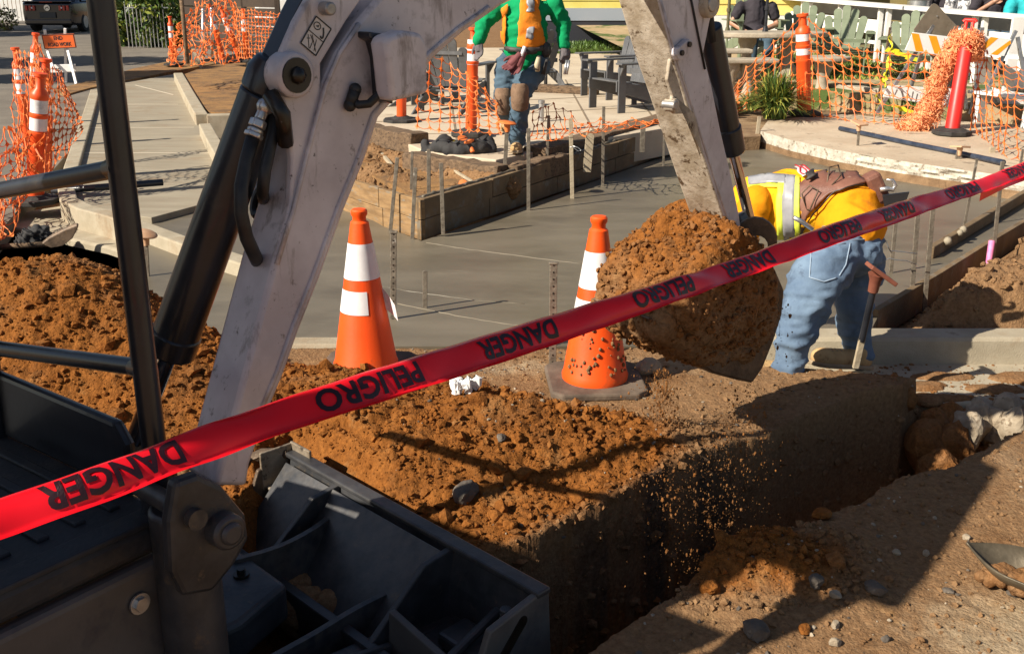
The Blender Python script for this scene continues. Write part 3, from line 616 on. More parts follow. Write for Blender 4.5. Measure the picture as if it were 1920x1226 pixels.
# heap of soil in the bucket (its own lumpy mass)
def soil_attr(o, fo, fd=None):
    me = o.data; nv = len(me.vertices); co = np.empty(nv * 3, np.float32); me.vertices.foreach_get('co', co); co = co.reshape(-1, 3)
    a = me.color_attributes.new('soil', 'FLOAT_COLOR', 'POINT'); arr = np.zeros((nv, 4), np.float32); arr[:, 3] = 1; arr[:, 0] = fo(co) if callable(fo) else fo
    a.data.foreach_set('color', arr.ravel())
heap_px = [(1244, 615), (1240, 560), (1262, 505), (1300, 458), (1340, 430), (1372, 428), (1396, 450), (1420, 470), (1442, 510), (1450, 560), (1438, 620), (1400, 668), (1340, 682), (1285, 655)]
def inset(px, k, c=(1345, 560)): return [(c[0] + (x - c[0]) * k, c[1] + (y - c[1]) * k) for x, y in px]
def remeshed(b, vox, amp, seed=0, smooth_it=8):
    o = b.build('tmp', M_soil); md = o.modifiers.new('r', 'REMESH'); md.mode = 'VOXEL'; md.voxel_size = vox
    ms = o.modifiers.new('s', 'SMOOTH'); ms.iterations = smooth_it; ms.factor = .6
    dg = bpy.context.evaluated_depsgraph_get(); me = bpy.data.meshes.new_from_object(o.evaluated_get(dg)); old = o.data; bpy.data.objects.remove(o); bpy.data.meshes.remove(old)
    n = len(me.vertices); co = np.empty(n * 3, np.float32); me.vertices.foreach_get('co', co); co = co.reshape(-1, 3); no = np.empty(n * 3, np.float32); me.vertices.foreach_get('normal', no); no = no.reshape(-1, 3)
    # lumps in three crossing planes
    wts = np.abs(no) ** 2; d = 0
    for sc_, am, sd__ in ((9, 1.0, 1), (20, .75, 2), (44, .4, 3)):
        l = wts[:, 0] * clumps(co[:, 1] * sc_, co[:, 2] * sc_, seed + sd__) + wts[:, 1] * clumps(co[:, 0] * sc_, co[:, 2] * sc_, seed + sd__ + 20) + wts[:, 2] * clumps(co[:, 0] * sc_, co[:, 1] * sc_, seed + sd__ + 40); d = d + l * am
    co2 = co + no * (d * amp)[:, None]; me.vertices.foreach_set('co', co2.ravel()); me.polygons.foreach_set('use_smooth', [True] * len(me.polygons)); me.update()
    return me
b = MB(); b.prism([bk(x, y, -BW / 2 + .012) for x, y in [(1242, 622), (1250, 600), (1308, 530), (1342, 470), (1370, 436), (1404, 452), (1436, 505), (1448, 560), (1436, 620), (1402, 664), (1340, 680), (1285, 655)]], NK * (BW - .024)); b.prism([bk(x, y, -BW / 2 - .018) for x, y in inset(heap_px, .62, (1318, 560))], NK * (BW + .03))
for (x, y, o_, r_) in ((1352, 462, .04, .075), (1378, 450, .08, .07), (1336, 486, .10, .065), (1325, 510, -.06, .055), (1368, 455, -.06, .055), (1300, 545, .06, .045)): b.ball(bk(x, y, o_), r_, 10, jit=.15)
hm = remeshed(b, .0075, .030, 50, 3); hm.name = 'soil_heap'; heap = bpy.data.objects.new('soil_heap', hm); COL.objects.link(heap); hm.materials.clear(); hm.materials.append(M_soil); soil_attr(heap, lambda co: np.clip(.30 + 1.1 * (co[:, 2] - .62), .22, .6))
tag(heap, 'heaped brown orange soil spilling over the raised excavator bucket', 'soil')

# swing post, boom foot pin
b = MB(); plate(b, [(330, 905), (372, 890), (418, 912), (462, 965), (468, 1010), (440, 1060), (400, 1110), (345, 1120), (322, 1075), (318, 980)], -.11, .04); sw = b.build('swing_post', M_darkst, ex, bevel=.012)
b = MB(); plate(b, [(330, 905), (372, 890), (418, 912), (462, 965), (468, 1010), (440, 1060), (400, 1110), (345, 1120), (322, 1075), (318, 980)], .08, .04); b.build('side_plate', M_darkst, sw, bevel=.012)
b = MB(); c = bp_(434, 1000, -.15); b.tube([c, c + NB * .30], .042, 22); b.tube([c - NB * .010, c + NB * .01], .027, 18); b.build('pin', M_darkst, sw, bevel=.008, smooth=40)
b = MB(); c = bp_(372, 975, -.13); b.tube([c, c + NB * .26], .024, 14); b.build('pin', M_darkst, sw, smooth=40)
b = MB(); c = bp_(352, 1060, .02); b.tube([c - ZU * .30, c + ZU * .16], .075, 18); b.build('swing_bracket', M_darkst, sw, bevel=.01, smooth=40)

# house: cab floor, body panel, front panel, posts, guard rails, roof
FH = Vector((.6, .8, 0)); LH = Vector((-.8, .6, 0)); P0 = Vector((-.83, 2.2, 0))
def hp_(f, l, z): return P0 + FH * f + LH * l + ZU * z
b = MB(); b.prism([hp_(.02, -.03, .53), hp_(.02, 1.25, .53), hp_(-1.9, 1.25, .53), hp_(-1.9, -.03, .53)], ZU * .07); house = b.build('cab_floor', M_mat, ex, bevel=.015)
b = MB()
for k in range(5): b.bar(hp_(-.06 - .09 * k, .10, .603), hp_(-.06 - .09 * k, .62, .603), .03, .012)
b.bar(hp_(.0, -.0, .607), hp_(-.9, -.0, .607), .07, .015)
b.build('tread_strip', M_mat, house, bevel=.004)
b = MB(); b.prism([hp_(.035, -.04, .515), hp_(-1.9, -.04, .515), hp_(-1.9, -.04, -.06), hp_(.035, -.04, -.06)], LH * .05); pan = b.build('body_panel', M_greyp, ex, bevel=.02, seg=3)
b = MB(); c = hp_(-.115, -.045, .43); b.tube([c, c - LH * .014], .018, 6); b.tube([c, c - LH * .005], .026, 16); b.build('bolt', M_zinc, pan, smooth=40)
b = MB(); b.prism([hp_(.035, .02, .515), hp_(.035, 1.22, .515), hp_(.035, 1.22, -.06), hp_(.035, .02, -.06)], FH * -.05); b.build('front_body_panel', M_blackp, ex, bevel=.01)
b = MB(); b.prism([hp_(-1.3, 0.0, .60), hp_(-1.3, 1.2, .60), hp_(-1.9, 1.2, .60), hp_(-1.9, 0, .60)], ZU * .62); b.build('engine_cover', M_white, ex, bevel=.05, seg=4)
b = MB(); b.prism([hp_(.03, .12, .60), hp_(.03, 1.22, .60), hp_(.03, 1.22, .79), hp_(.03, .16, .79), hp_(.03, .12, .74)], FH * -.03); b.build('front_panel', M_blackp, ex, bevel=.012)
b = MB(); b.prism([hp_(-.45, .35, .60), hp_(-.45, .95, .60), hp_(-.9, .95, .60), hp_(-.9, .35, .60)], ZU * .32); st_ = b.build('seat', M_mat, ex, bevel=.04)
b = MB(); b.prism([hp_(-.75, .38, .9), hp_(-.75, .92, .9), hp_(-.86, .92, 1.5), hp_(-.86, .38, 1.5)], FH * -.1); b.build('seat_back', M_mat, st_, bevel=.04)
b = MB(); p = hp_(.0, .0, .58); q = hp_(.0, .0, 2.22); b.tube([p, q], .028, 20); post = b.build('cab_post', M_blackp, ex, smooth=40)
b = MB(); b.tube([hp_(0, .0, .60), hp_(0, .0, .75)], .045, 12); b.build('post_socket', M_blackp, post, smooth=40, bevel=.006)
for zz in ((1.42, 1.28), (.966, .87)):
    b = MB(); b.tube([hp_(0, .0, zz[0]), hp_(0, .665, zz[1]), hp_(0, 1.2, zz[1] - .05)], .021, 14); b.tube([hp_(0, 0, zz[0]), hp_(0, .045, zz[0] - .008)], [.03, .021], 14); b.build('guard_rail', M_blackp, ex, smooth=40)
b = MB(); b.tube([hp_(0, .74, .58), hp_(0, .70, 2.22)], .028, 14); b.build('cab_post', M_blackp, ex, smooth=40)
for l_ in (.0, .70):
    b = MB(); b.tube([hp_(-1.2 if l_ < .1 else -1.02, l_, 1.2 if l_ < .1 else .58), hp_(-1.02, l_, 2.22)], .035, 14); b.build('cab_post', M_blackp, ex, smooth=40)
b = MB(); b.prism([hp_(-.03, -.05, 2.2), hp_(-.03, .72, 2.2), hp_(-1.2, .72, 2.2), hp_(-1.2, -.05, 2.2)], ZU * .06); b.build('cab_shade_roof', M_white, ex, bevel=.02)  # out of view; outline sized for the shadow it throws
b = MB(); b.prism([hp_(-1.0, .02, .60), hp_(-1.0, 1.17, .60), hp_(-1.0, 1.17, 1.74), hp_(-1.0, .72, 1.74), hp_(-1.0, .72, 2.2), hp_(-1.0, .22, 2.2), hp_(-1.0, .22, 1.74), hp_(-1.0, .02, 1.74)], FH * -.03); b.build('rear_shade_panel', M_blackp, ex, bevel=.01)  # added out of view; stepped outline shades the boom, lets sun reach the soil
# undercarriage track, mostly hidden
for l_ in (-.05, .95):
    b = MB(); out = []
    for a in range(0, 360, 15):
        ca_, sa_ = math.cos(R(a)), math.sin(R(a)); out.append(hp_(-.95 + (.75 if ca_ > 0 else -.75) + .20 * ca_, l_, -.10 + .20 * sa_))
    b.prism(out, LH * .28); b.build('track', M_mat, ex, bevel=.01)

# dozer blade: seen from behind and above
FB = Vector((.72, .69, 0)).normalized(); LB = Vector((FB.y, -FB.x, 0))           # LB runs along the blade towards the camera
ZBt = .10
b0 = gp(545, 852, ZBt); b1 = gp(1012, 1113, ZBt); b0 = b0; LB = (b1 - b0).normalized(); FB = Vector((-LB.y, LB.x, 0)); FB = FB if FB.x > 0 else -FB
BL = (b1 - b0).length
def catm2(P, t):
    i = min(int(t), len(P) - 2); f = t - i; p0 = P[max(i - 1, 0)]; p1 = P[i]; p2 = P[i + 1]; p3 = P[min(i + 2, len(P) - 1)]
    return .5 * ((2 * p1) + (p2 - p0) * f + (2 * p0 - 5 * p1 + 4 * p2 - p3) * f * f + (3 * p1 - p0 - 3 * p2 + p3) * f ** 3)
M_worn = pmat('scraped_steel', (.20, .15, .10), (.36, .30, .23), 14, .6, .3, .3, 60, c3=(.06, .045, .035), s3=16, t3=.56, w3=.08)
def dz(l, f, z): return b0 + LB * l + FB * f + ZU * (z - ZBt)
prof = [(0, ZBt), (.03, ZBt), (.0, -.02), (-.01, -.15), (.015, -.27), (.07, -.36), (.055, -.37), (-.01, -.28), (-.035, -.15), (-.025, -.02)]
b = MB(); b.prism([dz(0, f, z) for f, z in prof], LB * BL); blade = b.build('dozer_blade', M_darkst, ex, bevel=.004)
b = MB(); b.bar(dz(-.01, .01, ZBt + .002), dz(BL + .01, .01, ZBt + .002), .055, .02); b.build('top_rail', M_darkst, blade, bevel=.006)
# sloping back plate, lower channel and webs
b = MB(); b.prism([dz(.02, -.035, ZBt - .01), dz(.02, -.30, -.20), dz(.02, -.285, -.22), dz(.02, -.035, ZBt - .04)], LB * (BL - .40)); b.build('back_plate', M_darkst, blade, bevel=.004)
b = MB(); b.bar(dz(.05, -.34, -.17), dz(BL - .02, -.34, -.17), .035, .15); b.bar(dz(.05, -.30, -.24), dz(BL - .02, -.30, -.24), .11, .02); b.build('lower_channel', M_darkst, blade, bevel=.006)
for l_ in (.30, BL - .40):
    b = MB(); b.prism([dz(l_, -.0, ZBt - .005), dz(l_, -.12, ZBt - .02), dz(l_, -.34, -.10), dz(l_, -.34, -.22), dz(l_, -.0, -.22)], LB * .024); b.build('web', M_darkst, blade, bevel=.004)
for nm, px, z0, hh in (('rear_rim', [(436, 1048), (520, 1024), (590, 988), (640, 946), (668, 905)], .02, .20), ('front_skirt', [(505, 1232), (590, 1185), (665, 1140), (728, 1108)], -.06, .26)):
    pts = [gp(x, y, z0) for x, y in px]; pts = [catm2(pts, i * (len(pts) - 1) / 12) for i in range(13)]; vs = []
    for p in pts: vs += [p, p - ZU * hh]
    b = MB(); b.add(vs, [(2 * i, 2 * i + 2, 2 * i + 3, 2 * i + 1) for i in range(12)]); b.build(nm, M_darkst, blade, solid=.022)
c0 = gp(566, 872, .06); Mr = Matrix((LB, FB, ZU)).transposed()
b = MB(); b.box(c0 + ZU * .0, (.13, .012, .16), Mr); b.box(c0 - FB * .07 - LB * .06, (.012, .14, .15), Mr); b.box(c0 - FB * .06 - ZU * .07, (.13, .13, .012), Mr); b.build('wing_box', M_worn, blade, bevel=.004)
# near end: extension box with slotted end plate
b = MB(); b.prism([dz(BL - .02, .035, ZBt + .012), dz(BL - .02, -.20, ZBt - .03), dz(BL - .02, -.30, -.16), dz(BL - .02, -.30, -.34), dz(BL - .02, .06, -.36)], LB * .025); ep = b.build('end_plate', M_greyp, blade, bevel=.006)
b = MB(); s0, s1 = dz(BL + .006, -.075, ZBt - .055), dz(BL + .006, -.20, -.08)
b.bar(s0, s1, .002, .036, up=FB); 
for s_ in (s0, s1): b.tube([s_ - LB * .001, s_ + LB * .001], .018, 14)
b.build('slot', M_grease, ep)
b = MB(); b.prism([dz(BL - .36, -.28, .0), dz(BL - .0, -.28, -.06), dz(BL - .0, -.30, -.34), dz(BL - .36, -.30, -.34)], FB * .025); b.build('box_side', M_greyp, blade, bevel=.005)
b = MB(); b.prism([dz(BL - .34, -.02, -.14), dz(BL - .03, -.02, -.14), dz(BL - .03, -.26, -.16), dz(BL - .34, -.26, -.16)], ZU * .02); b.build('box_floor', M_darkst, blade, bevel=.003)
b = MB(); b.prism([dz(BL - .26, -.06, -.12), dz(BL - .08, -.06, -.12), dz(BL - .08, -.18, -.12), dz(BL - .26, -.18, -.12)], ZU * .05); b.bar(dz(BL - .16, -.0, -.02), dz(BL - .12, -.25, -.06), .03, .03); b.build('slide_block', M_darkst, blade, bevel=.012)
b = MB(); b.tube([dz(BL - .06, -.08, -.12), dz(BL - .06, -.08, .06)], .018, 12); b.build('locking_pin', M_darkst, blade, bevel=.003, smooth=40)
# far end bracket, open and rusty
b = MB()
b.prism([dz(-.02, .03, ZBt + .01), dz(-.02, -.13, ZBt - .03), dz(-.02, -.20, -.10), dz(-.02, -.16, -.24), dz(-.02, .02, -.30)], LB * -.018); fe = b.build('end_plate', M_rust, blade, bevel=.005)
b = MB(); b.tube([dz(-.02, .0, ZBt), dz(-.10, -.06, ZBt - .01), dz(-.17, -.13, ZBt - .06), dz(-.19, -.20, -.02)], .022, 8); b.tube([dz(-.19, -.20, -.02), dz(-.17, -.25, -.14), dz(-.02, -.28, -.18)], .025, 8); b.build('folding_wing', M_rust, fe, smooth=40)
b = MB(); b.prism([dz(-.02, .01, ZBt - .02), dz(-.14, .01, ZBt - .05), dz(-.15, .02, -.22), dz(-.02, .02, -.26)], FB * -.02); b.build('wing_plate', M_rust, fe, bevel=.004)
b = MB(); b.ball(dz(-.13, -.16, ZBt - .01), .028, 10); b.build('pin', M_pinm, fe, smooth=True)
b = MB(); rs_ = random.Random(9)
for k in range(70): b.ball(gp(rs_.uniform(540, 700), rs_.uniform(1078, 1150), -.20), rs_.uniform(.02, .055), 8, jit=.2)
sm_ = remeshed(b, .010, .03, 95, 2); sm_.name = 'loose_soil'; sm_.materials.clear(); sm_.materials.append(M_soil); so_ = bpy.data.objects.new('loose_soil', sm_); COL.objects.link(so_); so_['kind'] = 'stuff'; soil_attr(so_, .15)
# push arms from the undercarriage
for l_ in (.30, .92):
    b = MB(); p = dz(l_, -.02, -.2); q = dz(l_, -.95, -.12); b.bar(p, q, .10, .12); a_ = b.build('push_arm', M_darkst, ex, bevel=.01)
    b = MB(); b.bar(dz(l_ + .05, -.3, -.13), dz(l_ + .05, -.62, -.06), .02, .07); b.build('gusset', M_darkst, a_, bevel=.004)
b = MB(); b.prism([dz(.12, -.42, -.12), dz(.62, -.42, -.12), dz(.68, -.62, -.14), dz(.68, -1.0, -.14), dz(.12, -1.0, -.12)], ZU * .13); cv = b.build('swivel_cover', M_darkst, ex, bevel=.02, seg=3)
b = MB()
for l_, f_ in ((.24, -.5), (.48, -.5)): b = MB(); c = dz(l_, f_, .0); b.tube([c, c + ZU * .035], .014, 6); b.tube([c, c + ZU * .018], .026, 12); b.build('bolt', M_grease, cv, smooth=40)
# ================================================================== DANGER TAPE
M_tape = pmat('red_tape', (.92, .006, .016), (.95, .012, .024), 5, .22, 0, .0)
bt = M_tape.node_tree.nodes['Principled BSDF']
trn = M_tape.node_tree.nodes.new('ShaderNodeBsdfTranslucent'); trn.inputs[0].default_value = (1, .03, .05, 1)
mxs = M_tape.node_tree.nodes.new('ShaderNodeMixShader'); mxs.inputs[0].default_value = .22
outn = M_tape.node_tree.nodes['Material Output']
M_tape.node_tree.links.new(bt.outputs[0], mxs.inputs[1]); M_tape.node_tree.links.new(trn.outputs[0], mxs.inputs[2]); M_tape.node_tree.links.new(mxs.outputs[0], outn.inputs[0])
M_print = pmat('tape_print', (.020, .003, .006), rough=.4)
D0 = 1.84
# lower and upper edge of the tape in photo pixels with camera depth growing to the right
CEN = [(-260, 1062, .885), (0, 973, .95), (205, 900, 1.0), (480, 797, 1.11), (690, 728, 1.193), (968, 640, 1.386), (1235, 553, 1.579), (1402, 497, 1.772), (1568, 437, 1.965), (1675, 401, 2.158), (1760, 372, 2.33), (1850, 345, 2.53), (1920, 318, 2.69), (2150, 235, 3.3)]
def cam_pt(x, y, dep):
    d = ray(x, y); fw = Vector((0, cp, -sp)); return CAM + d * (dep / d.dot(fw))
cent = [cam_pt(x, y, D0 * k) for x, y, k in CEN]
# arc length table and Catmull sampling
def catm(P, t):
    i = min(int(t), len(P) - 2); f = t - i; p0 = P[max(i - 1, 0)]; p1 = P[i]; p2 = P[i + 1]; p3 = P[min(i + 2, len(P) - 1)]
    return .5 * ((2 * p1) + (p2 - p0) * f + (2 * p0 - 5 * p1 + 4 * p2 - p3) * f * f + (3 * p1 - p0 - 3 * p2 + p3) * f ** 3)
NS = 600
samp = [catm(cent, i * (len(cent) - 1) / NS) for i in range(NS + 1)]
arc = [0.0]
for i in range(NS): arc.append(arc[-1] + (samp[i + 1] - samp[i]).length)
arc = np.array(arc); SA = np.array([list(p) for p in samp]); TL = arc[-1]
WT = .083
def tape_frame(s):
    p = Vector([float(np.interp(s, arc, SA[:, k])) for k in range(3)]); q = Vector([float(np.interp(min(s + .02, TL), arc, SA[:, k])) for k in range(3)]); q0 = Vector([float(np.interp(max(s - .02, 0), arc, SA[:, k])) for k in range(3)])
    t = (q - q0).normalized(); n = t.cross(ZU).normalized()     # facing the camera
    if n.dot(CAM - p) < 0: n = -n
    f = s / TL
    tilt = .72 + .10 * math.sin(s * 3.1 + .4) + .25 * max(0, (f - .62)) * 2
    up = n.cross(t); up = up if up.z > 0 else -up
    up2 = (up * math.cos(tilt) - n * math.sin(tilt) * 1).normalized(); n2 = (n * math.cos(tilt) + up * math.sin(tilt)).normalized()
    return p, t, up2, n2
def tape_pt(s, v, lift=0.0):                  # v -1..1 across
    p, t, up, n = tape_frame(s)
    bow = .019 * (1 - v * v) * (.6 + .4 * math.sin(s * 4.3)); wav = .004 * math.sin(s * 21 + v * 2) * (.5 + .5 * math.sin(s * 3.7)) + .003 * v * math.sin(s * 33 + 1)
    e_ = max(0, abs(v) - .66) / .34; edge = .020 * e_ * e_ * (1 if v < 0 else -1)
    return p + up * (v * WT / 2) + n * (bow + wav + edge + lift)
tp = thing('barrier_tape', 'red danger tape with black print stretched across the front of the site', 'tape', tuple(tape_pt(TL * .35, 0)))
nv_ = 21; b = MB(); rows = 420; vs = []
for i in range(rows + 1):
    for j in range(nv_): vs.append(tape_pt(TL * i / rows, -1 + 2 * j / (nv_ - 1)))
b.add(vs, [(i * nv_ + j, i * nv_ + j + 1, (i + 1) * nv_ + j + 1, (i + 1) * nv_ + j) for i in range(rows) for j in range(nv_ - 1)])
b.build('ribbon', M_tape, tp, smooth=True)
# second strand that doubles the tape at the right and a torn knot
b = MB(); vs = []; s0 = TL * .66
for i in range(121):
    s = s0 + (TL - s0) * i / 120; tw = .9 * math.sin((i - 30) / 20.0)
    for j in range(7):
        v = -1 + 2 * j / 6; p, t, up, n = tape_frame(s); q = p + up * (-.030 + .018 * math.sin(i / 14.0) + v * WT / 2 * math.cos(tw) * .8) - n * (.02 + v * .03 * math.sin(tw)); vs.append(q)
b.add(vs, [(i * 7 + j, i * 7 + j + 1, (i + 1) * 7 + j + 1, (i + 1) * 7 + j) for i in range(120) for j in range(6)]); b.build('second_strand', M_tape, tp, smooth=True)
# printing: upside down, alternating words
def text_mesh(word, size=1.0, bold=.0, res=3):
    cu = bpy.data.curves.new('t', 'FONT'); cu.body = word; cu.size = size; cu.offset = bold; cu.resolution_u = res; cu.align_x = 'CENTER'; cu.align_y = 'CENTER'; cu.fill_mode = 'FRONT'
    o = bpy.data.objects.new('t', cu); COL.objects.link(o); dg = bpy.context.evaluated_depsgraph_get(); me = bpy.data.meshes.new_from_object(o.evaluated_get(dg))
    bm = bmesh.new(); bm.from_mesh(me); bpy.data.objects.remove(o); bpy.data.meshes.remove(me)
    xs = [v.co.x for v in bm.verts]; ys = [v.co.y for v in bm.verts]
    return bm, (min(xs), max(xs), min(ys), max(ys))
def s_at_px(x):
    best, bs = 1e9, 0
    for i in range(NS + 1):
        p = samp[i]; q = p - CAM; dpt = q.y * cp - q.z * sp
        xx = 960 + FPX * q.x / dpt
        if abs(xx - x) < best: best, bs = abs(xx - x), arc[i]
    return bs
def print_word(word, xa, xb):
    sa, sb = s_at_px(xa), s_at_px(xb)
    bm, (x0, x1, y0, y1) = text_mesh(word, 1, .032)
    bmesh.ops.triangulate(bm, faces=bm.faces)
    for it in range(3):
        es = [e for e in bm.edges if e.calc_length() > .18]
        if es: bmesh.ops.subdivide_edges(bm, edges=es, cuts=1); bmesh.ops.triangulate(bm, faces=bm.faces)
    b = MB(); vs = []
    for v in bm.verts:
        u = (v.co.x - x0) / (x1 - x0); h = (v.co.y - y0) / (y1 - y0)
        vs.append(tape_pt(sb + (sa - sb) * u, (.5 - h) * 1.25 + .02, .0022))
    b.add(vs, [tuple(x.index for x in f.verts) for f in bm.faces]); bm.free()
    b.build('printed_word', M_print, tp, smooth=False)
for wd_, xa, xb in (('DANGER', 80, 335), ('PELIGRO', 590, 785), ('DANGER', 898, 1036), ('PELIGRO', 1180, 1294), ('DANGER', 1358, 1446), ('PELIGRO', 1532, 1604), ('DANGER', 1646, 1706), ('PELIGRO', 1774, 1830), ('DANGER', 1880, 1925)):
    print_word(wd_, xa, xb)

# ================================================================== TRAFFIC CONES
M_orange = pmat('cone_orange', (.90, .078, .003), (.95, .10, .005), 3, .5, 0, .05, 60, c3=(.50, .075, .015), s3=9, t3=.64, w3=.12)
M_refl = pmat('reflective_white', (.78, .74, .74), (.85, .82, .82), 20, .35, 0, .05, 200, c3=(.50, .45, .42), s3=14, t3=.64, w3=.1)
add_layer(M_orange, (.30, .13, .05), 5, .58, .14, .55); add_layer(M_orange, (.12, .05, .02), 40, .66, .05, .7); add_layer(M_refl, (.30, .24, .18), 7, .58, .14, .5)
M_base = pmat('cone_base', (.085, .06, .043), (.17, .125, .09), 8, .85, 0, .2, 50)
def make_cone(label, loc, peeled=False, spatter=False, rz=0.2, hgt=.80, lean=(0, 0)):
    t = thing('traffic_cone', label, 'traffic cone', loc, 'traffic cones by the trench'); Rz = Matrix.Rotation(rz, 3, 'Z')
    k = hgt / .78; L_ = Vector(loc)
    b = MB(); o = .215 * k; out = []
    for a in range(8):
        pass
    c_ = .05
    out = [(-o + c_, -o), (o - c_, -o), (o, -o + c_), (o, o - c_), (o - c_, o), (-o + c_, o), (-o, o - c_), (-o, -o + c_)]
    b.prism([L_ + Rz @ Vector((x, y, 0)) for x, y in out], ZU * .035 * k); b.build('rubber_base', M_base, t, bevel=.01)
    prof = [(.148, .030), (.150, .055), (.143, .07), (.043, .70), (.041, .715), (.030, .725), (.030, .74), (.037, .752), (.037, .768), (.030, .775), (.020, .776)]
    b = MB(); b.lathe([(r * k, z * k) for r, z in prof], L_, 40); bd = b.build('cone_body', M_orange, t, smooth=35)
    def rr(z): return .143 + (.043 - .143) * (z - .07) / (.70 - .07)
    for i, (z0, z1) in enumerate(((.465, .625), (.31, .415))):
        if peeled and i == 1:
            b = MB(); seg = 26; vs = []
            for z in np.linspace(z0, z1, 5):
                for q in range(seg + 1): a = R(150 + 140 * q / seg); vs.append(L_ + Vector(((rr(z) + .002) * math.cos(a), (rr(z) + .002) * math.sin(a), z)) * k)
            b.add(vs, [(i_ * (seg + 1) + j, i_ * (seg + 1) + j + 1, (i_ + 1) * (seg + 1) + j + 1, (i_ + 1) * (seg + 1) + j) for i_ in range(4) for j in range(seg)]); b.build('reflective_collar', M_refl, bd, smooth=True)
            b = MB(); vs = []
            for q in range(6):
                f = q / 5
                for z in (z0 - .02 * f, z1 - .05 * f): vs.append(L_ + Vector((rr(z) * math.cos(R(0)) + .055 * f, -.01 - .05 * f * f, z - .02 * f)) * k)
            b.add(vs, [(2 * q, 2 * q + 2, 2 * q + 3, 2 * q + 1) for q in range(5)]); pf = b.build('loose_collar_flap', M_refl, bd, smooth=True); pf['label'] = 'peeled end of the lower reflective collar'
        else:
            b = MB(); b.lathe([((rr(z) + .002) * k, z * k) for z in np.linspace(z0, z1, 4)], L_, 40, caps=False); b.build('reflective_collar', M_refl, bd, smooth=True)
    if spatter:
        b = MB(); rs = random.Random(3)
        for q in range(70):
            z = .09 + .33 * rs.random() ** 1.5; a = R(-150 + 150 * rs.random()); r_ = (rr(z) + .002) * k; p = L_ + Vector((r_ * math.cos(a), r_ * math.sin(a), z * k)); s_ = rs.uniform(.003, .010)
            b.ball(p, (s_, s_, s_ * 1.3), 6)
        b.build('mud_spatter', M_soil, bd, smooth=True, kind='stuff')
    return t
c1p = gp(687, 690, .03); c2p = gp(1115, 712, .02)
make_cone('orange cone with its lower white collar half peeled off, beside the excavator boom', (c1p.x, c1p.y, c1p.z - .02), peeled=True, rz=-.1)
make_cone('orange cone spattered with mud, standing behind the excavator bucket', (c2p.x, c2p.y, c2p.z - .02), spatter=True, rz=.06, hgt=.805)
# ================================================================== FORMWORK, STAKES, TIMBER, POSTS, NETS
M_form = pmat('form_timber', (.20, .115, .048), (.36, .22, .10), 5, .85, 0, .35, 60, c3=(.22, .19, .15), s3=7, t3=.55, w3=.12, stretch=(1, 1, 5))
M_formd = pmat('dark_form_timber', (.13, .085, .045), (.22, .145, .075), 5, .85, 0, .4, 50, c3=(.20, .17, .13), s3=6, t3=.55, w3=.1)  # darker form timber; the right arm's shade is put into the colour
M_tie = pmat('weathered_tie', (.10, .062, .036), (.24, .155, .09), 7, .95, 0, .8, 45, c3=(.045, .03, .02), s3=9, t3=.55, w3=.1, stretch=(1, 5, 5))
M_stake = pmat('stake_steel', (.13, .105, .08), (.26, .22, .17), 30, .6, .3, .2, 90, c3=(.40, .36, .30), s3=18, t3=.6, w3=.08)
M_stakew = pmat('stake_wood', (.34, .27, .18), (.48, .40, .28), 20, .85, 0, .3, 60)
M_cap = pmat('cap_orange', (.75, .16, .03), (.85, .24, .06), 8, .5)
M_capdust = pmat('cap_dusty', (.55, .30, .16), (.66, .40, .24), 12, .8)
def vtop(xb, yb, zb, yt, xt=None):
    p = gp(xb, yb, zb); q = yp(xb if xt is None else xt, yt, p.y); return p, q
fw = thing('formwork', 'L shaped timber formwork of two board courses around the wet slab corner', 'formwork', tuple(gp(790, 452, ZS)))
Cn = gp(790, 452, ZS - .03); Ee = gp(1262, 288, ZS - .03); Ww = gp(560, 372, ZS - .03)
HT = vtop(790, 452, ZS, 381)[1].z - ZS
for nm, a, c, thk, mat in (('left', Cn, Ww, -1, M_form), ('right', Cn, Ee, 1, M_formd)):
    d = (c - a).normalized(); nrm = Vector((-d.y, d.x, 0)) * (1 if nm == 'right' else -1); ln = (c - a).length
    hcut = (HT + .03) * .5
    cuts = [0, .55, ln] if nm == 'left' else [0, .95, 2.1, 3.3, ln]
    for r_ in (0, 1):
        for i in range(len(cuts) - 1):
            s0, s1 = cuts[i] + (.05 if r_ else 0), (cuts[i + 1] + (.05 if r_ else 0)) if i < len(cuts) - 2 else ln
            if i == 0: s0 = .0
            p = a + d * (s0 + .004) + nrm * .02 + ZU * (hcut * (r_ + .5)); q = a + d * (s1 - .004) + nrm * .02 + ZU * (hcut * (r_ + .5) + random.uniform(-.008, .008))
            b = MB(); b.bar(p, q, .040 + .004 * r_, hcut - .006); b.build('board', mat, fw, bevel=.004)
b = MB()
dL = (Ww - Cn).normalized(); dR = (Ee - Cn).normalized()
in_ = lambda t, k: Cn + dR * t + Vector((-dR.y, dR.x, 0)) * k
b.prism([in_(.05, .045), in_((Ee - Cn).length, .045), in_((Ee - Cn).length, .20), in_(.14, .20)], (0, 0, HT - .005)); b.build('kerb_pour', M_wet, None, bevel=.006, kind='structure')
b = MB(); pts = [in_(t, .052 + random.uniform(-.012, .012)) + ZU * (HT + .028 + random.uniform(-.006, .008)) for t in np.arange(.1, (Ee - Cn).length, .04)]; b.tube(pts, [random.uniform(.006, .018) for _ in pts], 6); b.build('paste_edge', M_wet, None, smooth=True, kind='structure')
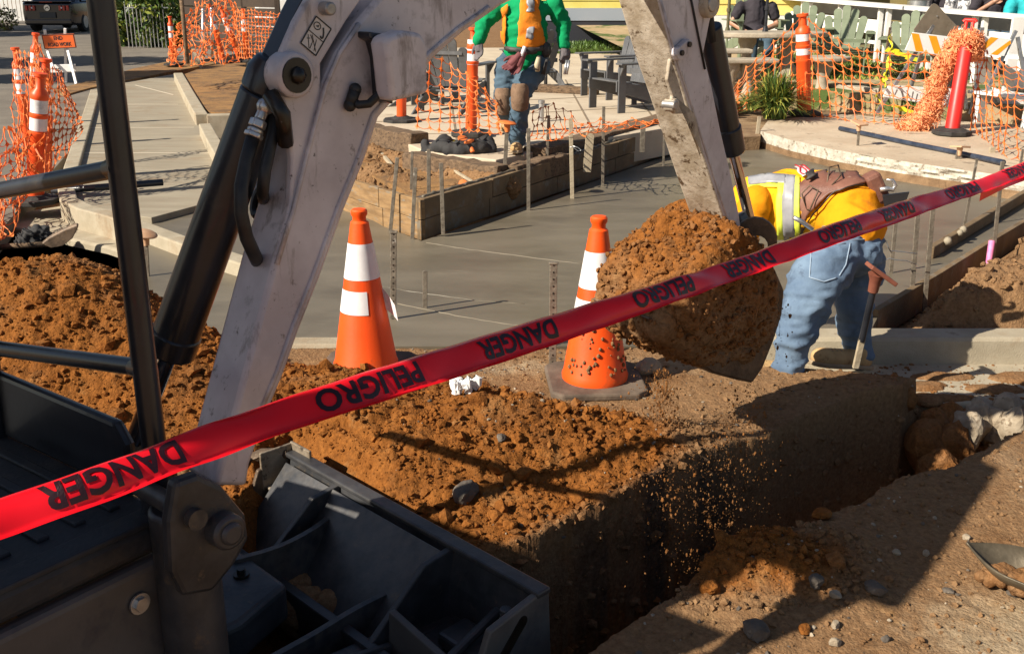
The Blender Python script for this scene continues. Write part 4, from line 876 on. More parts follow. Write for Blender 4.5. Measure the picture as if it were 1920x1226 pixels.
# right hand forms
f2 = thing('formwork', 'long single board form along the right edge of the wet slab beside the soil bank', 'formwork', tuple(gp(1648, 590, ZS)))
pp = [gp(x, y, ZS) for x, y in [(1640, 594), (1760, 522), (1850, 465), (1950, 405)]]
for i in range(3):
    b = MB(); b.bar(pp[i] + ZU * -.05, pp[i + 1] + ZU * -.05, .04, .19); b.build('board', M_formd, f2, bevel=.004)
f3 = thing('formwork', 'muddy timber rail lying along the inner edge of the wet slab on the right', 'formwork', tuple(gp(1748, 471, ZS)))
b = MB(); b.bar(gp(1744, 474, .02), gp(1945, 352, .04), .05, .09); b.build('board', M_formd, f3, bevel=.01)
for (x, y, r_) in ((1777, 452, .03), (1800, 437, .025), (1806, 431, .03)):
    b = MB(); b.ball(gp(x, y, .065), r_, 10, jit=.1); b.build('concrete_dollop', M_conc, f3, smooth=True)

nst = 0
def stake(xb, yb, xt, yt, zb, kind='steel', wdt=.024, label='', cap=None, holes=False):
    p, q = vtop(xb, yb, zb, yt, xt); t = thing('form_stake', label, 'stake', tuple(p), 'form stakes around the wet slab')
    d = (q - p).normalized(); p2 = p - d * .15
    b = MB()
    if kind == 'rod': b.tube([p2, q], wdt * .5, 8)
    else: b.bar(p2, q, wdt, wdt * (.45 if kind == 'steel' else .5), up=(0, 1, 0))
    sb = b.build('shaft', M_stakew if kind == 'wood' else M_stake, t, bevel=.002, smooth=30)
    if holes:
        b = MB(); b.bar(q - d * .004, q + d * .008, wdt * 1.25, .022, up=(0, 1, 0)); b.build('flat_head', M_stake, t, bevel=.002)
        n = int((q - p).length / .035)
        b = MB()
        for i in range(n): c = p + d * (.03 + i * .035) - Vector((0, wdt * .24, 0)); b.box(c, (.007, .003, .007))
        b.build('nail_holes', M_grease, sb, kind='stuff')
    if cap:
        cm = M_cap if cap == 'orange' else M_capdust; e = q
        b = MB(); b.lathe([(.020, -.07), (.024, -.03), (.030, .0)], e, 14); b.build('cap', cm, t, smooth=40)
        b = MB(); M_ = Matrix.Rotation(random.uniform(-.25, .25), 3, 'X') @ Matrix.Rotation(random.uniform(-.3, .3), 3, 'Y') @ Matrix.Rotation(.5, 3, 'Z')
        if cap == 'square': b.box(e + ZU * .012, (.135, .135, .016), M_)
        else: b.lathe([(.075, 0), (.078, .008), (.06, .018), (.0, .02)], e, 20, M_)
        b.build('cap_plate', cm, t, bevel=.003, smooth=40)
    return t
stake(737, 607, 738, 436, ZS - .03, wdt=.033, holes=True, label='pale flat topped perforated stake right behind the left traffic cone')
stake(797, 577, 797, 508, ZS, wdt=.026, label='short dark stake standing alone in the wet slab between the two cones')
stake(1036, 688, 1038, 494, -.01, wdt=.036, holes=True, label='pale flat topped perforated stake just left of the mud spattered cone')
for i, a in enumerate([(732, 433, 745, 296, ZS, .028, 'leaning stake on the outside of the sunlit boards, left of the corner'), (773, 449, 779, 315, ZS, .028, 'stake on the sunlit boards nearest the formwork corner'),
          (771, 358, 773, 284, .15, .022, 'stake in the dirt bed behind the sunlit boards'), (804, 361, 804, 280, .2, .030, 'dark upright stake in the dirt bed behind the formwork corner'),
          (830, 402, 827, 306, .15, .030, 'dark stake against the shaded boards just right of the corner'), (991, 390, 991, 241, .0, .030, 'stake on the shaded boards in front of the man in green'),
          (1025, 309, 1029, 217, .2, .026, 'wired stake behind the shaded boards beside the timber end'), (1130, 345, 1132, 200, .0, .028, 'tallest dark stake on the shaded boards near the grey chair'),
          (1205, 258, 1206, 229, .28, .05, 'short broad stub in the long timber by the excavator stick'), (1244, 308, 1246, 225, .0, .022, 'last stake of the shaded boards, next to the excavator stick')]):
    stake(*a[:5], wdt=a[5], label=a[6])
stake(1073, 368, 1070, 222, .0, 'wood', .034, 'pale wooden stake on the shaded boards with a loop of tie wire')
stake(1103, 292, 1107, 246, .26, 'wood', .075, 'short wide wooden peg behind the shaded boards')
stake(946, 330, 951, 232, .2, 'steel', .035, 'stake with a tilted orange safety cap in front of the man in green', cap='orange')
stake(277, 540, 272, 440, -.1, 'steel', .032, 'shaded stake with a dusty mushroom cap between cab post and boom cylinder', cap='round')
stake(1606, 306, 1611, 233, ZS, 'steel', .026, 'stake with a square dusty cap at the middle of the broken kerb', cap='square')
stake(1786, 333, 1800, 278, ZS, 'steel', .045, 'stake with an orange necked square cap below the red post', cap='square')
stake(1858, 320, 1861, 276, ZS, 'wood', .055, 'pale wooden peg at the right end of the dark conduit')
for a in [(1670, 512, 1680, 410, ZS, .024, 'leaning stake in the slab just right of the bending worker'), (1709, 557, 1721, 395, -.05, .028, 'left stake of the close pair on the right form board'), (1735, 557, 1750, 380, -.05, .028, 'right stake of the close pair on the right form board'),
          (1807, 428, 1832, 298, ZS, .020, 'thin leaning stake inside the muddy timber rail'), (1904, 368, 1918, 280, ZS, .022, 'thin stake at the far right edge of the wet slab')]:
    stake(*a[:5], wdt=a[5], label=a[6])
pk = stake(1863, 470, 1880, 303, .05, wdt=.026, label='tall stake on the soil bank with bright pink paint on its foot')
b = MB(); p, q = gp(1863, 470, .05), None; p0_, p1_ = yp(1860, 452, p.y - .02), yp(1851, 509, p.y - .10); b.tube([p0_, p1_], [.022, .018], 10); b.build('painted_foot', pmat('pink_paint', (.75, .17, .40), (.85, .30, .5), 20, .6), pk, smooth=40)
stake(1417, 276, 1424, 219, ZS, 'wood', .040, 'weathered peg between the grass clump and the bucket cylinder')
stake(1443, 276, 1447, 249, ZS, 'steel', .030, 'short stub at the left end of the broken kerb')
# capped rod leaning beside the bending worker
t = thing('form_stake', 'rod with a rust red flared cap leaning against the bending worker', 'stake', tuple(yp(1606, 688, 4.72)), 'form stakes around the wet slab')
p, q = yp(1604, 690, 4.72), yp(1640, 532, 4.66); b = MB(); b.bar(p, p.lerp(q, .35), .03, .02, up=(0, 1, 0)); b.build('worn_tip', M_stakew, t, bevel=.003); b = MB(); b.tube([p.lerp(q, .33), q], .016, 10); b.build('shaft', M_blackp, t, smooth=40)
b = MB(); d = (q - p).normalized(); M_ = d.to_track_quat('Z', 'Y').to_matrix(); b.lathe([(.024, -.04), (.028, .02), (.04, .05)], q, 12, M_); b.build('cap', pmat('cap_rust', (.17, .05, .03), (.25, .085, .05), 9, .6), t, smooth=40)
b = MB(); b.box(q + d * .05 + Vector((.02, 0, .0)), (.15, .10, .02), Matrix.Rotation(.6, 3, 'Y')); b.build('cap_plate', pmat('cap_rust', (.17, .05, .03), (.25, .085, .05), 9, .6), t, bevel=.004)
# tie wires
def wire(label, pts, r=.003):
    b = MB(); b.tube(pts, r, 5); o = b.build('tie_wire', M_zinc, None, smooth=True); tag(o, label, 'wire')
pz = gp(1560, 520, ZS + .02).y
wire('thin twisted tie wire strung between the stakes right of the bending worker', [yp(x, y, 6.1) for x, y in [(1640, 486), (1658, 489), (1668, 484), (1678, 487), (1700, 489), (1718, 496)]])
wire('second tie wire curling upward beside the leaning stake', [yp(x, y, 6.0) for x, y in [(1672, 474), (1664, 462), (1662, 452), (1668, 470), (1690, 472), (1720, 476)]])
wire('loop of tie wire on the pale wooden stake', [yp(x, y, 7.6) for x, y in [(1068, 276), (1074, 276), (1084, 284), (1090, 282), (1084, 277), (1074, 274)]])
# timber ties
def tie(label, px0, px1, z0, z1, w_, h_, mat=M_tie):
    a, c = gp(*px0, z0), gp(*px1, z1); b = MB(); n = 14; vs = []
    d = (c - a).normalized(); sd_ = Vector((-d.y, d.x, 0))
    for i in range(n + 1):
        p = a.lerp(c, i / n); j = .012
        for s_, u_ in ((-1, 0), (1, 0), (1, 1), (-1, 1)): vs.append(p + sd_ * (s_ * w_ / 2 + random.uniform(-j, j)) + ZU * (u_ * h_ + random.uniform(-j, j)) + d * random.uniform(-.02, .02))
    fs = [(i * 4 + k, i * 4 + (k + 1) % 4, (i + 1) * 4 + (k + 1) % 4, (i + 1) * 4 + k) for i in range(n) for k in range(4)] + [(3, 2, 1, 0), tuple(n * 4 + k for k in range(4))]
    b.add(vs, fs); o = b.build('timber_tie', mat, None, bevel=.012, seg=2); tag(o, label, 'timber', 'old timber ties around the patio'); return o
tie('short thick weathered timber with a split dark end beside the boom', (640, 262), (786, 288), .20, .20, .22, .20)
tie('flat weathered timber under the black bag, flush with the dirt', (768, 322), (945, 351), .12, .12, .18, .185)
tie('weathered timber edging in front of the boots of the man in green', (956, 349), (1060, 320), .12, .12, .15, .17)
tie('long dark timber running behind the shaded form boards', (1005, 312), (1262, 240), .17, .17, .26, .17)
tie('timber edging behind the man in green at the far side of the paving', (985, 172), (1120, 178), .30, .30, .12, .10)
# black bag with cap tools
bagp = gp(870, 290, .27); t = thing('tool_bag', 'slumped black cloth bag with orange caps inside on the old timber', 'bag', tuple(bagp)); b = MB()
for i in range(15):
    a = 2 * math.pi * i / 15; b.ball(bagp + Vector((.22 * math.cos(a), .13 * math.sin(a), .055 + random.uniform(-.01, .03))), (.075, .065, .07 + .015 * math.sin(3 * a)), 10)
b.ball(bagp + Vector((-.0, 0, .0)), (.22, .14, .05), 10); b.ball(bagp + Vector((.2, -.04, .04)), (.10, .08, .06), 10); b.ball(bagp + Vector((-.30, .06, .02)), (.10, .06, .06), 8); b.ball(bagp + Vector((-.36, .05, .07)), (.035, .03, .06), 8)
M_bag = pmat('black_cloth', (.022, .021, .022), (.045, .043, .043), 8, .85, 0, .5, 30)
def as_child(me, name, mat, parent):
    off = rootoff(parent); me.transform(Matrix.Translation(-off)); me.materials.clear()
    for m_ in (mat if isinstance(mat, (list, tuple)) else [mat]): me.materials.append(m_)
    me.name = name; o = bpy.data.objects.new(name, me); COL.objects.link(o); o.parent = parent; return o
as_child(remeshed(b, .016, .012, 70, 5), 'bag_body', M_bag, t)
for (x, y, rr_) in ((868, 262, .4), (880, 268, -.5)):
    b = MB(); c = gp(x, y, .40); M_ = Matrix.Rotation(rr_, 3, 'X') @ Matrix.Rotation(rr_ * .7, 3, 'Y'); b.lathe([(.02, -.09), (.026, -.02), (.05, .0), (.052, .012), (.0, .014)], c, 14, M_); b.build('spare_cap', M_cap, t, smooth=40)
b = MB(); b.box(gp(858, 268, .37), (.09, .05, .03), Matrix.Rotation(.3, 3, 'Z')); b.build('yellow_block', pmat('yellow_plastic', (.8, .62, .03)), t, bevel=.005)
b = MB(); b.box(gp(855, 296, .25), (.17, .03, .035), Matrix.Rotation(.05, 3, 'Z')); o = b.build('wood_offcut', pmat('new_pine', (.55, .33, .13), (.64, .42, .19), 6, .8), None, bevel=.003); tag(o, 'small fresh pine offcut lying in front of the black bag', 'offcut')
b = MB(); b.bar(gp(800, 288, .24), gp(892, 345, .20), .025, .02); o = b.build('wood_offcut', M_stakew, None, bevel=.003); tag(o, 'long thin grey lath leaning across the dirt bed', 'lath')
b = MB(); b.bar(gp(712, 284, .22), gp(734, 310, .18), .03, .03); o = b.build('wood_offcut', M_stakew, None, bevel=.003); tag(o, 'broken pale stick in the dirt bed beside the boom', 'stick')
b = MB(); c = gp(868, 345, .19); M_ = Matrix.Rotation(1.2, 3, 'X'); b.lathe([(.012, -.05), (.016, 0), (.036, .01), (.036, .016), (.018, .018)], c, 14, M_); o = b.build('stake_cap', M_cap, None, smooth=40); tag(o, 'orange stake cap dropped in the dirt bed by the form boards', 'stake cap')
b = MB(); cen = gp(1035, 302, .2); b.tube([cen + Vector((.11 * math.cos(a), .04 * math.sin(a), .0 + .08 * abs(math.sin(a)))) for a in np.linspace(0, math.pi, 12)], .02, 8); o = b.build('pipe_end', M_refl, None, smooth=True); tag(o, 'pale curved pipe stub under the end of the long timber', 'pipe')
# loose soil lumps in the bed behind the form
bedp = []
b = MB()
rs = random.Random(31)
for k in range(60):
    x = rs.uniform(690, 900); y = rs.uniform(300, 372); 
    if y > 372 - (x - 800) * .35 or y < 300 + max(0, (x - 780)) * .12: continue
    c = gp(x, y, .13); r_ = rs.uniform(.01, .035); b.ball(c, (r_ * 1.3, r_ * 1.1, r_ * .8), 8)
for k in range(26): f = k / 25; x, y = (640 + 300 * f, 232 + 76 * f ** .8) if f < .6 else (640 + 300 * f, 232 + 76 * f ** .8); b.ball(gp(x, y + 44, .13), (.15, .10, .10), 8, jit=.12)
for (x, y, r_) in ((715, 335, .15), (760, 350, .12), (700, 310, .15), (760, 315, .13), (830, 340, .09)): b.ball(gp(x, y, .10), (r_ * 1.5, r_ * 1.2, r_ * .7), 10)
me = remeshed(b, .012, .022, 80, 5); clod_me = me; me.name = 'dirt_clods'; me.materials.clear(); me.materials.append(M_soil); o = bpy.data.objects.new('dirt_clods', me); COL.objects.link(o); o['kind'] = 'stuff'; soil_attr(o, .22)
# conduit
b = MB(); b.tube([gp(1575, 241, .19), gp(1700, 268, .185), gp(1800, 288, .185), gp(1882, 305, .20)], .026, 10); o = b.build('conduit', pmat('blue_black_pipe', (.025, .035, .06), (.06, .075, .11), 9, .4, .2, c3=(.25, .24, .23), s3=30, t3=.66), None, smooth=40); tag(o, 'long blue black conduit lying along the broken footpath slab', 'pipe')

# ------------------------------------------------------------------ delineator posts
M_del = pmat('delineator_orange', (.85, .085, .012), (.93, .11, .016), 4, .45, c3=(.5, .06, .02), s3=12, t3=.68, w3=.1)
M_red = pmat('delineator_red', (.75, .022, .018), (.82, .03, .02), 4, .45)
M_rub = pmat('black_rubber', (.02, .018, .017), (.05, .045, .04), 9, .8, 0, .2, 40)
def delineator(label, base, top, rad=.052, mat=M_del, base_on=True, thand=False, bands=((.70, .80), (.565, .66)), group='orange delineator posts'):
    t = thing('delineator_post', label, 'delineator', tuple(base), group); base, top = Vector(base), Vector(top); d = (top - base); L_ = d.length; M_ = d.normalized().to_track_quat('Z', 'Y').to_matrix()
    top_f = .0
    prof = [(rad, 0), (rad * .97, .52 * L_), (rad * 1.06, .53 * L_), (rad * 1.06, .55 * L_), (rad * .95, .555 * L_), (rad * .95, .66 * L_), (rad * 1.06, .67 * L_), (rad * 1.06, .69 * L_), (rad * .95, .695 * L_), (rad * .95, .80 * L_), (rad * 1.05, .81 * L_), (rad * 1.0, .85 * L_), (rad * .55, .885 * L_), (rad * .52, .965 * L_), (rad * .8, .975 * L_), (rad * .8, .998 * L_), (rad * .5, L_)]
    if thand: prof = [(rad, 0), (rad * .95, .78 * L_), (rad * .8, .80 * L_)]
    b = MB(); b.lathe(prof, base, 22, M_); pb = b.build('post_tube', mat, t, smooth=40)
    if bands:
        for z0, z1 in bands:
            b = MB(); b.lathe([(rad * .975, z0 * L_), (rad * .975, z1 * L_)], base, 22, M_, caps=False); b.build('reflective_band', M_refl, pb, smooth=40)
    if thand:
        e = base + M_ @ Vector((0, 0, .79 * L_)); X = M_ @ Vector((1, 0, 0)); Z = M_ @ Vector((0, 0, 1))
        b = MB(); b.tube([e - Z * .06 - X * .035, e + Z * .17 * L_ - X * .035], .018, 10); b.tube([e - Z * .06 + X * .035, e + Z * .17 * L_ + X * .035], .018, 10); b.tube([e - Z * .06 - X * .04, e - Z * .06 + X * .04], .03, 10); b.tube([e + Z * .17 * L_ - X * .065, e + Z * .185 * L_ - X * .05, e + Z * .185 * L_ + X * .05, e + Z * .17 * L_ + X * .065], .022, 10); b.build('t_handle', mat, pb, smooth=40)
    if base_on:
        b = MB(); o = .21; pts = [base + Vector((o * math.cos(R(22.5 + 45 * k)), o * math.sin(R(22.5 + 45 * k)), -.012)) for k in range(8)]; b.prism(pts, (0, 0, .045)); b.lathe([(rad * 2.2, .03), (rad * 1.4, .06)], base, 14); b.build('rubber_base', M_rub, t, bevel=.008)
    return t
def dl(label, xb, yb, xt, yt, zb, dY=0, **k):
    p = gp(xb, yb, zb); q = yp(xt, yt, p.y + dY); return delineator(label, p, q, **k)
dl('front orange delineator of the netted group left of the footpath, two clean white bands', 66, 378, 76, 137, 0.02, rad=.070)
dl('orange delineator mostly hidden behind the front one of the netted group', 84, 345, 86, 110, 0, rad=.064)
dl('leftmost orange delineator, leaning back under netting', 58, 285, 28, 89, -.01, rad=.055)
dl('orange delineator nearest the end road work sign, leaning under netting', 62, 245, 67, 62, -.01, rad=.055)
dl('orange delineator standing alone at the left end of the far netting', 326, 122, 318, 31, .05, rad=.055)
dl('leaning orange delineator in the middle of the far netting', 420, 118, 391, 8, .15, rad=.055)
dl('orange delineator with white bands leaning left behind the far netting', 452, 116, 413, 13, .15, rad=.06)
dl('upright orange delineator at the right end of the far netting by the boom', 462, 116, 456, 17, .15, rad=.06)
dl('orange delineator behind the black bag beside the man in green', 883, 252, 888, 52, ZT + .02, rad=.058, bands=((.66, .76), (.79, .89)))
dl('orange delineator stub showing below the work light', 753, 228, 752, 60, ZT, rad=.055)
dl('orange delineator wrapped in netting beside the spiky grass clump', 1508, 215, 1505, 26, .17, rad=.09, bands=((.60, .69), (.735, .83)))
dl('red delineator with a T handle and bunched netting by the barricade', 1784, 250, 1820, 33, .18, dY=.3, rad=.078, mat=M_red, thand=True, bands=None)

# ------------------------------------------------------------------ orange safety netting
M_net = pmat('net_orange', (.86, .20, .035), (.95, .30, .07), 3, .55)
bn_ = M_net.node_tree.nodes['Principled BSDF']; tn = M_net.node_tree.nodes.new('ShaderNodeBsdfTranslucent'); tn.inputs[0].default_value = (.95, .30, .08, 1); mx_ = M_net.node_tree.nodes.new('ShaderNodeMixShader'); mx_.inputs[0].default_value = .3
M_net.node_tree.links.new(bn_.outputs[0], mx_.inputs[1]); M_net.node_tree.links.new(tn.outputs[0], mx_.inputs[2]); M_net.node_tree.links.new(mx_.outputs[0], M_net.node_tree.nodes['Material Output'].inputs[0])
def net(label, grid, nu, nv, wid=.010, jit=.012, knot=.030, seed=1, wave=.03, torn=0):
    """grid: rows (top to bottom) of control points; resampled to nu x nv knots"""
    rs = random.Random(seed); R_ = len(grid); C_ = len(grid[0])
    def at(u, v):
        fu = u * (C_ - 1); fv = v * (R_ - 1); i = min(int(fu), C_ - 2); j = min(int(fv), R_ - 2); a = fu - i; c = fv - j
        return grid[j][i].lerp(grid[j][i + 1], a).lerp(grid[j + 1][i].lerp(grid[j + 1][i + 1], a), c)
    K = {}
    for j in range(nv + 1):
        for i in range(nu + 1):
            u, v = i / nu, j / nv; p = at(u, v)
            w_ = wave * (math.sin(u * 9 + seed) * math.sin(v * 5 + seed * 2) + .6 * math.sin(u * 21 + v * 7))
            K[i, j] = p + Vector((rs.uniform(-jit, jit), w_ + rs.uniform(-jit, jit), rs.uniform(-jit, jit)))
    b = MB()
    def strand(p, q, w0, sagk):
        d = q - p; L_ = d.length
        if L_ < 1e-4: return
        m = p.lerp(q, .5) + Vector((rs.uniform(-.2, .2), rs.uniform(-.3, .3), -sagk)) * L_ * .22
        b.tube([p, p.lerp(m, .55), m, m.lerp(q, .45), q], [w0 * 1.1, w0 * .5, w0 * .42, w0 * .5, w0 * 1.1], 4, caps=False)
    for j in range(nv + 1):
        for i in range(nu + 1):
            if torn and rs.random() < torn: continue
            if i < nu: strand(K[i, j], K[i + 1, j], wid * .40, .6)
            if j < nv: strand(K[i, j], K[i, j + 1], wid * .62, .0)
            p = K[i, j]; e1 = (K[min(i + 1, nu), j] - K[max(i - 1, 0), j]); e2 = (K[i, min(j + 1, nv)] - K[i, max(j - 1, 0)])
            if e1.length > 1e-5 and e2.length > 1e-5:
                e1 = e1.normalized() * knot * .55; e2 = e2.normalized() * knot * .75; b.add([p - e1, p - e2, p + e1, p + e2], [(0, 1, 2, 3)])
    o = b.build('safety_netting', M_net, None); tag(o, label, 'netting', 'orange safety netting'); return o
def G(*rows): return [[yp(x, y, Y) for x, y, Y in r] for r in rows]
net('orange netting draped over the leaning delineators at the far left', G([(26, 100, 9.6), (45, 98, 9.5), (78, 128, 9.3), (88, 150, 9.1)], [(24, 190, 9.4), (50, 200, 9.3), (75, 220, 9.2), (90, 240, 9.0)], [(26, 300, 8.6), (45, 310, 8.6), (60, 330, 8.6), (82, 350, 8.6)]), 10, 14, .011, seed=2, knot=.034)
net('orange netting bunched on the ground at the left picture edge', G([(-40, 330, 8.5), (10, 250, 8.7), (50, 240, 8.7), (80, 250, 8.6)], [(-40, 380, 8.2), (0, 330, 8.3), (30, 330, 8.3), (70, 330, 8.3)], [(-40, 440, 7.6), (-10, 440, 7.5), (22, 430, 7.5), (30, 380, 8.0)]), 15, 11, .013, jit=.04, seed=3, knot=.04, wave=.08)
net('orange netting spread between the front delineator and the kerb', G([(88, 130, 9.0), (105, 128, 9.2), (118, 150, 9.3), (122, 165, 9.3)], [(88, 200, 8.8), (112, 205, 8.9), (134, 215, 9.0), (150, 215, 9.0)], [(82, 330, 8.5), (100, 312, 8.5), (125, 285, 8.6), (150, 250, 8.7)]), 10, 13, .011, seed=4, knot=.036)
net('orange netting over the delineator behind the end road work sign', G([(64, 80, 10.6), (72, 76, 10.6), (80, 100, 10.5), (88, 130, 10.4)], [(62, 130, 10.5), (72, 135, 10.4), (80, 150, 10.4), (90, 165, 10.3)], [(60, 210, 10.2), (70, 210, 10.2), (80, 210, 10.2), (95, 210, 10.2)]), 7, 13, .014, seed=5)
net('far orange netting heaped between the leaning delineators', G([(330, 60, 18), (352, 30, 17.8), (378, -6, 17.5), (425, -10, 17.3), (440, 10, 17)], [(322, 90, 17.6), (345, 70, 17.4), (380, 60, 17), (420, 60, 16.8), (445, 60, 16.6)], [(318, 116, 17), (340, 120, 16.6), (372, 118, 16.4), (410, 112, 16.2), (452, 112, 16)]), 20, 13, .020, jit=.05, seed=6, knot=.05, wave=.12)
net('far orange netting stretched taut right of the upright delineator', G([(440, 18, 15.5), (470, 20, 15.4), (500, 24, 15.2), (540, 28, 15)], [(445, 60, 15.4), (470, 60, 15.3), (500, 62, 15.2), (540, 64, 15)], [(450, 108, 15.3), (470, 108, 15.2), (500, 110, 15.1), (540, 112, 15)]), 14, 12, .018, seed=7, knot=.03)
net('orange netting with wide mesh hung across the grey chairs', G([(786, 90, 9.6), (840, 120, 9.7), (882, 140, 9.4), (930, 190, 9.3)], [(784, 170, 9.5), (840, 180, 9.5), (882, 190, 9.3), (932, 215, 9.2)], [(782, 240, 9.35), (840, 246, 9.3), (884, 246, 9.2), (936, 250, 9.15)]), 8, 8, .015, seed=8, knot=.040)
net('orange netting slumped on the paving along the long timber', G([(1000, 205, 9.8), (1040, 196, 9.8), (1090, 226, 9.3), (1160, 228, 9.2), (1250, 222, 9.1)], [(1000, 240, 9.5), (1045, 236, 9.4), (1090, 242, 9.1), (1160, 234, 9.0), (1250, 226, 8.9)], [(992, 258, 9.2), (1045, 258, 9.0), (1090, 250, 8.8), (1160, 240, 8.8), (1250, 230, 8.8)]), 18, 4, .012, jit=.03, seed=9, knot=.03, wave=.05)
net('orange netting rising from the benches to the netted delineator', G([(1350, 200, 13.9), (1400, 130, 13.8), (1450, 80, 13.6), (1502, 32, 13.3)], [(1352, 210, 13.8), (1400, 165, 13.7), (1450, 130, 13.5), (1502, 110, 13.3)], [(1356, 216, 13.6), (1400, 205, 13.6), (1450, 208, 13.5), (1504, 214, 13.3)]), 9, 8, .019, seed=10, knot=.046)
net('wide orange netting between the delineator and the striped barricade', G([(1506, 30, 13.3), (1545, 58, 13.2), (1600, 90, 13.0), (1660, 100, 12.7), (1770, 100, 12.2)], [(1508, 110, 13.3), (1550, 120, 13.1), (1605, 150, 12.9), (1665, 160, 12.6), (1770, 170, 12.2)], [(1510, 214, 13.2), (1560, 219, 12.9), (1610, 226, 12.6), (1670, 230, 12.4), (1745, 236, 12.1)]), 13, 8, .019, seed=11, knot=.044)
net('orange netting hanging at the right picture edge past the red post', G([(1822, 96, 12.2), (1850, 98, 12.0), (1885, 118, 11.5), (1950, 136, 11.0)], [(1822, 170, 12.1), (1850, 180, 11.7), (1885, 190, 11.0), (1950, 200, 10.4)], [(1820, 244, 11.9), (1850, 262, 11.1), (1885, 288, 10.1), (1950, 310, 9.3)]), 9, 11, .017, seed=12, knot=.04, wave=.05)
# bunched roll of netting over the red post
b = MB(); rs = random.Random(5); path = [yp(x, y, Y) for x, y, Y in [(1695, 240, 12.0), (1722, 234, 12.0), (1746, 200, 12.0), (1760, 150, 12.0), (1780, 108, 11.95), (1806, 74, 11.9), (1819, 80, 11.85), (1824, 112, 11.9)]]; pr_ = [.10, .15, .13, .115, .115, .13, .13, .09]
core = [catm(path, i * (len(path) - 1) / 40) for i in range(41)]; cr = [float(np.interp(i, np.linspace(0, 40, 8), pr_)) for i in range(41)]
b.tube(core, [q * .8 for q in cr], 9)
for k in range(1500):
    f = rs.uniform(0, 40); i = int(min(f, 39)); c = core[i].lerp(core[i + 1], f - i); r_ = cr[i]; th = rs.uniform(0, 6.28); ph = rs.uniform(-.5, .5); dirv = Vector((math.cos(th), math.sin(th), ph)).normalized()
    p = c + dirv * r_ * .75; e = Vector((rs.uniform(-1, 1), rs.uniform(-1, 1), rs.uniform(-1, 1))); e = (e - dirv * e.dot(dirv)).normalized(); q = p + (dirv * rs.uniform(-.05, .30) + e * 1.1) * r_ * rs.uniform(.4, 1.0); m = p.lerp(q, .5) + dirv * r_ * .30
    b.tube([p, m, q], [.0055, .005, .003], 3, caps=False)
o = b.build('netting_bundle', pmat('faded_net', (.78, .22, .07), (.92, .42, .20), 30, .6), None); tag(o, 'frayed roll of faded netting arched over the red T handle post', 'netting')
# ================================================================== PEOPLE
def W(x, y, Y): return yp(x, y, Y)
def limb(b, pts, seg=12):
    P = [Vector(p) for p, r in pts]; r = [q for _, q in pts]
    b.tube(P, r, seg)
    for p, q in zip(P, r): b.ball(p, q, seg)
def flesh(b, vox=.012, sm=6, wr=0.0, ws=(8, 8, 8), seed=0, fine=0):
    me = remeshed(b, vox, 0, seed, sm)
    if wr:
        n = len(me.vertices); co = np.empty(n * 3, np.float32); me.vertices.foreach_get('co', co); co = co.reshape(-1, 3); no = np.empty(n * 3, np.float32); me.vertices.foreach_get('normal', no); no = no.reshape(-1, 3)
        a = fbm(co[:, 0] * ws[0] + co[:, 1] * ws[1] * .6, co[:, 2] * ws[2] + co[:, 1] * ws[1] * .5, seed, 3)
        rid = 1 - np.abs(a) * 5; rid = np.clip(rid, 0, 1) ** 1.5
        co = co + no * ((rid - .4) * wr)[:, None]; me.vertices.foreach_set('co', co.ravel()); me.update()
    return me
def cast(o, x, y, lift=.004):
    d = ray(x, y).normalized(); off = o.matrix_world.translation
    base = rootoff(o.parent) if o.parent else Vector((0, 0, 0))
    ok, loc, nor, _ = o.ray_cast(CAM - base, d)
    if not ok: return None
    if nor.dot(d) > 0: nor = -nor
    return loc + base + nor * lift
def patch(o, corners, nu, nv, mat, name, parent, lift=.006, th=.004):
    """cloth piece lying on mesh o; corners: tl, tr, br, bl in photo pixels (or rows of points)"""
    rows = corners if isinstance(corners[0][0], (tuple, list)) else [[corners[0], corners[1]], [corners[3], corners[2]]]
    R_ = len(rows); C_ = len(rows[0]); g = {}; last = None
    for j in range(nv + 1):
        for i in range(nu + 1):
            fu = i / nu * (C_ - 1); fv = j / nv * (R_ - 1); a = min(int(fu), C_ - 2); c = min(int(fv), R_ - 2); s, t = fu - a, fv - c
            L2 = lambda p, q, f: (p[0] + (q[0] - p[0]) * f, p[1] + (q[1] - p[1]) * f)
            px = L2(L2(rows[c][a], rows[c][a + 1], s), L2(rows[c + 1][a], rows[c + 1][a + 1], s), t)
            p = cast(o, px[0], px[1], lift)
            if p is not None: g[i, j] = p
    b = MB(); idx = {}
    for k, p in g.items(): idx[k] = len(b.v); b.v.append(p)
    for j in range(nv):
        for i in range(nu):
            q = [(i, j), (i + 1, j), (i + 1, j + 1), (i, j + 1)]
            if all(k in idx for k in q):
                ps = [g[k] for k in q]
                if max((ps[0] - ps[2]).length, (ps[1] - ps[3]).length) < .25: b.f.append([idx[k] for k in q]); b.m.append(0)
    if not b.f: return None
    return b.build(name, mat, parent, smooth=True, solid=th)
def seam(o, px, mat, name, parent, r=.003, lift=.002, n=8):
    pts = []
    for p, q in zip(px[:-1], px[1:]):
        for k in range(n):
            c = cast(o, p[0] + (q[0] - p[0]) * k / n, p[1] + (q[1] - p[1]) * k / n, lift)
            if c is not None: pts.append(c)
    if len(pts) < 2: return None
    b = MB(); b.tube(pts, r, 5); return b.build(name, mat, parent, smooth=True)
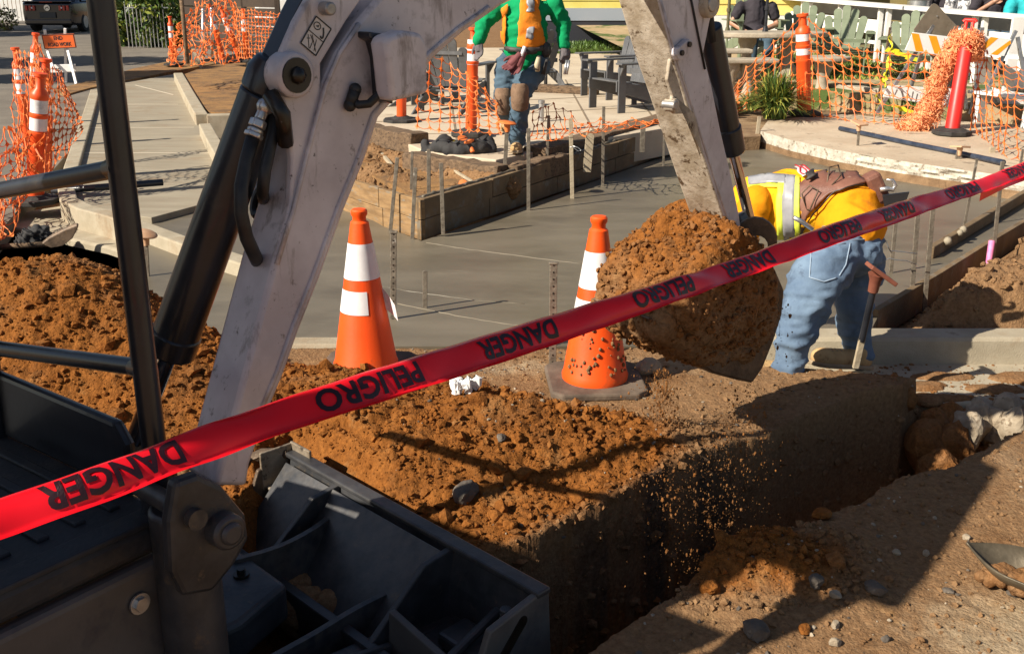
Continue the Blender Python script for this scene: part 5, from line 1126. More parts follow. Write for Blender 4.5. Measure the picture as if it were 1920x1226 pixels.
def hand(name, wr, dr, side, mat, parent, sz=.19, curl=.5, palmn=None):
    """palm, four unequal curled fingers, thumb from the side of the palm; grown as one surface"""
    dr = Vector(dr).normalized(); side = Vector(side); side = (side - dr * side.dot(dr)).normalized(); n = dr.cross(side).normalized()
    if palmn is not None and n.dot(Vector(palmn)) < 0: n = -n
    wr = Vector(wr); b = MB(); P = sz * .5
    b.tube([wr - dr * .03, wr, wr + dr * P * .5, wr + dr * P], [.030, .030, .034, .030], 10)
    for s_ in (-.026, 0, .026): b.tube([wr + dr * P * .25 + side * s_ * .7, wr + dr * P + side * s_], [.020, .018], 8)
    for k, (s_, L_) in enumerate(((-.033, .42), (-.011, .5), (.011, .47), (.033, .36))):
        p0 = wr + dr * P * .95 + side * s_; l = sz * L_ * .9; c = curl * (1 + .15 * k); pts = [p0]; a = 0; p = p0
        for j, fr in enumerate((.45, .32, .23)):
            a += c * (.55, .8, .5)[j]; p = p + (dr * math.cos(a) + n * math.sin(a) + side * s_ * .6) * l * fr; pts.append(p)
        b.tube(pts, [.0125, .0115, .0105, .0085], 8); b.ball(pts[-1], .0085, 8)
    t0 = wr + dr * P * .28 - side * .03; pts = [t0, t0 - side * .022 + dr * .03 + n * .008, t0 - side * .030 + dr * .062 + n * .02, t0 - side * .026 + dr * .085 + n * .032]
    b.tube(pts, [.017, .015, .013, .010], 8); b.ball(pts[-1], .010, 8)
    me = remeshed(b, .006, 0, 0, 2); return as_child(me, name, mat, parent)
def jeans_mat(name, c1, c2, c3): return pmat(name, c1, c2, 5, .88, 0, .75, 15, c3=c3, s3=7, t3=.60, w3=.12)
M_skin = pmat('skin', (.40, .20, .12), (.48, .26, .17), 9, .5)
M_hair = pmat('dark_hair', (.015, .010, .008), (.04, .028, .02), 60, .6)
M_jean1 = jeans_mat('faded_denim', (.085, .135, .215), (.165, .24, .34), (.055, .08, .13))
M_jean2 = jeans_mat('dark_denim', (.045, .085, .13), (.085, .14, .19), (.03, .05, .08))
M_vesty = pmat('yellow_vest', (.82, .38, .008), (.88, .46, .012), 6, .9, 0, .8, 13, spec=.2, c3=(.70, .24, .006), s3=6, t3=.55, w3=.15)
M_shirto = pmat('orange_shirt', (.78, .27, .004), (.84, .33, .008), 5, .9, 0, .8, 13, spec=.2, c3=(.50, .17, .015), s3=9, t3=.58, w3=.16)
M_lime = pmat('lime_trim', (.72, .82, .05), (.80, .88, .12), 8, .6)
M_greyr = pmat('grey_reflective', (.26, .26, .28), (.36, .36, .38), 12, .4)
M_leather = pmat('brown_leather', (.15, .06, .04), (.24, .105, .07), 9, .55, 0, .2, 90, c3=(.32, .18, .13), s3=20, t3=.62, w3=.1)
M_boot = pmat('tan_boot', (.42, .26, .11), (.55, .36, .17), 9, .8, 0, .2, 90, c3=(.28, .16, .07), s3=14, t3=.58, w3=.1)
M_sole = pmat('boot_sole', (.30, .22, .13), (.42, .32, .21), 9, .9)
M_green = pmat('green_jersey', (.004, .245, .085), (.008, .31, .115), 4, .95, 0, .9, 16, spec=.15)
M_vesto = pmat('orange_vest', (.78, .20, .015), (.85, .27, .03), 5, .95, 0, .7, 18, spec=.15, c3=(.55, .14, .02), s3=9, t3=.58, w3=.15)
M_glove = pmat('grey_glove', (.10, .085, .09), (.17, .145, .15), 14, .8, 0, .3, 120)
M_pad = pmat('knee_pad', (.17, .105, .068), (.27, .175, .115), 8, .95, 0, .3, 60, spec=.2, c3=(.12, .08, .055), s3=14, t3=.55)
M_belt = pmat('tool_belt', (.025, .022, .022), (.06, .05, .045), 10, .6)
M_maroon = pmat('maroon_glove', (.13, .03, .035), (.22, .07, .07), 9, .8)

# ---- worker bending over the slab
w1 = thing('person', 'person bending over the wet slab in yellow vest, faded jeans and leather belt', 'person', tuple(W(1545, 690, 4.83)))
skel = {
 'near': [(W(1572, 472, 4.88), .130), (W(1532, 520, 4.78), .140), (W(1506, 585, 4.72), .108), (W(1488, 640, 4.70), .088), (W(1476, 700, 4.70), .075)],
 'far': [(W(1604, 440, 5.08), .135), (W(1610, 510, 5.06), .125), (W(1600, 572, 5.00), .098), (W(1606, 630, 5.04), .082), (W(1612, 672, 5.06), .076)],
 'spine': [(W(1592, 430, 5.00), .165), (W(1592, 394, 5.10), .165), (W(1540, 386, 5.23), .165), (W(1470, 384, 5.36), .165), (W(1425, 384, 5.44), .15)],
 'arm_n': [(W(1418, 378, 5.26), .085), (W(1396, 450, 5.20), .065), (W(1398, 535, 5.28), .045)],
 'arm_f': [(W(1400, 372, 5.62), .085), (W(1370, 450, 5.66), .065), (W(1380, 540, 5.73), .045)]}
b = MB()
for k in ('near', 'far', 'arm_n', 'arm_f'): limb(b, [(p, r * .74) for p, r in skel[k]])
limb(b, [(p, r * .82) for p, r in skel['spine']])
hd = W(1352, 408, 5.58); limb(b, [(skel['spine'][-1][0], .07), (hd.lerp(skel['spine'][-1][0], .45), .06)]); b.ball(hd, (.085, .075, .105), 14); b.ball(hd + Vector((-.08, -.0, -.02)), (.018, .016, .02), 8)
as_child(flesh(b, .016, 4), 'body', M_skin, w1)
b = MB(); b.ball(hd + Vector((.02, .01, .03)), (.095, .088, .10), 14); b.build('hair', M_hair, w1, smooth=True)
for nm, k in (('glove', 'arm_n'), ('glove', 'arm_f')): hand(nm, skel[k][-1][0], (-.2, .1, -1), (1, .2, 0), M_glove, w1)
b = MB(); limb(b, skel['near'], 16); limb(b, skel['far'], 16); b.ball(W(1594, 468, 4.97), (.16, .18, .13), 16); b.ball(W(1560, 470, 4.92), (.14, .16, .12), 16)
tr = as_child(flesh(b, .013, 7, .019, (5, 5, 12), 5), 'trousers', M_jean1, w1)
b = MB(); limb(b, skel['spine'][1:], 16); b.ball(W(1594, 390, 5.14), (.18, .185, .165), 16); b.ball(W(1600, 422, 4.99), (.155, .17, .13), 16); limb(b, [(p, r * 1.08) for p, r in skel['arm_n'][:2]]); limb(b, [(p, r * 1.08) for p, r in skel['arm_f'][:2]])
sh = as_child(flesh(b, .013, 7, .012, (6, 6, 8), 9), 'shirt', M_shirto, w1)
bpy.context.view_layer.update()
# vest over the upper back, reflective bands and lime trim
vb = MB(); limb(vb, [(p, r * 1.07) for p, r in skel['spine'][2:]], 16); vb.ball(skel['spine'][3][0], (.19, .19, .185), 16)
ve = as_child(flesh(vb, .013, 6, .014, (5, 5, 9), 14), 'vest', M_vesty, w1); bpy.context.view_layer.update()
patch(ve, [[(1472, 330), (1492, 332)], [(1468, 380), (1490, 384)], [(1470, 455), (1492, 460)]], 4, 18, M_greyr, 'reflective_band', ve, .010)
patch(ve, [[(1492, 332), (1500, 334)], [(1490, 384), (1500, 388)], [(1492, 460), (1502, 460)]], 3, 18, M_lime, 'vest_trim', ve, .009)
patch(ve, [[(1460, 332), (1472, 330)], [(1456, 380), (1468, 380)], [(1458, 455), (1470, 455)]], 3, 18, M_lime, 'vest_trim', ve, .009)
patch(ve, [[(1404, 334), (1440, 328), (1474, 330)], [(1406, 348), (1440, 344), (1474, 346)]], 14, 4, M_greyr, 'reflective_band', ve, .010)
patch(ve, [[(1404, 349), (1440, 345), (1466, 347)], [(1406, 355), (1440, 352), (1466, 354)]], 14, 3, M_lime, 'vest_trim', ve, .009)
# leather back belt with wire tool loops
bb_ = [[(1496, 352), (1530, 330), (1570, 322), (1606, 326)], [(1492, 400), (1524, 366), (1565, 346), (1612, 340)], [(1502, 440), (1518, 402), (1556, 368), (1626, 346)]]
patch(sh, bb_, 22, 10, M_leather, 'tool_belt', w1, .020, .008)
patch(sh, [[(1484, 324), (1504, 322)], [(1510, 344), (1524, 336)]], 5, 8, pmat('striped_strap', (.6, .55, .55), (.66, .6, .6)), 'suspender_strap', w1, .045, .004)
for k in range(3): seam(sh, [(1489 + 6 * k, 325 - k), (1514 + 5 * k, 344 - 3 * k)], pmat('strap_red', (.5, .03, .04)), 'strap_stripe', w1, .004, .050)
patch(sh, [[(1514, 340), (1528, 334)], [(1520, 350), (1534, 344)]], 3, 3, M_belt, 'strap_buckle', w1, .050, .01)
for px in ([(1518, 392), (1512, 370), (1526, 356), (1544, 366), (1530, 392), (1518, 392)], [(1552, 350), (1556, 332), (1572, 328), (1580, 344), (1560, 354)], [(1588, 342), (1590, 324), (1606, 322), (1610, 340)]):
    pts = [cast(sh, x, y, .05 if 0 < i < len(px) - 1 else .02) for i, (x, y) in enumerate(px)]; pts = [p for p in pts if p is not None]
    if len(pts) > 2: b = MB(); b.tube(pts, .004, 6); b.build('wire_loop', M_rust, w1, smooth=True)
seam(sh, [(1502, 436), (1530, 400), (1570, 362), (1625, 350)], M_grease, 'belt_edge', w1, .004, .022)
b = MB(); c = W(1642, 352, 5.06); b.box(c, (.08, .10, .16), Matrix.Rotation(-.5, 3, 'Y')); po = b.build('tool_pouch', M_leather, w1, bevel=.02)
b = MB(); b.prism([W(x, y, 4.98) for x, y in [(1655, 366), (1706, 360), (1697, 384), (1660, 392)]], (0, .012, 0)); b.build('trowel', M_blackp, w1, bevel=.003)
b = MB(); b.tube([W(x, y, 5.0) for x, y in [(1650, 356), (1664, 354), (1674, 356), (1679, 348), (1674, 338), (1662, 337)]], [.012, .012, .011, .010, .008, .004], 8); b.build('hammer_claw', M_zinc, w1, smooth=True)
b = MB(); b.tube([W(x, y, 4.78) for x, y in [(1488, 408), (1504, 416), (1524, 430)]], .011, 8); b.build('tool_handle', M_zinc, w1, smooth=True)
# jeans pocket stitching, belt line, shoes
M_st = pmat('denim_seam', (.07, .11, .17)); M_hi = pmat('worn_seam', (.28, .36, .46))
for px in ([(1522, 462), (1594, 456)], [(1594, 456), (1586, 496), (1572, 520)], [(1522, 462), (1518, 520), (1545, 528), (1572, 520)]): seam(tr, px, M_hi, 'pocket_seam', tr, .0035, .001)
seam(tr, [(1510, 474), (1560, 452), (1640, 448)], M_hi, 'yoke_seam', tr, .003, .001); seam(tr, [(1470, 495), (1462, 560), (1462, 640)], M_st, 'side_seam', tr, .003, .001)
def boot(name, heel, toe, mat, parent, wdt=.05, hgt=.10, shaft=None):
    heel, toe = Vector(heel), Vector(toe); d = (toe - heel).normalized(); L_ = (toe - heel).length; b = MB()
    b.tube([heel + d * .02 + ZU * .045, heel + d * L_ * .45 + ZU * .045, heel + d * L_ * .85 + ZU * .04, toe - d * .02 + ZU * .035], [wdt * .85, wdt * .9, wdt * .95, wdt * .6], 14)
    b.ball(heel + d * L_ * .22 + ZU * hgt * .75, (wdt * .95, wdt * .95, .06), 12); b.ball(toe - d * L_ * .15 + ZU * .045, (wdt * .9, wdt * .9, .045), 12)
    b.tube([heel + d * L_ * .15 + ZU * .05, shaft if shaft is not None else heel + d * L_ * .18 + ZU * .2], [wdt * .9, wdt * .95], 12)
    o = as_child(flesh(b, .009, 4), name, mat, parent)
    s = MB(); sd_ = Vector((-d.y, d.x, 0)); out = []
    for t_, w_ in ((-.01, .5), (.1, .85), (.35, .75), (.6, .95), (.85, .9), (1.0, .45)): out.append((t_, w_))
    pts = [heel + d * L_ * t_ + sd_ * wdt * w_ * 1.12 for t_, w_ in out] + [heel + d * L_ * t_ - sd_ * wdt * w_ * 1.12 for t_, w_ in out[::-1]]
    s.prism(pts, ZU * .024); s.build('sole', M_sole, o, bevel=.006); return o
bo = boot('boot', W(1630, 690, 5.04), W(1519, 683, 4.90), M_boot, w1, .055, shaft=W(1612, 655, 5.06)); boot('boot', W(1500, 715, 4.76), W(1400, 705, 4.76), M_boot, w1, .055, shaft=W(1476, 690, 4.71))
for k in range(4):
    bpy.context.view_layer.update(); seam(bo, [(1556 + k * 8, 655 - k * 1), (1566 + k * 8, 662)], M_sole, 'lace', bo, .003, .002, 3)

# ---- man in green walking on the paving
YG = gp(968, 286, ZT).y
w2 = thing('person', 'person in green long sleeved top and orange vest walking with knee pads and grey gloves', 'person', tuple(W(968, 286, YG)))
def g(x, y, dy=0): return W(x, y, YG + dy)
fl = [(g(1006, 122, .02), .125), (g(990, 152, -.06), .110), (g(976, 180, -.12), .092), (g(973, 220, -.08), .086), (g(970, 262, -.02), .078)]
bl = [(g(955, 122, .05), .125), (g(948, 152, .04), .105), (g(944, 184, .02), .088), (g(946, 208, .22), .072), (g(950, 224, .48), .060)]
tor = [(g(983, 122, .03), .150), (g(984, 92, .03), .165), (g(986, 55, .03), .175), (g(986, 20, .05), .165), (g(986, 6, .05), .11)]
al = [(g(928, 20, .05), .085), (g(906, 44, .06), .070), (g(898, 76, .0), .052)]; ar = [(g(1040, 8, .05), .085), (g(1056, 48, .08), .070), (g(1058, 86, .0), .050)]
b = MB()
for q in (fl, bl, al, ar): limb(b, [(p, r * .74) for p, r in q])
limb(b, [(p, r * .8) for p, r in tor]); hd = g(986, -34, .03); limb(b, [(g(986, 0, .04), .06), (hd, .06)]); b.ball(hd, (.075, .09, .11), 14); b.ball(hd + Vector((0, -.09, -.01)), (.015, .02, .022), 8)
for s_ in (-1, 1): b.ball(hd + Vector((.075 * s_, .0, 0)), (.012, .02, .03), 8)
as_child(flesh(b, .015, 3), 'body', M_skin, w2)
b = MB(); b.ball(hd + Vector((0, .015, .04)), (.085, .10, .10), 14); b.build('hair', M_hair, w2, smooth=True)
b = MB(); limb(b, fl, 16); limb(b, bl, 16); b.ball(g(983, 118, .03), (.19, .135, .12), 16)
t2 = as_child(flesh(b, .014, 6, .018, (7, 7, 13), 25), 'trousers', M_jean2, w2)
b = MB(); limb(b, tor, 16); b.ball(g(985, 60, .03), (.205, .15, .24), 16); b.ball(g(985, 96, .02), (.19, .145, .09), 16); b.ball(g(985, 18, .05), (.24, .13, .10), 16); limb(b, al, 14); limb(b, ar, 14)
s2 = as_child(flesh(b, .014, 6, .018, (6, 6, 9), 29), 'shirt', M_green, w2)
hand('glove', al[-1][0], (.05, -.25, -1), (.8, -.6, 0), M_glove, w2, .20, .35); hand('glove', ar[-1][0], (.12, -.3, -1), (-.8, -.6, 0), M_glove, w2, .20, .75)
bpy.context.view_layer.update()
patch(s2, [[(979, -8), (994, -8), (1007, -6)], [(974, 45), (992, 46), (1012, 44)], [(971, 88), (994, 92), (1019, 84)]], 10, 18, M_vesto, 'vest_panel', w2, .022, .006)
patch(s2, [[(940, 18), (953, 12)], [(940, 50), (951, 50)], [(942, 82), (950, 84)]], 4, 14, M_vesto, 'vest_panel', w2, .022, .006)
patch(s2, [[(989, -8), (999, -8)], [(989, 24), (999, 24)]], 3, 8, M_greyr, 'reflective_patch', w2, .032, .004)
patch(s2, [[(988, 54), (1000, 54)], [(986, 72), (998, 74)]], 3, 4, M_greyr, 'reflective_patch', w2, .032, .004)
patch(s2, [[(938, 84), (985, 92), (1030, 84)], [(940, 94), (985, 101), (1030, 93)]], 16, 2, M_belt, 'tool_belt', w2, .030, .012)
b = MB(); b.ball(g(1024, 94, -.06), (.05, .04, .07), 10); b.tube([g(1012, 106, -.18), g(1006, 132, -.2)], [.02, .03], 8); b.tube([g(1026, 112, -.12), g(1018, 140, -.12)], [.014, .02], 8); b.build('tool_pouch', M_belt, w2, smooth=True)
b = MB(); b.tube([g(1010, 108, -.20), g(1007, 122, -.21), g(1008, 134, -.2)], [.018, .026, .022], 8); b.build('hammer_handle', pmat('bone_handle', (.5, .42, .28)), w2, smooth=True)
b = MB(); b.tube([g(984, 88, -.2), g(978, 106, -.22)], .018, 8); b.build('tool_handle', M_refl, w2, smooth=True)
hand('spare_glove', g(980, 104, -.20), (-.45, -.1, -1), (1, -.3, 0), M_maroon, w2, .21, .3); hand('spare_glove', g(972, 106, -.21), (-.75, -.1, -.8), (1, -.3, 0), M_maroon, w2, .20, .4)
for c in (g(975, 178, -.12), g(944, 186, .02)):
    b = MB(); b.tube([c + ZU * .10 + Vector((0, -.03, 0)), c + ZU * .04 + Vector((0, -.035, 0)), c - ZU * .05 + Vector((0, -.03, 0)), c - ZU * .12 + Vector((0, -.01, 0))], [.070, .084, .082, .076], 16); as_child(flesh(b, .010, 4), 'knee_pad', M_pad, w2)
boot('boot', g(972, 282, .10), g(966, 288, -.20), M_boot, w2, .055, shaft=g(970, 255, 0)); boot('boot', g(950, 236, .48), g(948, 250, .30), M_boot, w2, .055, shaft=g(950, 222, .48))
b = MB(); p = ar[-1][0] + Vector((.02, -.08, -.12)); b.tube([p, p + Vector((-.02, -.02, -.12))], [.012, .010], 8); b.tube([p + Vector((.02, 0, 0)), p + Vector((.0, -.02, -.12))], [.012, .010], 8); o = b.build('pliers', M_zinc, None, smooth=True); tag(o, 'pair of pliers hanging from a glove of the person in green, beside the grey chairs', 'pliers')

# ---- people behind: one in a chair, three at the counter
def sitter(label, cx, cy, Y, sc, shirt, hair, hairdown=0, arms=None, trousers=M_jean2, lean=0, headcol=M_skin, chin=True):
    """cx, cy: pixel of the chest centre; sc: height unit"""
    c = W(cx, cy, Y); t = thing('person', label, 'person', tuple(c - ZU * .75)); k = sc
    def q(x, y, z): return c + Vector((x, y, z)) * k
    b = MB(); limb(b, [(q(0, .02, -.28), .17 * k), (q(0, .0, 0), .16 * k), (q(0, .02, .18), .14 * k)]); b.ball(q(0, .02, .14), (.22 * k, .11 * k, .11 * k), 14); b.ball(q(0, -.05, -.22), (.19 * k, .18 * k, .16 * k), 14)
    A = arms or ([(-.22, .02, .14), (-.30, -.02, -.14), (-.10, -.24, -.24)], [(.22, .02, .14), (.30, -.02, -.14), (.08, -.24, -.24)])
    s = MB(); s.v = [Vector(v) for v in b.v]; s.f = list(b.f); s.m = list(b.m)
    for a in A: limb(s, [(q(*a[0]), .085 * k), (q(*[(u + v) / 2 for u, v in zip(a[0], a[1])]), .078 * k)])
    body = MB(); limb(body, [(q(0, .02, .2), .06 * k), (q(0, 0, .33), .055 * k)]); limb(body, [(q(0, .02, -.28), .13 * k), (q(0, .02, .16), .11 * k)]); H_ = q(0, -.02, .44); body.ball(H_, (.078 * k, .095 * k, .115 * k), 14)
    body.ball(H_ + Vector((0, -.098, -.005)) * k, (.014 * k, .02 * k, .02 * k), 8); body.ball(H_ + Vector((0, -.07, -.085)) * k, (.035 * k, .035 * k, .025 * k), 8)
    for s_ in (-1, 1): body.ball(H_ + Vector((.08 * s_, .0, 0)) * k, (.012 * k, .02 * k, .03 * k), 8)
    for a in A: limb(body, [(q(*a[0]), .055 * k), (q(*a[1]), .048 * k), (q(*a[2]), .036 * k)])
    for s_ in (-1, 1): limb(body, [(q(.1 * s_, -.05, -.30), .07 * k), (q(.12 * s_, -.48, -.28), .06 * k), (q(.12 * s_, -.50, -.70), .045 * k)])
    as_child(flesh(body, .016, 3), 'body', M_skin, t); as_child(flesh(s, .016, 4, .012, (8, 8, 9), 40), 'shirt', shirt, t)
    p = MB()
    for s_ in (-1, 1): limb(p, [(q(.1 * s_, -.02, -.32), .10 * k), (q(.12 * s_, -.48, -.28), .085 * k), (q(.12 * s_, -.50, -.72), .065 * k)])
    as_child(flesh(p, .018, 3), 'trousers', trousers, t)
    for s_ in (-1, 1): b = MB(); e = q(.12 * s_, -.55, -.76); b.ball(e, (.045 * k, .12 * k, .045 * k), 10); b.build('shoe', M_belt, t, smooth=True)
    for a in A: d = Vector(a[2]) - Vector(a[1]); hand('hand', q(*a[2]), d, Vector((0, 0, 1)) if abs(d.normalized().z) < .8 else Vector((1, 0, 0)), M_skin, t, .17 * k, .5)
    b = MB(); b.ball(H_ + Vector((0, .02, .035)) * k, (.088 * k, .098 * k, .10 * k), 14)
    if hairdown: limb(b, [(H_ + Vector((0, .05, 0)) * k, .09 * k), (H_ + Vector((.02, .08, -.25)) * k, .09 * k), (H_ + Vector((.03, .06, -hairdown)) * k, .05 * k)])
    as_child(flesh(b, .014, 3), 'hair', hair, t); return t
M_polo = pmat('black_polo', (.020, .016, .022), (.035, .028, .036), 6, .85)
YS = 16.6
p_ = sitter('seated person in a black polo shirt leaning back behind the low stone table', 1416, 33, YS, 1.05, M_polo, pmat('grey_beard', (.35, .32, .30), (.5, .47, .44), 40, .8), arms=([(-.22, .02, .14), (-.34, -.02, -.08), (-.16, -.22, -.20)], [(.24, .02, .14), (.32, -.02, -.10), (.0, -.24, -.20)]))
hp0 = W(1418, -3, YS - .2)
b = MB(); c = W(1418, 33, YS) + Vector((0, -.11, .39)); b.ball(c, (.055, .045, .05), 10); b.build('beard', pmat('white_beard', (.5, .47, .44), (.65, .62, .6), 40, .9), p_, smooth=True)
sitter('person with long dark hair seated behind the counter beside the steel pot', 1778, 12, 17.6, 1.05, M_polo, M_hair, .42)
sitter('person in a grey white patterned top seated behind the white counter', 1812, 16, 17.3, 1.05, pmat('patterned_top', (.10, .10, .11), (.75, .73, .72), 14, .8, cont=(.46, .54)), pmat('brown_hair', (.12, .06, .025), (.22, .12, .05), 40, .6), .3)
sitter('person in a black top with bare arms seated behind the white counter', 1860, 18, 16.9, 1.05, M_polo, M_hair, .38, arms=([(-.22, .02, .14), (-.33, -.05, -.10), (-.05, -.12, .10)], [(.22, .02, .14), (.34, -.02, -.08), (.2, -.15, -.24)]))
sitter('person in a turquoise top at the right end of the white counter', 1925, 30, 15.8, 1.05, pmat('turquoise_top', (.01, .34, .38), (.02, .42, .46), 6, .8), M_hair, .3)
# ================================================================== BACKGROUND
M_grey = pmat('grey_chair_paint', (.085, .085, .088), (.13, .13, .135), 5, .5, 0, .1, 60)
M_sage = pmat('sage_chair_paint', (.15, .18, .11), (.21, .245, .155), 5, .55, 0, .1, 60)
M_dkgreen = pmat('dark_green_paint', (.02, .045, .025), (.035, .065, .04), 5, .55)
M_wpaint = pmat('white_paint', (.74, .72, .68), (.82, .80, .77), 4, .55, 0, .05, 60, c3=(.5, .47, .42), s3=7, t3=.64, w3=.1)
M_stone = pmat('pale_cast_stone', (.34, .285, .21), (.46, .39, .30), 9, .9, 0, .35, 50, c3=(.34, .28, .20), s3=12, t3=.58, w3=.1)
def adirondack(label, mat, group):
    t = thing('adirondack_chair', label, 'chair', (0, 0, 0), group)                      # faces -y locally
    b = MB()
    n = 5; wid = .52
    for i in range(n):
        x = -wid / 2 + wid / n * (i + .5); top = .92 - .10 * abs(i - 2) ** 1.6 / 2
        fan = x * .16
        z0, z1 = .30, top; hw = wid / n / 2 - .003; hw2 = hw * 1.22; xb = x * .86; xt = x * 1.18
        def bp2(xx, z): return (xx, .20 + (z - .3) * .36, z)
        out = [bp2(xb - hw * .9, z0), bp2(xb + hw * .9, z0), bp2(xt + hw2 * .95, z1 - hw2)] + [bp2(xt + hw2 * math.cos(a_), z1 - hw2 + hw2 * math.sin(a_)) for a_ in np.linspace(.2, math.pi - .2, 8)] + [bp2(xt - hw2 * .95, z1 - hw2)]
        b.prism(out, (0, .018, -.006))
    bk_ = b.build('backrest', mat, t, bevel=.003)
    b = MB(); b.bar((-.29, .245, .42), (.29, .245, .42), .02, .06); b.bar((-.24, .36, .70), (.24, .36, .70), .02, .05); b.build('back_brace', mat, bk_, bevel=.003)
    b = MB()
    for i in range(5): y = -.26 + i * .108; b.box((0, y, .36 - .03 * i + (.0 if i else -.012)), (.54, .10, .018))
    b.build('seat', mat, t, bevel=.003)
    for s_ in (-1, 1):
        b = MB(); b.prism([(s_ * .36 - .065, -.36, .545), (s_ * .36 + .065, -.36, .545), (s_ * .36 + .07, .0, .545), (s_ * .36 + .04, .36, .545), (s_ * .36 - .05, .36, .545), (s_ * .36 - .065, 0, .545)], (0, 0, .02)); b.build('armrest', mat, t, bevel=.004)
        b = MB(); b.box((s_ * .31, -.27, .27), (.022, .10, .54)); b.prism([(s_ * .30, -.31, .545), (s_ * .40, -.31, .545), (s_ * .30, -.31, .38)], (0, .02, 0)); b.build('front_leg', mat, t, bevel=.003)
        b = MB(); b.prism([(s_ * .285, -.34, .36), (s_ * .285, -.34, .24), (s_ * .285, .55, .0), (s_ * .285, .68, .0), (s_ * .285, .22, .26)], (s_ * .02, 0, 0)); b.build('side_rail', mat, t, bevel=.003)
        b = MB(); b.bar((s_ * .31, .33, .0), (s_ * .31, .33, .545), .022, .07, up=(0, 1, 0)); b.build('rear_post', mat, t, bevel=.003)
    return t
def put(base, label, p, rz, sc): 
    o = copy_tree(base); o['label'] = label; place(o, p, rz, sc); return o
gbase = adirondack('grey slatted chair seen from behind, wrapped by orange netting left of the man in green', M_grey, 'grey slatted garden chairs')
place(gbase, gp(856, 205, ZT), R(160), .98)
put(gbase, 'grey slatted chair mostly hidden behind the boom work light and netting', gp(800, 190, ZT), R(120), .98)
put(gbase, 'nearer grey slatted chair in profile beside the excavator stick', gp(1150, 205, ZT) + Vector((.15, 0, 0)), R(-62), 1.02)
put(gbase, 'farther grey slatted chair in profile behind its twin by the stick', gp(1150, 182, ZT), R(-62), 1.0)
put(gbase, 'grey slatted chair standing directly behind the man in green', gp(1000, 165, ZT), R(200), .95)
sbase = adirondack('sage green fan back chair left of the netted delineator by the white counter', M_sage, 'sage green garden chairs')
TZ = .66
place(sbase, W(1502, 95, 16.6), R(-14), 1.02)
def zterr(p, dz=0): return Vector((p.x, p.y, dz))
for lab, x, ytop, Y, rz in (('sage green fan back chair with five slats between two counter posts', 1588, 12, 15.9, -18), ('sage green chair half hidden behind the diamond sign', 1716, 22, 15.2, -22)):
    p = W(x, ytop, Y); put(sbase, lab, Vector((p.x, p.y, p.z - .93)), R(rz), 1.02)
p = W(1512, 6, 16.6); sbase.location = Vector((p.x, p.y, p.z - .93))
p = W(1412, 42, 16.8); put(sbase, 'dark green low chair under the seated man in black', Vector((p.x, p.y - .1, p.z - .52)), R(8), 1.0)
# stone tables and benches
def table(label, c, rx, ry, ztop, th, ped, cat='table', name='stone_table', rect=False):
    t = thing(name, label, cat, (c.x, c.y, ztop - .5)); b = MB()
    if rect: b.box((c.x, c.y, ztop - th / 2), (rx * 2, ry * 2, th), Matrix.Rotation(rect, 3, 'Z'))
    else: b.prism([(c.x + rx * math.cos(a), c.y + ry * math.sin(a), ztop - th) for a in np.linspace(0, 2 * math.pi, 33)[:-1]], (0, 0, th))
    b.build('slab_top', M_stone, t, bevel=.02, seg=3)
    for dx in ped:
        b = MB(); b.lathe([(.13, -.62), (.13, -.42), (.09, -.38), (.07, -.25), (.10, -.14), (.13, -.08), (.13, 0)], (c.x + dx[0], c.y + dx[1], ztop - th), 20); b.build('pedestal', M_stone, t, smooth=40)
    return t
table('long round ended stone table in front of the seated man in black', W(1442, 60, 15.4), .84, .45, W(1442, 60, 15.4).z, .07, ((-.3, 0), (.3, 0)))
table('curved pale stone bench with carved legs behind the spiky grass', W(1385, 110, 14.6), .52, .18, W(1385, 110, 14.6).z, .06, ((-.1, 0), (.16, .05)), 'bench', 'stone_bench', rect=.06)
table('weathered stone bench just behind the carved bench', W(1368, 92, 15.0), .30, .16, W(1368, 92, 15.0).z, .06, ((-.1, 0),), 'bench', 'stone_bench', rect=.05)
table('round stone table seen through the netting right of the delineator', W(1546, 106, 14.4), .36, .26, W(1546, 106, 14.4).z, .06, ((0, 0),))
# terrace edging timbers
for lab, a, c in (('pale log edging the sandy terrace behind the wide netting', (1560, 176), (1690, 192)), ('timber step behind the benches left of the netted delineator', (1425, 148), (1500, 156)), ('pale log edging behind the red post', (1720, 170), (1830, 178))):
    tie(lab, a, c, .30, .30, .18, .14, M_stone)
# umbrella poles
for lab, x, yb, Y, mat in (('slim olive umbrella pole left of the seated man', 1364, 60, 15.9, pmat('olive_paint', (.10, .085, .04))), ('slim black umbrella pole through the stone table', 1435, 58, 15.4, M_blackp)):
    p = W(x, yb, Y); b = MB(); b.tube([p - ZU * .1, p + ZU * 2.4], .022, 10); b.lathe([(.034, .28), (.034, .33)], p, 12); b.tube([p - ZU * .1, p + ZU * .06], [.06, .03], 12); o = b.build('umbrella_pole', mat, None, smooth=40); tag(o, lab, 'pole')
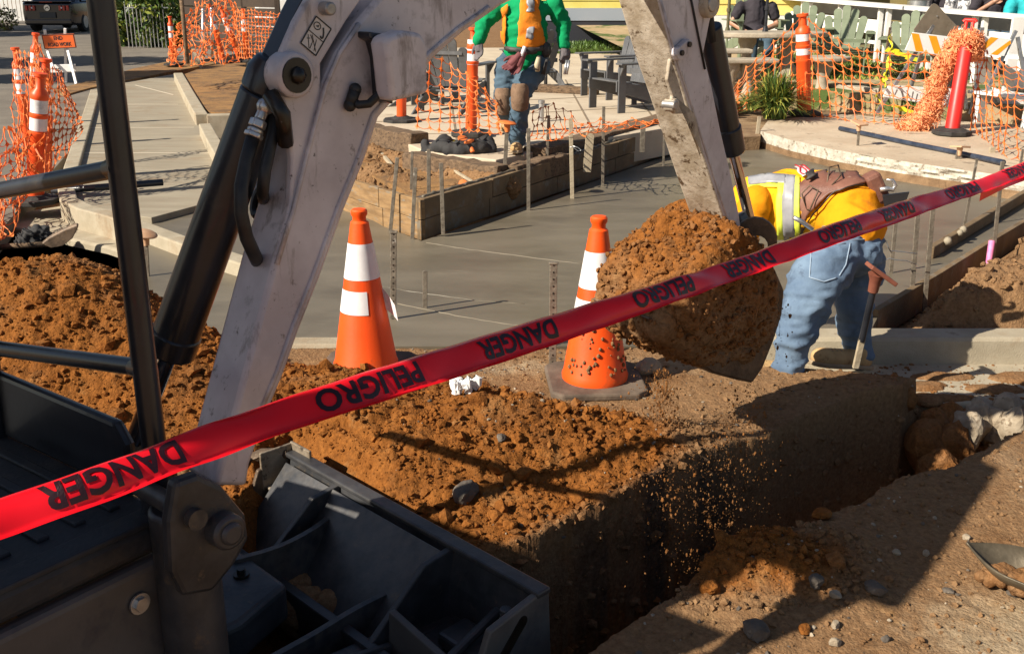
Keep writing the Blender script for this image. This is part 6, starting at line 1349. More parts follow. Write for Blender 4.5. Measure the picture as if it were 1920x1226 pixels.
# white counter
ct = thing('bar_counter', 'long white painted outdoor counter with posts and rails behind the green chairs', 'counter', (6, 15, .7))
A0, A1 = W(1452, -6, 20.0), W(1990, 38, 14.4)
cd = (A1 - A0); cd.z = 0; CLn = cd.length; cd.normalize(); cn = Vector((cd.y, -cd.x, 0)); cn = cn if cn.y < 0 else -cn
def cq(s_, f, z): return A0 + (A1 - A0) * (s_ / CLn) + cn * f + ZU * z
b = MB(); b.bar(cq(-.3, .05, 0), cq(CLn, .05, 0), .34, .055); b.build('counter_top', M_wpaint, ct, bevel=.006)
for i, s_ in enumerate(np.linspace(.1, CLn - .3, 7)):
    for d_ in (-.09, .09):
        b = MB(); b.bar(cq(s_ + d_, .1, -.04), cq(s_ + d_, .1, -1.1), .075, .075, up=(0, 1, 0)); b.build('post', M_wpaint, ct, bevel=.004)
for z0, h_ in ((-.34, .22), (-.58, .055)):
    b = MB(); b.bar(cq(-.3, .02, z0), cq(CLn, .02, z0), .03, h_); b.build('rail', M_wpaint, ct, bevel=.004)
b = MB(); b.bar(cq(-.3, -.25, -.13), cq(CLn, -.25, -.13), .03, .20); b.build('back_board', pmat('grey_board', (.30, .29, .28), (.38, .37, .35), 3, .8), ct, bevel=.004)
b = MB(); b.bar(cq(-.3, -.3, -.86), cq(CLn, -.3, -.86), .03, .16); b.build('skirting', pmat('brown_board', (.12, .08, .05), (.17, .12, .08), 3, .8), ct, bevel=.004)
for s_, d in ((4.3, 0), (4.75, .1), (2.2, 0), (5.6, .0), (6.1, .1), (7.0, .0)):
    if s_ < CLn - .2:
        t = thing('bar_stool', 'dark legged stool tucked behind the white counter', 'stool', tuple(cq(s_, -.55, -.92)), 'dark stools behind the counter'); c = cq(s_, -.55, -.38)
        b = MB(); b.lathe([(.17, -.03), (.18, 0), (.16, .02)], c, 18); b.build('seat', M_blackp, t, smooth=40)
        for k in range(4): a = k * math.pi / 2 + .6; b = MB(); b.tube([c + Vector((.10 * math.cos(a), .10 * math.sin(a), -.02)), c + Vector((.2 * math.cos(a), .2 * math.sin(a), -.56))], .014, 8); b.build('leg', M_blackp, t)
pc = W(1724, 9, 17.6); b = MB(); b.lathe([(.19, -.10), (.19, .06), (.205, .07), (.205, .08), (.18, .08), (.17, -.05)], pc, 26); o = b.build('steel_pot', pmat('brushed_steel', (.5, .5, .5), (.62, .62, .62), 20, .35, .9), None, smooth=40); tag(o, 'wide shallow steel pot standing on the white counter', 'pot')
# white picnic benches at the right edge
for lab, x, y, Y in (('white plank bench half hidden by netting at the far right', 1880, 105, 13.6), ('lower white plank bench at the right edge behind the netting', 1890, 178, 12.6)):
    c = W(x, y, Y); t = thing('plank_bench', lab, 'bench', (c.x, c.y, c.z - .35)); b = MB()
    b.bar(c - cd * .45, c + cd * .55, .34, .035); b.build('seat', M_wpaint, t, bevel=.004); 
    for k in (-.3, .4): b = MB(); b.bar(c + cd * k, c + cd * k - ZU * .36, .06, .3, up=cn); b.build('leg', M_wpaint, t, bevel=.004)
b = MB(); c = W(1905, 70, 14.0); b.bar(c + ZU * .25, c - ZU * .75, .16, .05, up=(0, 1, 0)); o = b.build('white_board', M_wpaint, None, bevel=.005); tag(o, 'white upright board leaning at the right picture edge', 'board')
# yellow house
M_yel = pmat('shaded_yellow_siding', (.62, .52, .12), (.70, .60, .17), 2, .7)  # duller, more olive yellow; this wall's shade is put into the colour
hs = thing('house', 'yellow clapboard house with a pale blue grey skirting behind the lawn', 'house', (1, 25, .6)); Yh = 24.5
b = MB(); x0, x1 = W(980, 20, Yh).x, W(1345, 20, Yh).x
for k in range(16): z0 = 1.16 + k * .17; b.prism([(x0, Yh, z0), (x0, Yh - .02, z0), (x0, Yh, z0 + .17)], (x1 - x0, 0, 0))
b.prism([(x0, Yh, .6), (x0, Yh + .2, .6), (x0, Yh + .2, 3.9), (x0, Yh, 3.9)], (x1 - x0, 0, 0)); b.build('wall', M_yel, hs)
b = MB(); b.prism([(x0 - .05, Yh - .04, .90), (x0 - .05, Yh - .002, .90), (x0 - .05, Yh - .002, 1.17), (x0 - .05, Yh - .05, 1.17)], (x1 - x0, 0, 0)); b.build('skirting_board', pmat('blue_grey_paint', (.32, .36, .42)), hs)
b = MB(); b.prism([(x0 - .05, Yh - .02, .35), (x0 - .05, Yh - .001, .35), (x0 - .05, Yh - .001, .90), (x0 - .05, Yh - .02, .90)], (x1 - x0, 0, 0)); b.build('base', pmat('dark_base', (.03, .03, .04)), hs)
Yw = 19.5; hw = thing('house', 'sunlit yellow boarded wall with white base behind the seated man', 'house', (4.5, Yw, .6)); b = MB(); x0, x1 = W(1328, 20, Yw).x, W(1530, 20, Yw).x
for k in range(14): z0 = 1.18 + k * .19; b.prism([(x0, Yw, z0), (x0, Yw - .02, z0), (x0, Yw, z0 + .19)], (x1 - x0, 0, 0))
b.prism([(x0, Yw, .5), (x0, Yw + .2, .5), (x0, Yw + .2, 3.9), (x0, Yw, 3.9)], (x1 - x0, 0, 0)); b.build('wall', pmat('sunlit_yellow_siding', (.80, .62, .16), (.86, .70, .22), 2, .7), hw)  # lighter copy of the house yellow, sunlight put into the colour
b = MB(); b.prism([(x0, Yw - .05, .6), (x0, Yw - .002, .6), (x0, Yw - .002, 1.17), (x0, Yw - .05, 1.17)], (x1 - x0, 0, 0)); b.build('skirting_board', M_wpaint, hw)
# steep roof eave far right: dark wall behind the counter people
Yb = 21; b = MB(); x0, x1 = W(1530, 0, Yb).x, W(2100, 0, Yb).x; b.prism([(x0, Yb, .4), (x1, Yb - 3, .4), (x1, Yb - 2.8, .4), (x0, Yb + .2, .4)], (0, 0, 3.2)); o = b.build('wall', pmat('olive_wall', (.16, .12, .04), (.22, .17, .06), 3, .8), None); tag(o, 'olive brown building wall in shade behind the counter', 'wall')
# metal pipe bollard behind the man
p = gp(1015, 228, ZT); b = MB(); b.tube([p, p + ZU * .22], .03, 12); b.tube([p + ZU * .2, p + ZU * .23], .038, 12); o = b.build('pipe_stub', M_zinc, None, smooth=40); tag(o, 'short galvanised pipe stub standing in the paving', 'pipe')
# ------------------------------------------------------------------ barricades and the back of a diamond sign
M_bw = pmat('barricade_white', (.78, .76, .73), (.84, .82, .80), 6, .45, c3=(.45, .42, .38), s3=12, t3=.66, w3=.08); M_bo = pmat('barricade_orange', (.85, .33, .01), (.90, .38, .02), 6, .45)
M_alu = pmat('galvanised', (.30, .31, .32), (.45, .45, .46), 14, .4, .7, c3=(.22, .20, .18), s3=9, t3=.6)
def barricade(label, Y, legs, panel, stripes, low, dots=()):
    c = W(*panel[3], Y); t = thing('barricade', label, 'barricade', (c.x, c.y, .3), 'striped folding barricades')
    for (xa, ya, xb, yb, dY) in legs:
        b = MB(); b.bar(W(xa, ya, Y + .08), W(xb, yb, Y + dY * .3 + .04), .042, .03, up=(0, 1, 0)); b.build('leg', M_alu, t, bevel=.003)
    e1 = W(*panel[1], Y) - W(*panel[0], Y)
    b = MB(); b.prism([W(x, y, Y - .03) for x, y in panel], (0, .02, 0)); pn = b.build('panel', M_bw, t, bevel=.003)
    for s_ in stripes: b = MB(); b.prism([W(x, y, Y - .032) for x, y in s_], (0, .0015, 0)); b.build('stripe', M_bo, pn)
    for lo in low:
        b = MB(); b.prism([W(x, y, Y - .03) for x, y in lo], (0, .02, 0)); b.build('lower_panel', M_bw, t, bevel=.003)
    return t
Yq = 12.75
bar1 = barricade('barricade with upright orange stripes under the diamond sign', Yq, [(1755, 40, 1643, 214, -.25), (1840, 60, 1772, 200, -.25), (1740, 60, 1700, 190, .45), (1795, 70, 1812, 205, .45)],
    [(1712, 61), (1786, 70), (1776, 106), (1697, 95)], [[(1709, 62.5), (1723, 64.5), (1732, 97.5), (1717, 96.5)], [(1741, 67), (1756, 68.5), (1767, 103), (1752, 101)]],
    [[(1666, 160), (1806, 168), (1800, 205), (1656, 182)]])
M_scr = pmat('scuff', (.10, .09, .08))
b = MB()
for px in ([(1672, 166), (1676, 180), (1682, 168)], [(1690, 172), (1694, 186)], [(1700, 170), (1708, 190), (1712, 172)], [(1720, 176), (1716, 192), (1728, 194)]):
    b.tube([W(x, y, Yq - .031) for x, y in px], .006, 4)
b.build('worn_lettering', M_scr, bar1)
barricade('barricade with slanted worn orange stripes behind the red post', Yq + .15, [(1905, 58, 1850, 170, -.2), (1842, 52, 1830, 120, .2), (1908, 70, 1935, 230, -.2), (1850, 70, 1818, 215, -.1)],
    [(1832, 66), (1897, 74), (1883, 106), (1822, 99)], [[(1858, 70), (1872, 72), (1841, 99), (1829, 98)], [(1894, 76), (1896, 82), (1870, 104), (1858, 102)]], [[(1860, 164), (1918, 176), (1922, 206), (1870, 192)]])
sg = thing('road_sign', 'unpainted metal back of a tall diamond sign standing in the barricade', 'sign', (W(1752, 60, Yq + .1).x, Yq + .1, .4)); b = MB(); b.prism([W(x, y, Yq + .06) for x, y in [(1752, 7), (1757, 9), (1797, 52), (1797, 58), (1757, 112), (1750, 112), (1714, 62), (1714, 55), (1747, 9)]], (0, .012, 0)); b.build('plate', pmat('sign_back', (.23, .19, .14), (.34, .29, .22), 5, .4, .6, c3=(.45, .40, .32), s3=3, t3=.55, w3=.2), sg, bevel=.003)
b = MB(); b.bar(W(1752, 10, Yq + .09), W(1758, 170, Yq + .12), .04, .02, up=(0, 1, 0)); b.build('mast', M_alu, sg)
b = MB(); b.prism([W(x, y, Yq + .05) for x, y in [(1775, 108), (1798, 112), (1800, 165), (1782, 178), (1768, 160)]], (0, .01, 0)); b.build('lower_plate', pmat('sign_back_lower', (.05, .04, .03), (.09, .075, .06), 5, .5, .4), sg)
b = MB(); c = W(1757, 31, Yq + .055); b.tube([c, c - Vector((0, .01, 0))], .008, 8); b.build('bolt', M_zinc, sg)
# yellow caution tape tied on a lath
t = thing('caution_tape', 'loose yellow caution tape tied to a thin lath behind the netting', 'tape', tuple(W(1648, 180, 13.2))); b = MB(); b.bar(W(1645, 195, 13.2), W(1669, 52, 13.2), .02, .02, up=(0, 1, 0)); b.build('lath', M_tie, t)
M_ytape = pmat('yellow_tape', (.80, .72, .02), (.88, .80, .05), 8, .5)
b = MB()
def ribbon(b, px, Y, w_):
    P = [W(x, y, Y) for x, y in px]; n = 6 * (len(P) - 1); vs = []
    for i in range(n + 1): p = catm(P, i * (len(P) - 1) / n); vs += [p + Vector((w_ * .5 * math.cos(i), .0, w_ * .5)), p - Vector((w_ * .5 * math.cos(i), .02, w_ * .5))]
    b.add(vs, [(2 * i, 2 * i + 2, 2 * i + 3, 2 * i + 1) for i in range(n)])
for px, w_ in (([(1668, 66), (1670, 95), (1664, 130), (1657, 150), (1652, 150)], .05), ([(1662, 92), (1680, 98), (1700, 106), (1722, 114)], .05), ([(1668, 100), (1660, 140), (1658, 165)], .03), ([(1644, 176), (1648, 192)], .05), ([(1674, 196), (1690, 204), (1716, 212)], .04)): ribbon(b, px, 13.12, w_ * 1.2)
b.build('ribbon', M_ytape, t, smooth=True, kind='stuff')
# ------------------------------------------------------------------ plants
def grass_clump(label, c, n, L_, seed, mats):
    rs = random.Random(seed); b = MB()
    for k in range(n):
        a = rs.uniform(0, 6.283); l = L_ * rs.uniform(.55, 1.1); out = rs.uniform(.15, 1.0); p = c + Vector((rs.gauss(0, .05), rs.gauss(0, .05), 0)); w_ = rs.uniform(.009, .018); d = Vector((math.cos(a), math.sin(a), 0)); sd_ = Vector((-d.y, d.x, 0)); vs = []
        for i in range(6):
            f = i / 5; q = p + d * (out * l * f * (.35 + .65 * f)) + ZU * (l * (f * 1.0 - out * .85 * f * f)); ww = w_ * (1 - f) ** .7 + .0006; vs += [q + sd_ * ww, q - sd_ * ww]
        b.mi = 0 if rs.random() < .62 else 1; b.add(vs, [(2 * i, 2 * i + 2, 2 * i + 3, 2 * i + 1) for i in range(5)])
    o = b.build('grass_clump', mats, None); tag(o, label, 'plant'); return o
M_gr1 = pmat('grass_blade', (.045, .085, .015), (.085, .14, .025), 30, .5); M_gr2 = pmat('grass_blade_yellow', (.30, .31, .05), (.45, .43, .09), 30, .5)
cg = gp(1452, 222, .17); grass_clump('spiky green and yellow striped grass clump at the corner of the broken kerb', cg, 900, .74, 3, [M_gr1, M_gr2])
grass_clump('smaller spiky grass clump tucked left of the netted delineator', gp(1412, 205, .2), 160, .40, 4, [M_gr1, M_gr2])
def foliage(label, centre, rad, n, leaf, mats, name='shrub', cat='shrub', trunk=None, seed=1, group=None, holes=.35):
    rs = np.random.RandomState(seed); c = np.array(list(centre)); rad = np.array(rad)
    d = rs.normal(size=(n, 3)); d /= np.linalg.norm(d, axis=1)[:, None]; r_ = rs.uniform(.35, 1.0, n) ** .5
    P = d * r_[:, None]; 
    keep = (np.sin(P[:, 0] * 6 + seed) * np.sin(P[:, 1] * 5 + 1) * np.sin(P[:, 2] * 6 + 2 * seed) > -holes); P = P[keep]
    bump = 1 + .25 * np.sin(P[:, 0] * 7 + seed) * np.sin(P[:, 2] * 8)
    P = c + P * rad * bump[:, None]; m = len(P)
    a = rs.normal(size=(m, 3)); a /= np.linalg.norm(a, axis=1)[:, None]; e = np.cross(a, rs.normal(size=(m, 3))); e /= np.linalg.norm(e, axis=1)[:, None]
    l = leaf * rs.uniform(.6, 1.3, m)[:, None]; V = np.concatenate([P - a * l, P + e * l * .5, P + a * l, P - e * l * .5], 0); i = np.arange(m); F = np.stack([i, i + m, i + 2 * m, i + 3 * m], 1)
    t = thing(name, label, cat, (float(c[0]), float(c[1]), 0.0), group)
    off = np.array(list(rootoff(t))); fm = rs.randint(0, len(mats), m)
    fastmesh('crown' if name == 'tree' else 'foliage', V - off, F, mats, t, smooth=False, fm=fm)
    if trunk:
        b = MB(); b.tube([Vector((trunk[0], trunk[1], -.2)), Vector((trunk[0] + .1, trunk[1], c[2] * .5)), Vector((c[0], c[1], c[2]))], [.22, .17, .08], 10)
        for k in range(6): a_ = k * 1.05; b.tube([Vector((c[0], c[1], c[2] - rad[2] * .5)), Vector((c[0] + rad[0] * .7 * math.cos(a_), c[1] + rad[1] * .7 * math.sin(a_), c[2] + rad[2] * .3 * math.sin(k * 2)))], [.08, .025], 6)
        b.build('trunk', M_tie, t, smooth=True)
    return t
M_l1 = pmat('leaf_green', (.05, .10, .012), (.10, .17, .02), 3, .5); M_l2 = pmat('leaf_yellow', (.20, .24, .03), (.30, .32, .05), 3, .5); M_l3 = pmat('leaf_dark', (.02, .045, .01), (.04, .075, .015), 3, .5)
hb = [(232, 45, 30.5, .9, 1.3, 'yellow green hedge shrub beside the cab post by the road'), (262, 40, 31, .8, 1.35, 'hedge shrub with dark gaps in front of the slatted iron fence'), (296, 36, 30, .8, 1.3, 'dense green hedge shrub nearest the far netting'), (322, 30, 31, .7, 1.5, 'darker hedge shrub at the right end of the roadside hedge')]
for i, (x, y, Y, rx, rz, lab) in enumerate(hb):
    p = W(x, y, Y); foliage(lab, (p.x, p.y, 1.1), (rx, .6, rz), 2600, .085, [M_l1, M_l2, M_l3] if i != 1 else [M_l3, M_l3, M_l1], seed=i + 3, group='roadside hedge shrubs')
pb_ = W(205, 30, 33); foliage('small bright shrub showing between the car and the cab post', (pb_.x + .3, pb_.y, .9), (.5, .5, 1.0), 900, .08, [M_l2, M_l1], seed=12)
pq = W(8, 42, 40); foliage('dry brown bush at the foot of the white picket fence', (pq.x, pq.y, .35), (.5, .4, .45), 700, .06, [pmat('leaf_dry', (.22, .15, .07), (.3, .2, .1), 3, .6), M_l2], seed=13)
t = thing('iron_fence', 'dark iron picket fence half buried in the roadside hedge', 'fence', tuple(W(265, 70, 29.6)))
for k in range(11):
    p = W(240 + k * 7, 68, 29.6); b = MB(); b.tube([Vector((p.x, p.y, 0)), Vector((p.x, p.y, 1.15))], .014, 6); b.build('picket', M_zinc, t)
b = MB(); p, q = W(236, 40, 29.6), W(318, 40, 29.6); b.bar((p.x, p.y, 1.05), (q.x, q.y, 1.05), .03, .03); b.build('rail', M_zinc, t)
t = thing('picket_fence', 'white picket fence behind the dark parked car', 'fence', tuple(W(20, 42, 46)))
for k in range(24):
    p = W(-30 + k * 7.6, 42, 46); b = MB(); b.prism([(p.x - .07, p.y, .1), (p.x + .07, p.y, .1), (p.x + .07, p.y, 1.25), (p.x, p.y, 1.38), (p.x - .07, p.y, 1.25)], (0, .03, 0)); b.build('picket', M_wpaint, t)
b = MB(); p, q = W(-40, 40, 46.1), W(160, 40, 46.1); b.bar((p.x, p.y, .45), (q.x, q.y, .45), .03, .1); b.bar((p.x, p.y, 1.0), (q.x, q.y, 1.0), .03, .1); b.build('rail', M_wpaint, t)
t = thing('board_fence', 'dark brown horizontal board fence behind the far netting', 'fence', tuple(W(410, 20, 24)))
p, q = W(345, 20, 25), W(520, 24, 23)
for k in range(8): b = MB(); b.bar((p.x, p.y, .35 + k * .19), (q.x, q.y, .35 + k * .19), .03, .165); b.build('board', pmat('dark_board', (.035, .022, .015), (.06, .04, .026), 3, .8) if k == 0 else bpy.data.materials['dark_board'], t)
for f_ in (0, .33, .66, 1): c = p.lerp(q, f_); b = MB(); b.bar((c.x, c.y + .04, 0), (c.x, c.y + .04, 2), .1, .1, up=(0, 1, 0)); b.build('post', bpy.data.materials['dark_board'], t)
# chain link posts by the far netting
for i, (x, yb, yt, Y) in enumerate(((381, 110, 20, 17.0), (397, 108, 18, 17.4))):
    p = W(x, yb, Y); q = W(x, yt, Y); b = MB(); b.tube([p, q], .028, 10); b.ball(q, .034, 10); o = b.build('fence_post', M_zinc, None, smooth=True); tag(o, ('left' if i == 0 else 'right') + ' galvanised fence post of the pair inside the far netting', 'post')
b = MB(); p = W(352, 120, 15.8); b.tube([p, W(344, 40, 15.9), W(338, -20, 16)], .03, 10); o = b.build('wooden_pole', M_tie, None, smooth=True); tag(o, 'slanting weathered wooden pole behind the far heap of netting', 'pole')
for lab, a, c in (('pale leaning lath of the pair at the foot of the far netting', (350, 118), (342, 88)), ('crossing pale lath at the foot of the far netting', (378, 128), (362, 92))):
    b = MB(); b.bar(gp(*a, .1), yp(c[0], c[1], gp(*a, .1).y), .06, .03, up=(0, 1, 0)); o = b.build('lath', M_stakew, None); tag(o, lab, 'lath')
# off-frame street trees whose shade falls across the road
for i, (x, y, z, rx, ry, rz) in enumerate(((-17.5, 21.0, 5.2, 2.6, 1.6, 1.5), (-26, 36, 6.0, 5.0, 4.5, 2.4), (-15, 17.0, 5.6, 2.2, .9, 1.2))):
    foliage(('broad leafy street tree shading the road by the sign', 'tall street tree shading the parked car', 'slim street tree nearest the site')[i], (x, y, z), (rx, ry, rz), 5200, (.17, .34, .17)[i], [M_l1, M_l3], 'tree', 'tree', trunk=(x, y), seed=20 + i, group='street trees', holes=.25)
# ------------------------------------------------------------------ parked car seen from behind
YC = gp(88, 62, -.01).y; cx = W(92, 40, YC).x
car = thing('parked_car', 'dark coupe seen from behind with lit red tail lamps and a round badge', 'car', (cx, YC + 2, 0))
M_car = pmat('dark_car_paint', (.012, .010, .014), None, rough=.18, coat=.8); M_glass = pmat('dark_glass', (.010, .014, .022), None, rough=.06, coat=.5); M_tail = pmat('tail_lamp_red', (.42, .012, .012), None, rough=.15, coat=.6); M_tyre = pmat('tyre', (.012, .012, .012), (.02, .02, .02), 9, .8)
def cl(x, y, z): return Vector((cx + x, YC + y, z))
rings = []   # cross sections front to back: y, half width low, half width high, z low, z belt, half width roof, z roof
b = MB()
for y, wl_, wb, z0, zb in ((0, .80, .84, .32, .98), (.12, .90, .90, .24, 1.02), (.9, .94, .92, .22, 1.02), (3.2, .94, .92, .22, .98), (4.4, .86, .82, .26, .78)):
    rings.append([cl(-wl_, y, z0), cl(-wl_ - .02, y, (z0 + zb) / 2), cl(-wb, y, zb), cl(wb, y, zb), cl(wl_ + .02, y, (z0 + zb) / 2), cl(wl_, y, z0)])
vs = [p for r_ in rings for p in r_]; fs = [(i * 6 + k, i * 6 + (k + 1) % 6, (i + 1) * 6 + (k + 1) % 6, (i + 1) * 6 + k) for i in range(4) for k in range(6)] + [tuple(range(6))[::-1], tuple(24 + k for k in range(6))]
b.add(vs, fs); b.build('body', M_car, car, bevel=.06, seg=3, smooth=40)
b = MB(); vs = [cl(-.86, .55, 1.01), cl(.86, .55, 1.01), cl(.62, 1.35, 1.40), cl(-.62, 1.35, 1.40), cl(-.88, 3.1, .97), cl(.88, 3.1, .97), cl(.64, 2.3, 1.40), cl(-.64, 2.3, 1.40)]
b.add(vs, [(0, 1, 2, 3), (3, 2, 6, 7), (7, 6, 5, 4), (1, 5, 6, 2), (0, 3, 7, 4)]); cb_ = b.build('cabin', M_car, car, bevel=.05, seg=3, smooth=40)
b = MB(); b.prism([cl(-.74, .60, 1.05), cl(.74, .60, 1.05), cl(.56, 1.25, 1.37), cl(-.56, 1.25, 1.37)], (0, -.03, .012)); b.build('rear_window', M_glass, cb_)
b = MB(); b.prism([cl(.905, .8, 1.03), cl(.895, 2.8, 1.0), cl(.66, 2.3, 1.36), cl(.66, 1.4, 1.36)], (.012, 0, .004)); b.build('side_window', M_glass, cb_)
b = MB(); b.bar(cl(-.82, .03, 1.04), cl(.82, .03, 1.04), .22, .04); b.build('spoiler', M_car, car, bevel=.015)
b = MB(); b.bar(cl(-.22, -.07, 1.03), cl(.22, -.07, 1.03), .02, .03); b.build('brake_lamp', M_tail, car)
for s_ in (-1, 1):
    for k in range(3): b = MB(); b.box(cl(s_ * (.46 + k * .13), -.035, .82), (.09, .05, .17)); b.build('tail_lamp', M_tail, car, bevel=.012)
    b = MB(); b.box(cl(s_ * .52, -.062, .83), (.05, .02, .06)); b.build('lamp_lens', M_refl, car, bevel=.008)
    for y in (.85, 3.55):
        b = MB(); b.tube([cl(s_ * .72, y, .33), cl(s_ * .95, y, .33)], .33, 26); wt = b.build('wheel', M_tyre, car, bevel=.03, smooth=40); b = MB(); b.tube([cl(s_ * .94, y, .33), cl(s_ * .965, y, .33)], .21, 20); b.build('rim', M_alu, wt, smooth=40)
b = MB(); b.tube([cl(0, -.02, .83), cl(0, -.045, .83)], .105, 22); bd_ = b.build('badge', pmat('badge_chrome', (.6, .6, .62), None, rough=.2, metal=.8), car, smooth=40)
b = MB(); b.bar(cl(-.06, -.047, .82), cl(.05, -.047, .86), .02, .022); b.bar(cl(.03, -.047, .85), cl(.06, -.047, .80), .012, .018); b.bar(cl(-.05, -.047, .82), cl(-.07, -.047, .77), .012, .018); b.build('emblem', M_blackp, bd_)
b = MB(); b.box(cl(0, -.04, .58), (.56, .03, .19)); b.build('number_plate', pmat('plate_grey', (.06, .06, .062)), car, bevel=.006)
b = MB(); b.box(cl(0, -.02, .36), (1.6, .10, .16)); b.build('bumper', M_car, car, bevel=.03)
pv_ = W(498, 8, 27); t = thing('parked_van', 'white van corner with a red and amber tail lamp behind the boom', 'van', (pv_.x, 27, 0)); b = MB(); b.box((pv_.x + .35, 28.2, 1.55), (1.3, 2.4, 1.2)); b.box((pv_.x + .35, 28.2, .75), (1.36, 2.5, .5)); b.build('body', M_wpaint, t, bevel=.12, seg=3)
for z_, m_ in ((1.42, M_tail), (1.52, pmat('amber_lamp', (.8, .25, .01), rough=.2))):
    b = MB(); b.box((pv_.x - .16, 26.98, z_), (.30, .06, .09)); b.build('tail_lamp', m_, t, bevel=.01)
# ------------------------------------------------------------------ END ROAD WORK sign on a folding stand
Ysg = gp(120, 158, -.01).y
sg2 = thing('road_work_sign', 'orange end road work sign on a white folding stand by the road', 'sign', tuple(gp(112, 158, -.01)))
def sq(x, y, dy=0): return W(x, y, Ysg + dy)
for (xa, ya, xb, yb, dy) in ((122, 54, 124, 158, .35), (84, 56, 96, 160, .35), (126, 90, 143, 158, -.3), (88, 92, 100, 130, -.3)):
    b = MB(); b.bar(sq(xa, ya, 0), sq(xb, yb, dy), .045, .03, up=(0, 1, 0)); b.build('leg', M_bw, sg2, bevel=.003)
pn = [(77, 66), (138, 63.5), (143.5, 90), (83, 93)]
b = MB(); b.prism([sq(x, y, -.06) for x, y in pn], (0, .02, 0)); pl_ = b.build('sign_panel', pmat('sign_orange', (.72, .11, .012), (.78, .14, .02), 5, .5), sg2, bevel=.006)
def panel_pt(u, v, lift): 
    a = sq(77, 66, -.06); e1 = sq(138, 63.5, -.06) - a; e2 = sq(83, 93, -.06) - a; return a + e1 * u + e2 * v - Vector((0, lift, 0))
def put_text(word, u0, u1, v0, v1, parent, f=panel_pt, bold=.03):
    bm, (x0, x1, y0, y1) = text_mesh(word, 1, bold); b = MB(); vs = [f(u0 + (u1 - u0) * (v.co.x - x0) / (x1 - x0), v1 + (v0 - v1) * (v.co.y - y0) / (y1 - y0), .003) for v in bm.verts]
    b.add(vs, [tuple(x.index for x in q.verts) for q in bm.faces]); bm.free(); b.build('lettering', M_ink, parent)
put_text('END', .36, .63, .14, .40, pl_); put_text('ROAD WORK', .15, .87, .56, .84, pl_)
b = MB(); fr_ = [(.02, .04), (.98, .04), (.98, .96), (.02, .96), (.02, .04)]
for p, q in zip(fr_[:-1], fr_[1:]): b.bar(panel_pt(*p, .002), panel_pt(*q, .002), .012, .004, up=(0, 1, 0))
b.build('border', M_ink, pl_)
b = MB(); b.prism([sq(x, y, -.12) for x, y in [(94, 122), (141, 120.5), (142, 134.5), (95, 137)]], (0, .02, 0)); lp = b.build('lower_panel', M_bw, sg2, bevel=.005)
def lp_pt(u, v, lift): a = sq(94, 122, -.12); return a + (sq(141, 120.5, -.12) - a) * u + (sq(95, 137, -.12) - a) * v - Vector((0, lift, 0))
put_text('60', .18, .40, .40, .82, lp, lp_pt)
# ------------------------------------------------------------------ small site objects
b = MB(); b.tube([gp(100, 358, .03), gp(180, 352, .10), gp(305, 342, .09)], .03, 10); o = b.build('black_bar', M_blackp, None, smooth=40); tag(o, 'black steel bar lying across the new left kerb', 'bar')
t = thing('shovel', 'muddy pointed shovel blade lying with black gloves in the shaded left gutter', 'shovel', tuple(gp(110, 450, -.06))); Yv = gp(100, 455, -.06).y
b = MB(); b.prism([W(x, y, Yv) for x, y in [(78, 458), (92, 447), (120, 432), (144, 423), (147, 426), (136, 448), (118, 462), (96, 466)]], (0, .02, .02)); b.build('blade', M_rust, t, bevel=.008)
b = MB(); b.tube([W(85, 458, Yv + .02), W(20, 462, Yv + .05), W(-60, 470, Yv + .1)], .022, 10); b.build('handle', M_tie, t, smooth=True)
t = thing('work_gloves', 'pair of black work gloves heaped on the shaded left gutter', 'gloves', tuple(gp(65, 452, -.06)))
b = MB()
for (x, y, r_) in ((52, 448, .07), (62, 440, .075), (74, 436, .07), (84, 440, .06), (70, 450, .07), (40, 456, .05)): b.ball(W(x, y, Yv + .1), (r_ * 1.2, r_, r_ * .8), 10)
as_child(flesh(b, .012, 3, .03, (20, 20, 20), 60), 'cloth', M_bag, t)
t = thing('shovel', 'steel shovel scoop with soil in it at the lower right edge', 'shovel', tuple(gp(1880, 1060, .03)))
b = MB(); n = 14; vs = []
L0, L1 = gp(1812, 1016, .10), gp(2060, 1112, .09)
ax = (L1 - L0); ax.z = 0; an = ax.normalized(); sdv = Vector((-an.y, an.x, 0))
for i in range(n + 1):
    f = i / n; wv = .11 * math.sin(min(1, f * 2.2) * math.pi / 2)
    for j in range(9):
        u = -1 + j / 4; vs.append(L0.lerp(L1, f) + sdv * (u * wv) + ZU * (-.075 * (1 - u * u) * min(1, f * 3) + .0))
b.add(vs, [(i * 9 + j, i * 9 + j + 1, (i + 1) * 9 + j + 1, (i + 1) * 9 + j) for i in range(n) for j in range(8)]); b.build('scoop', pmat('worn_shovel', (.085, .068, .045), (.17, .135, .09), 9, .5, .4, .2, 60), t, solid=.006, smooth=True)
b = MB(); b.tube([L1 - ZU * .02, L1 + an * 1.0 + ZU * .1], .02, 10); b.build('handle', M_stakew, t, smooth=True)
b = MB()
for k in range(120): b.ball(L0.lerp(L1, random.uniform(.2, .8)) + sdv * random.uniform(-.06, .05) + ZU * random.uniform(-.072, -.052), random.uniform(.007, .018), 8, jit=.2)
mm = remeshed(b, .006, .008, 90, 1); o = as_child(mm, 'soil_load', M_soil, t); soil_attr(o, .35)
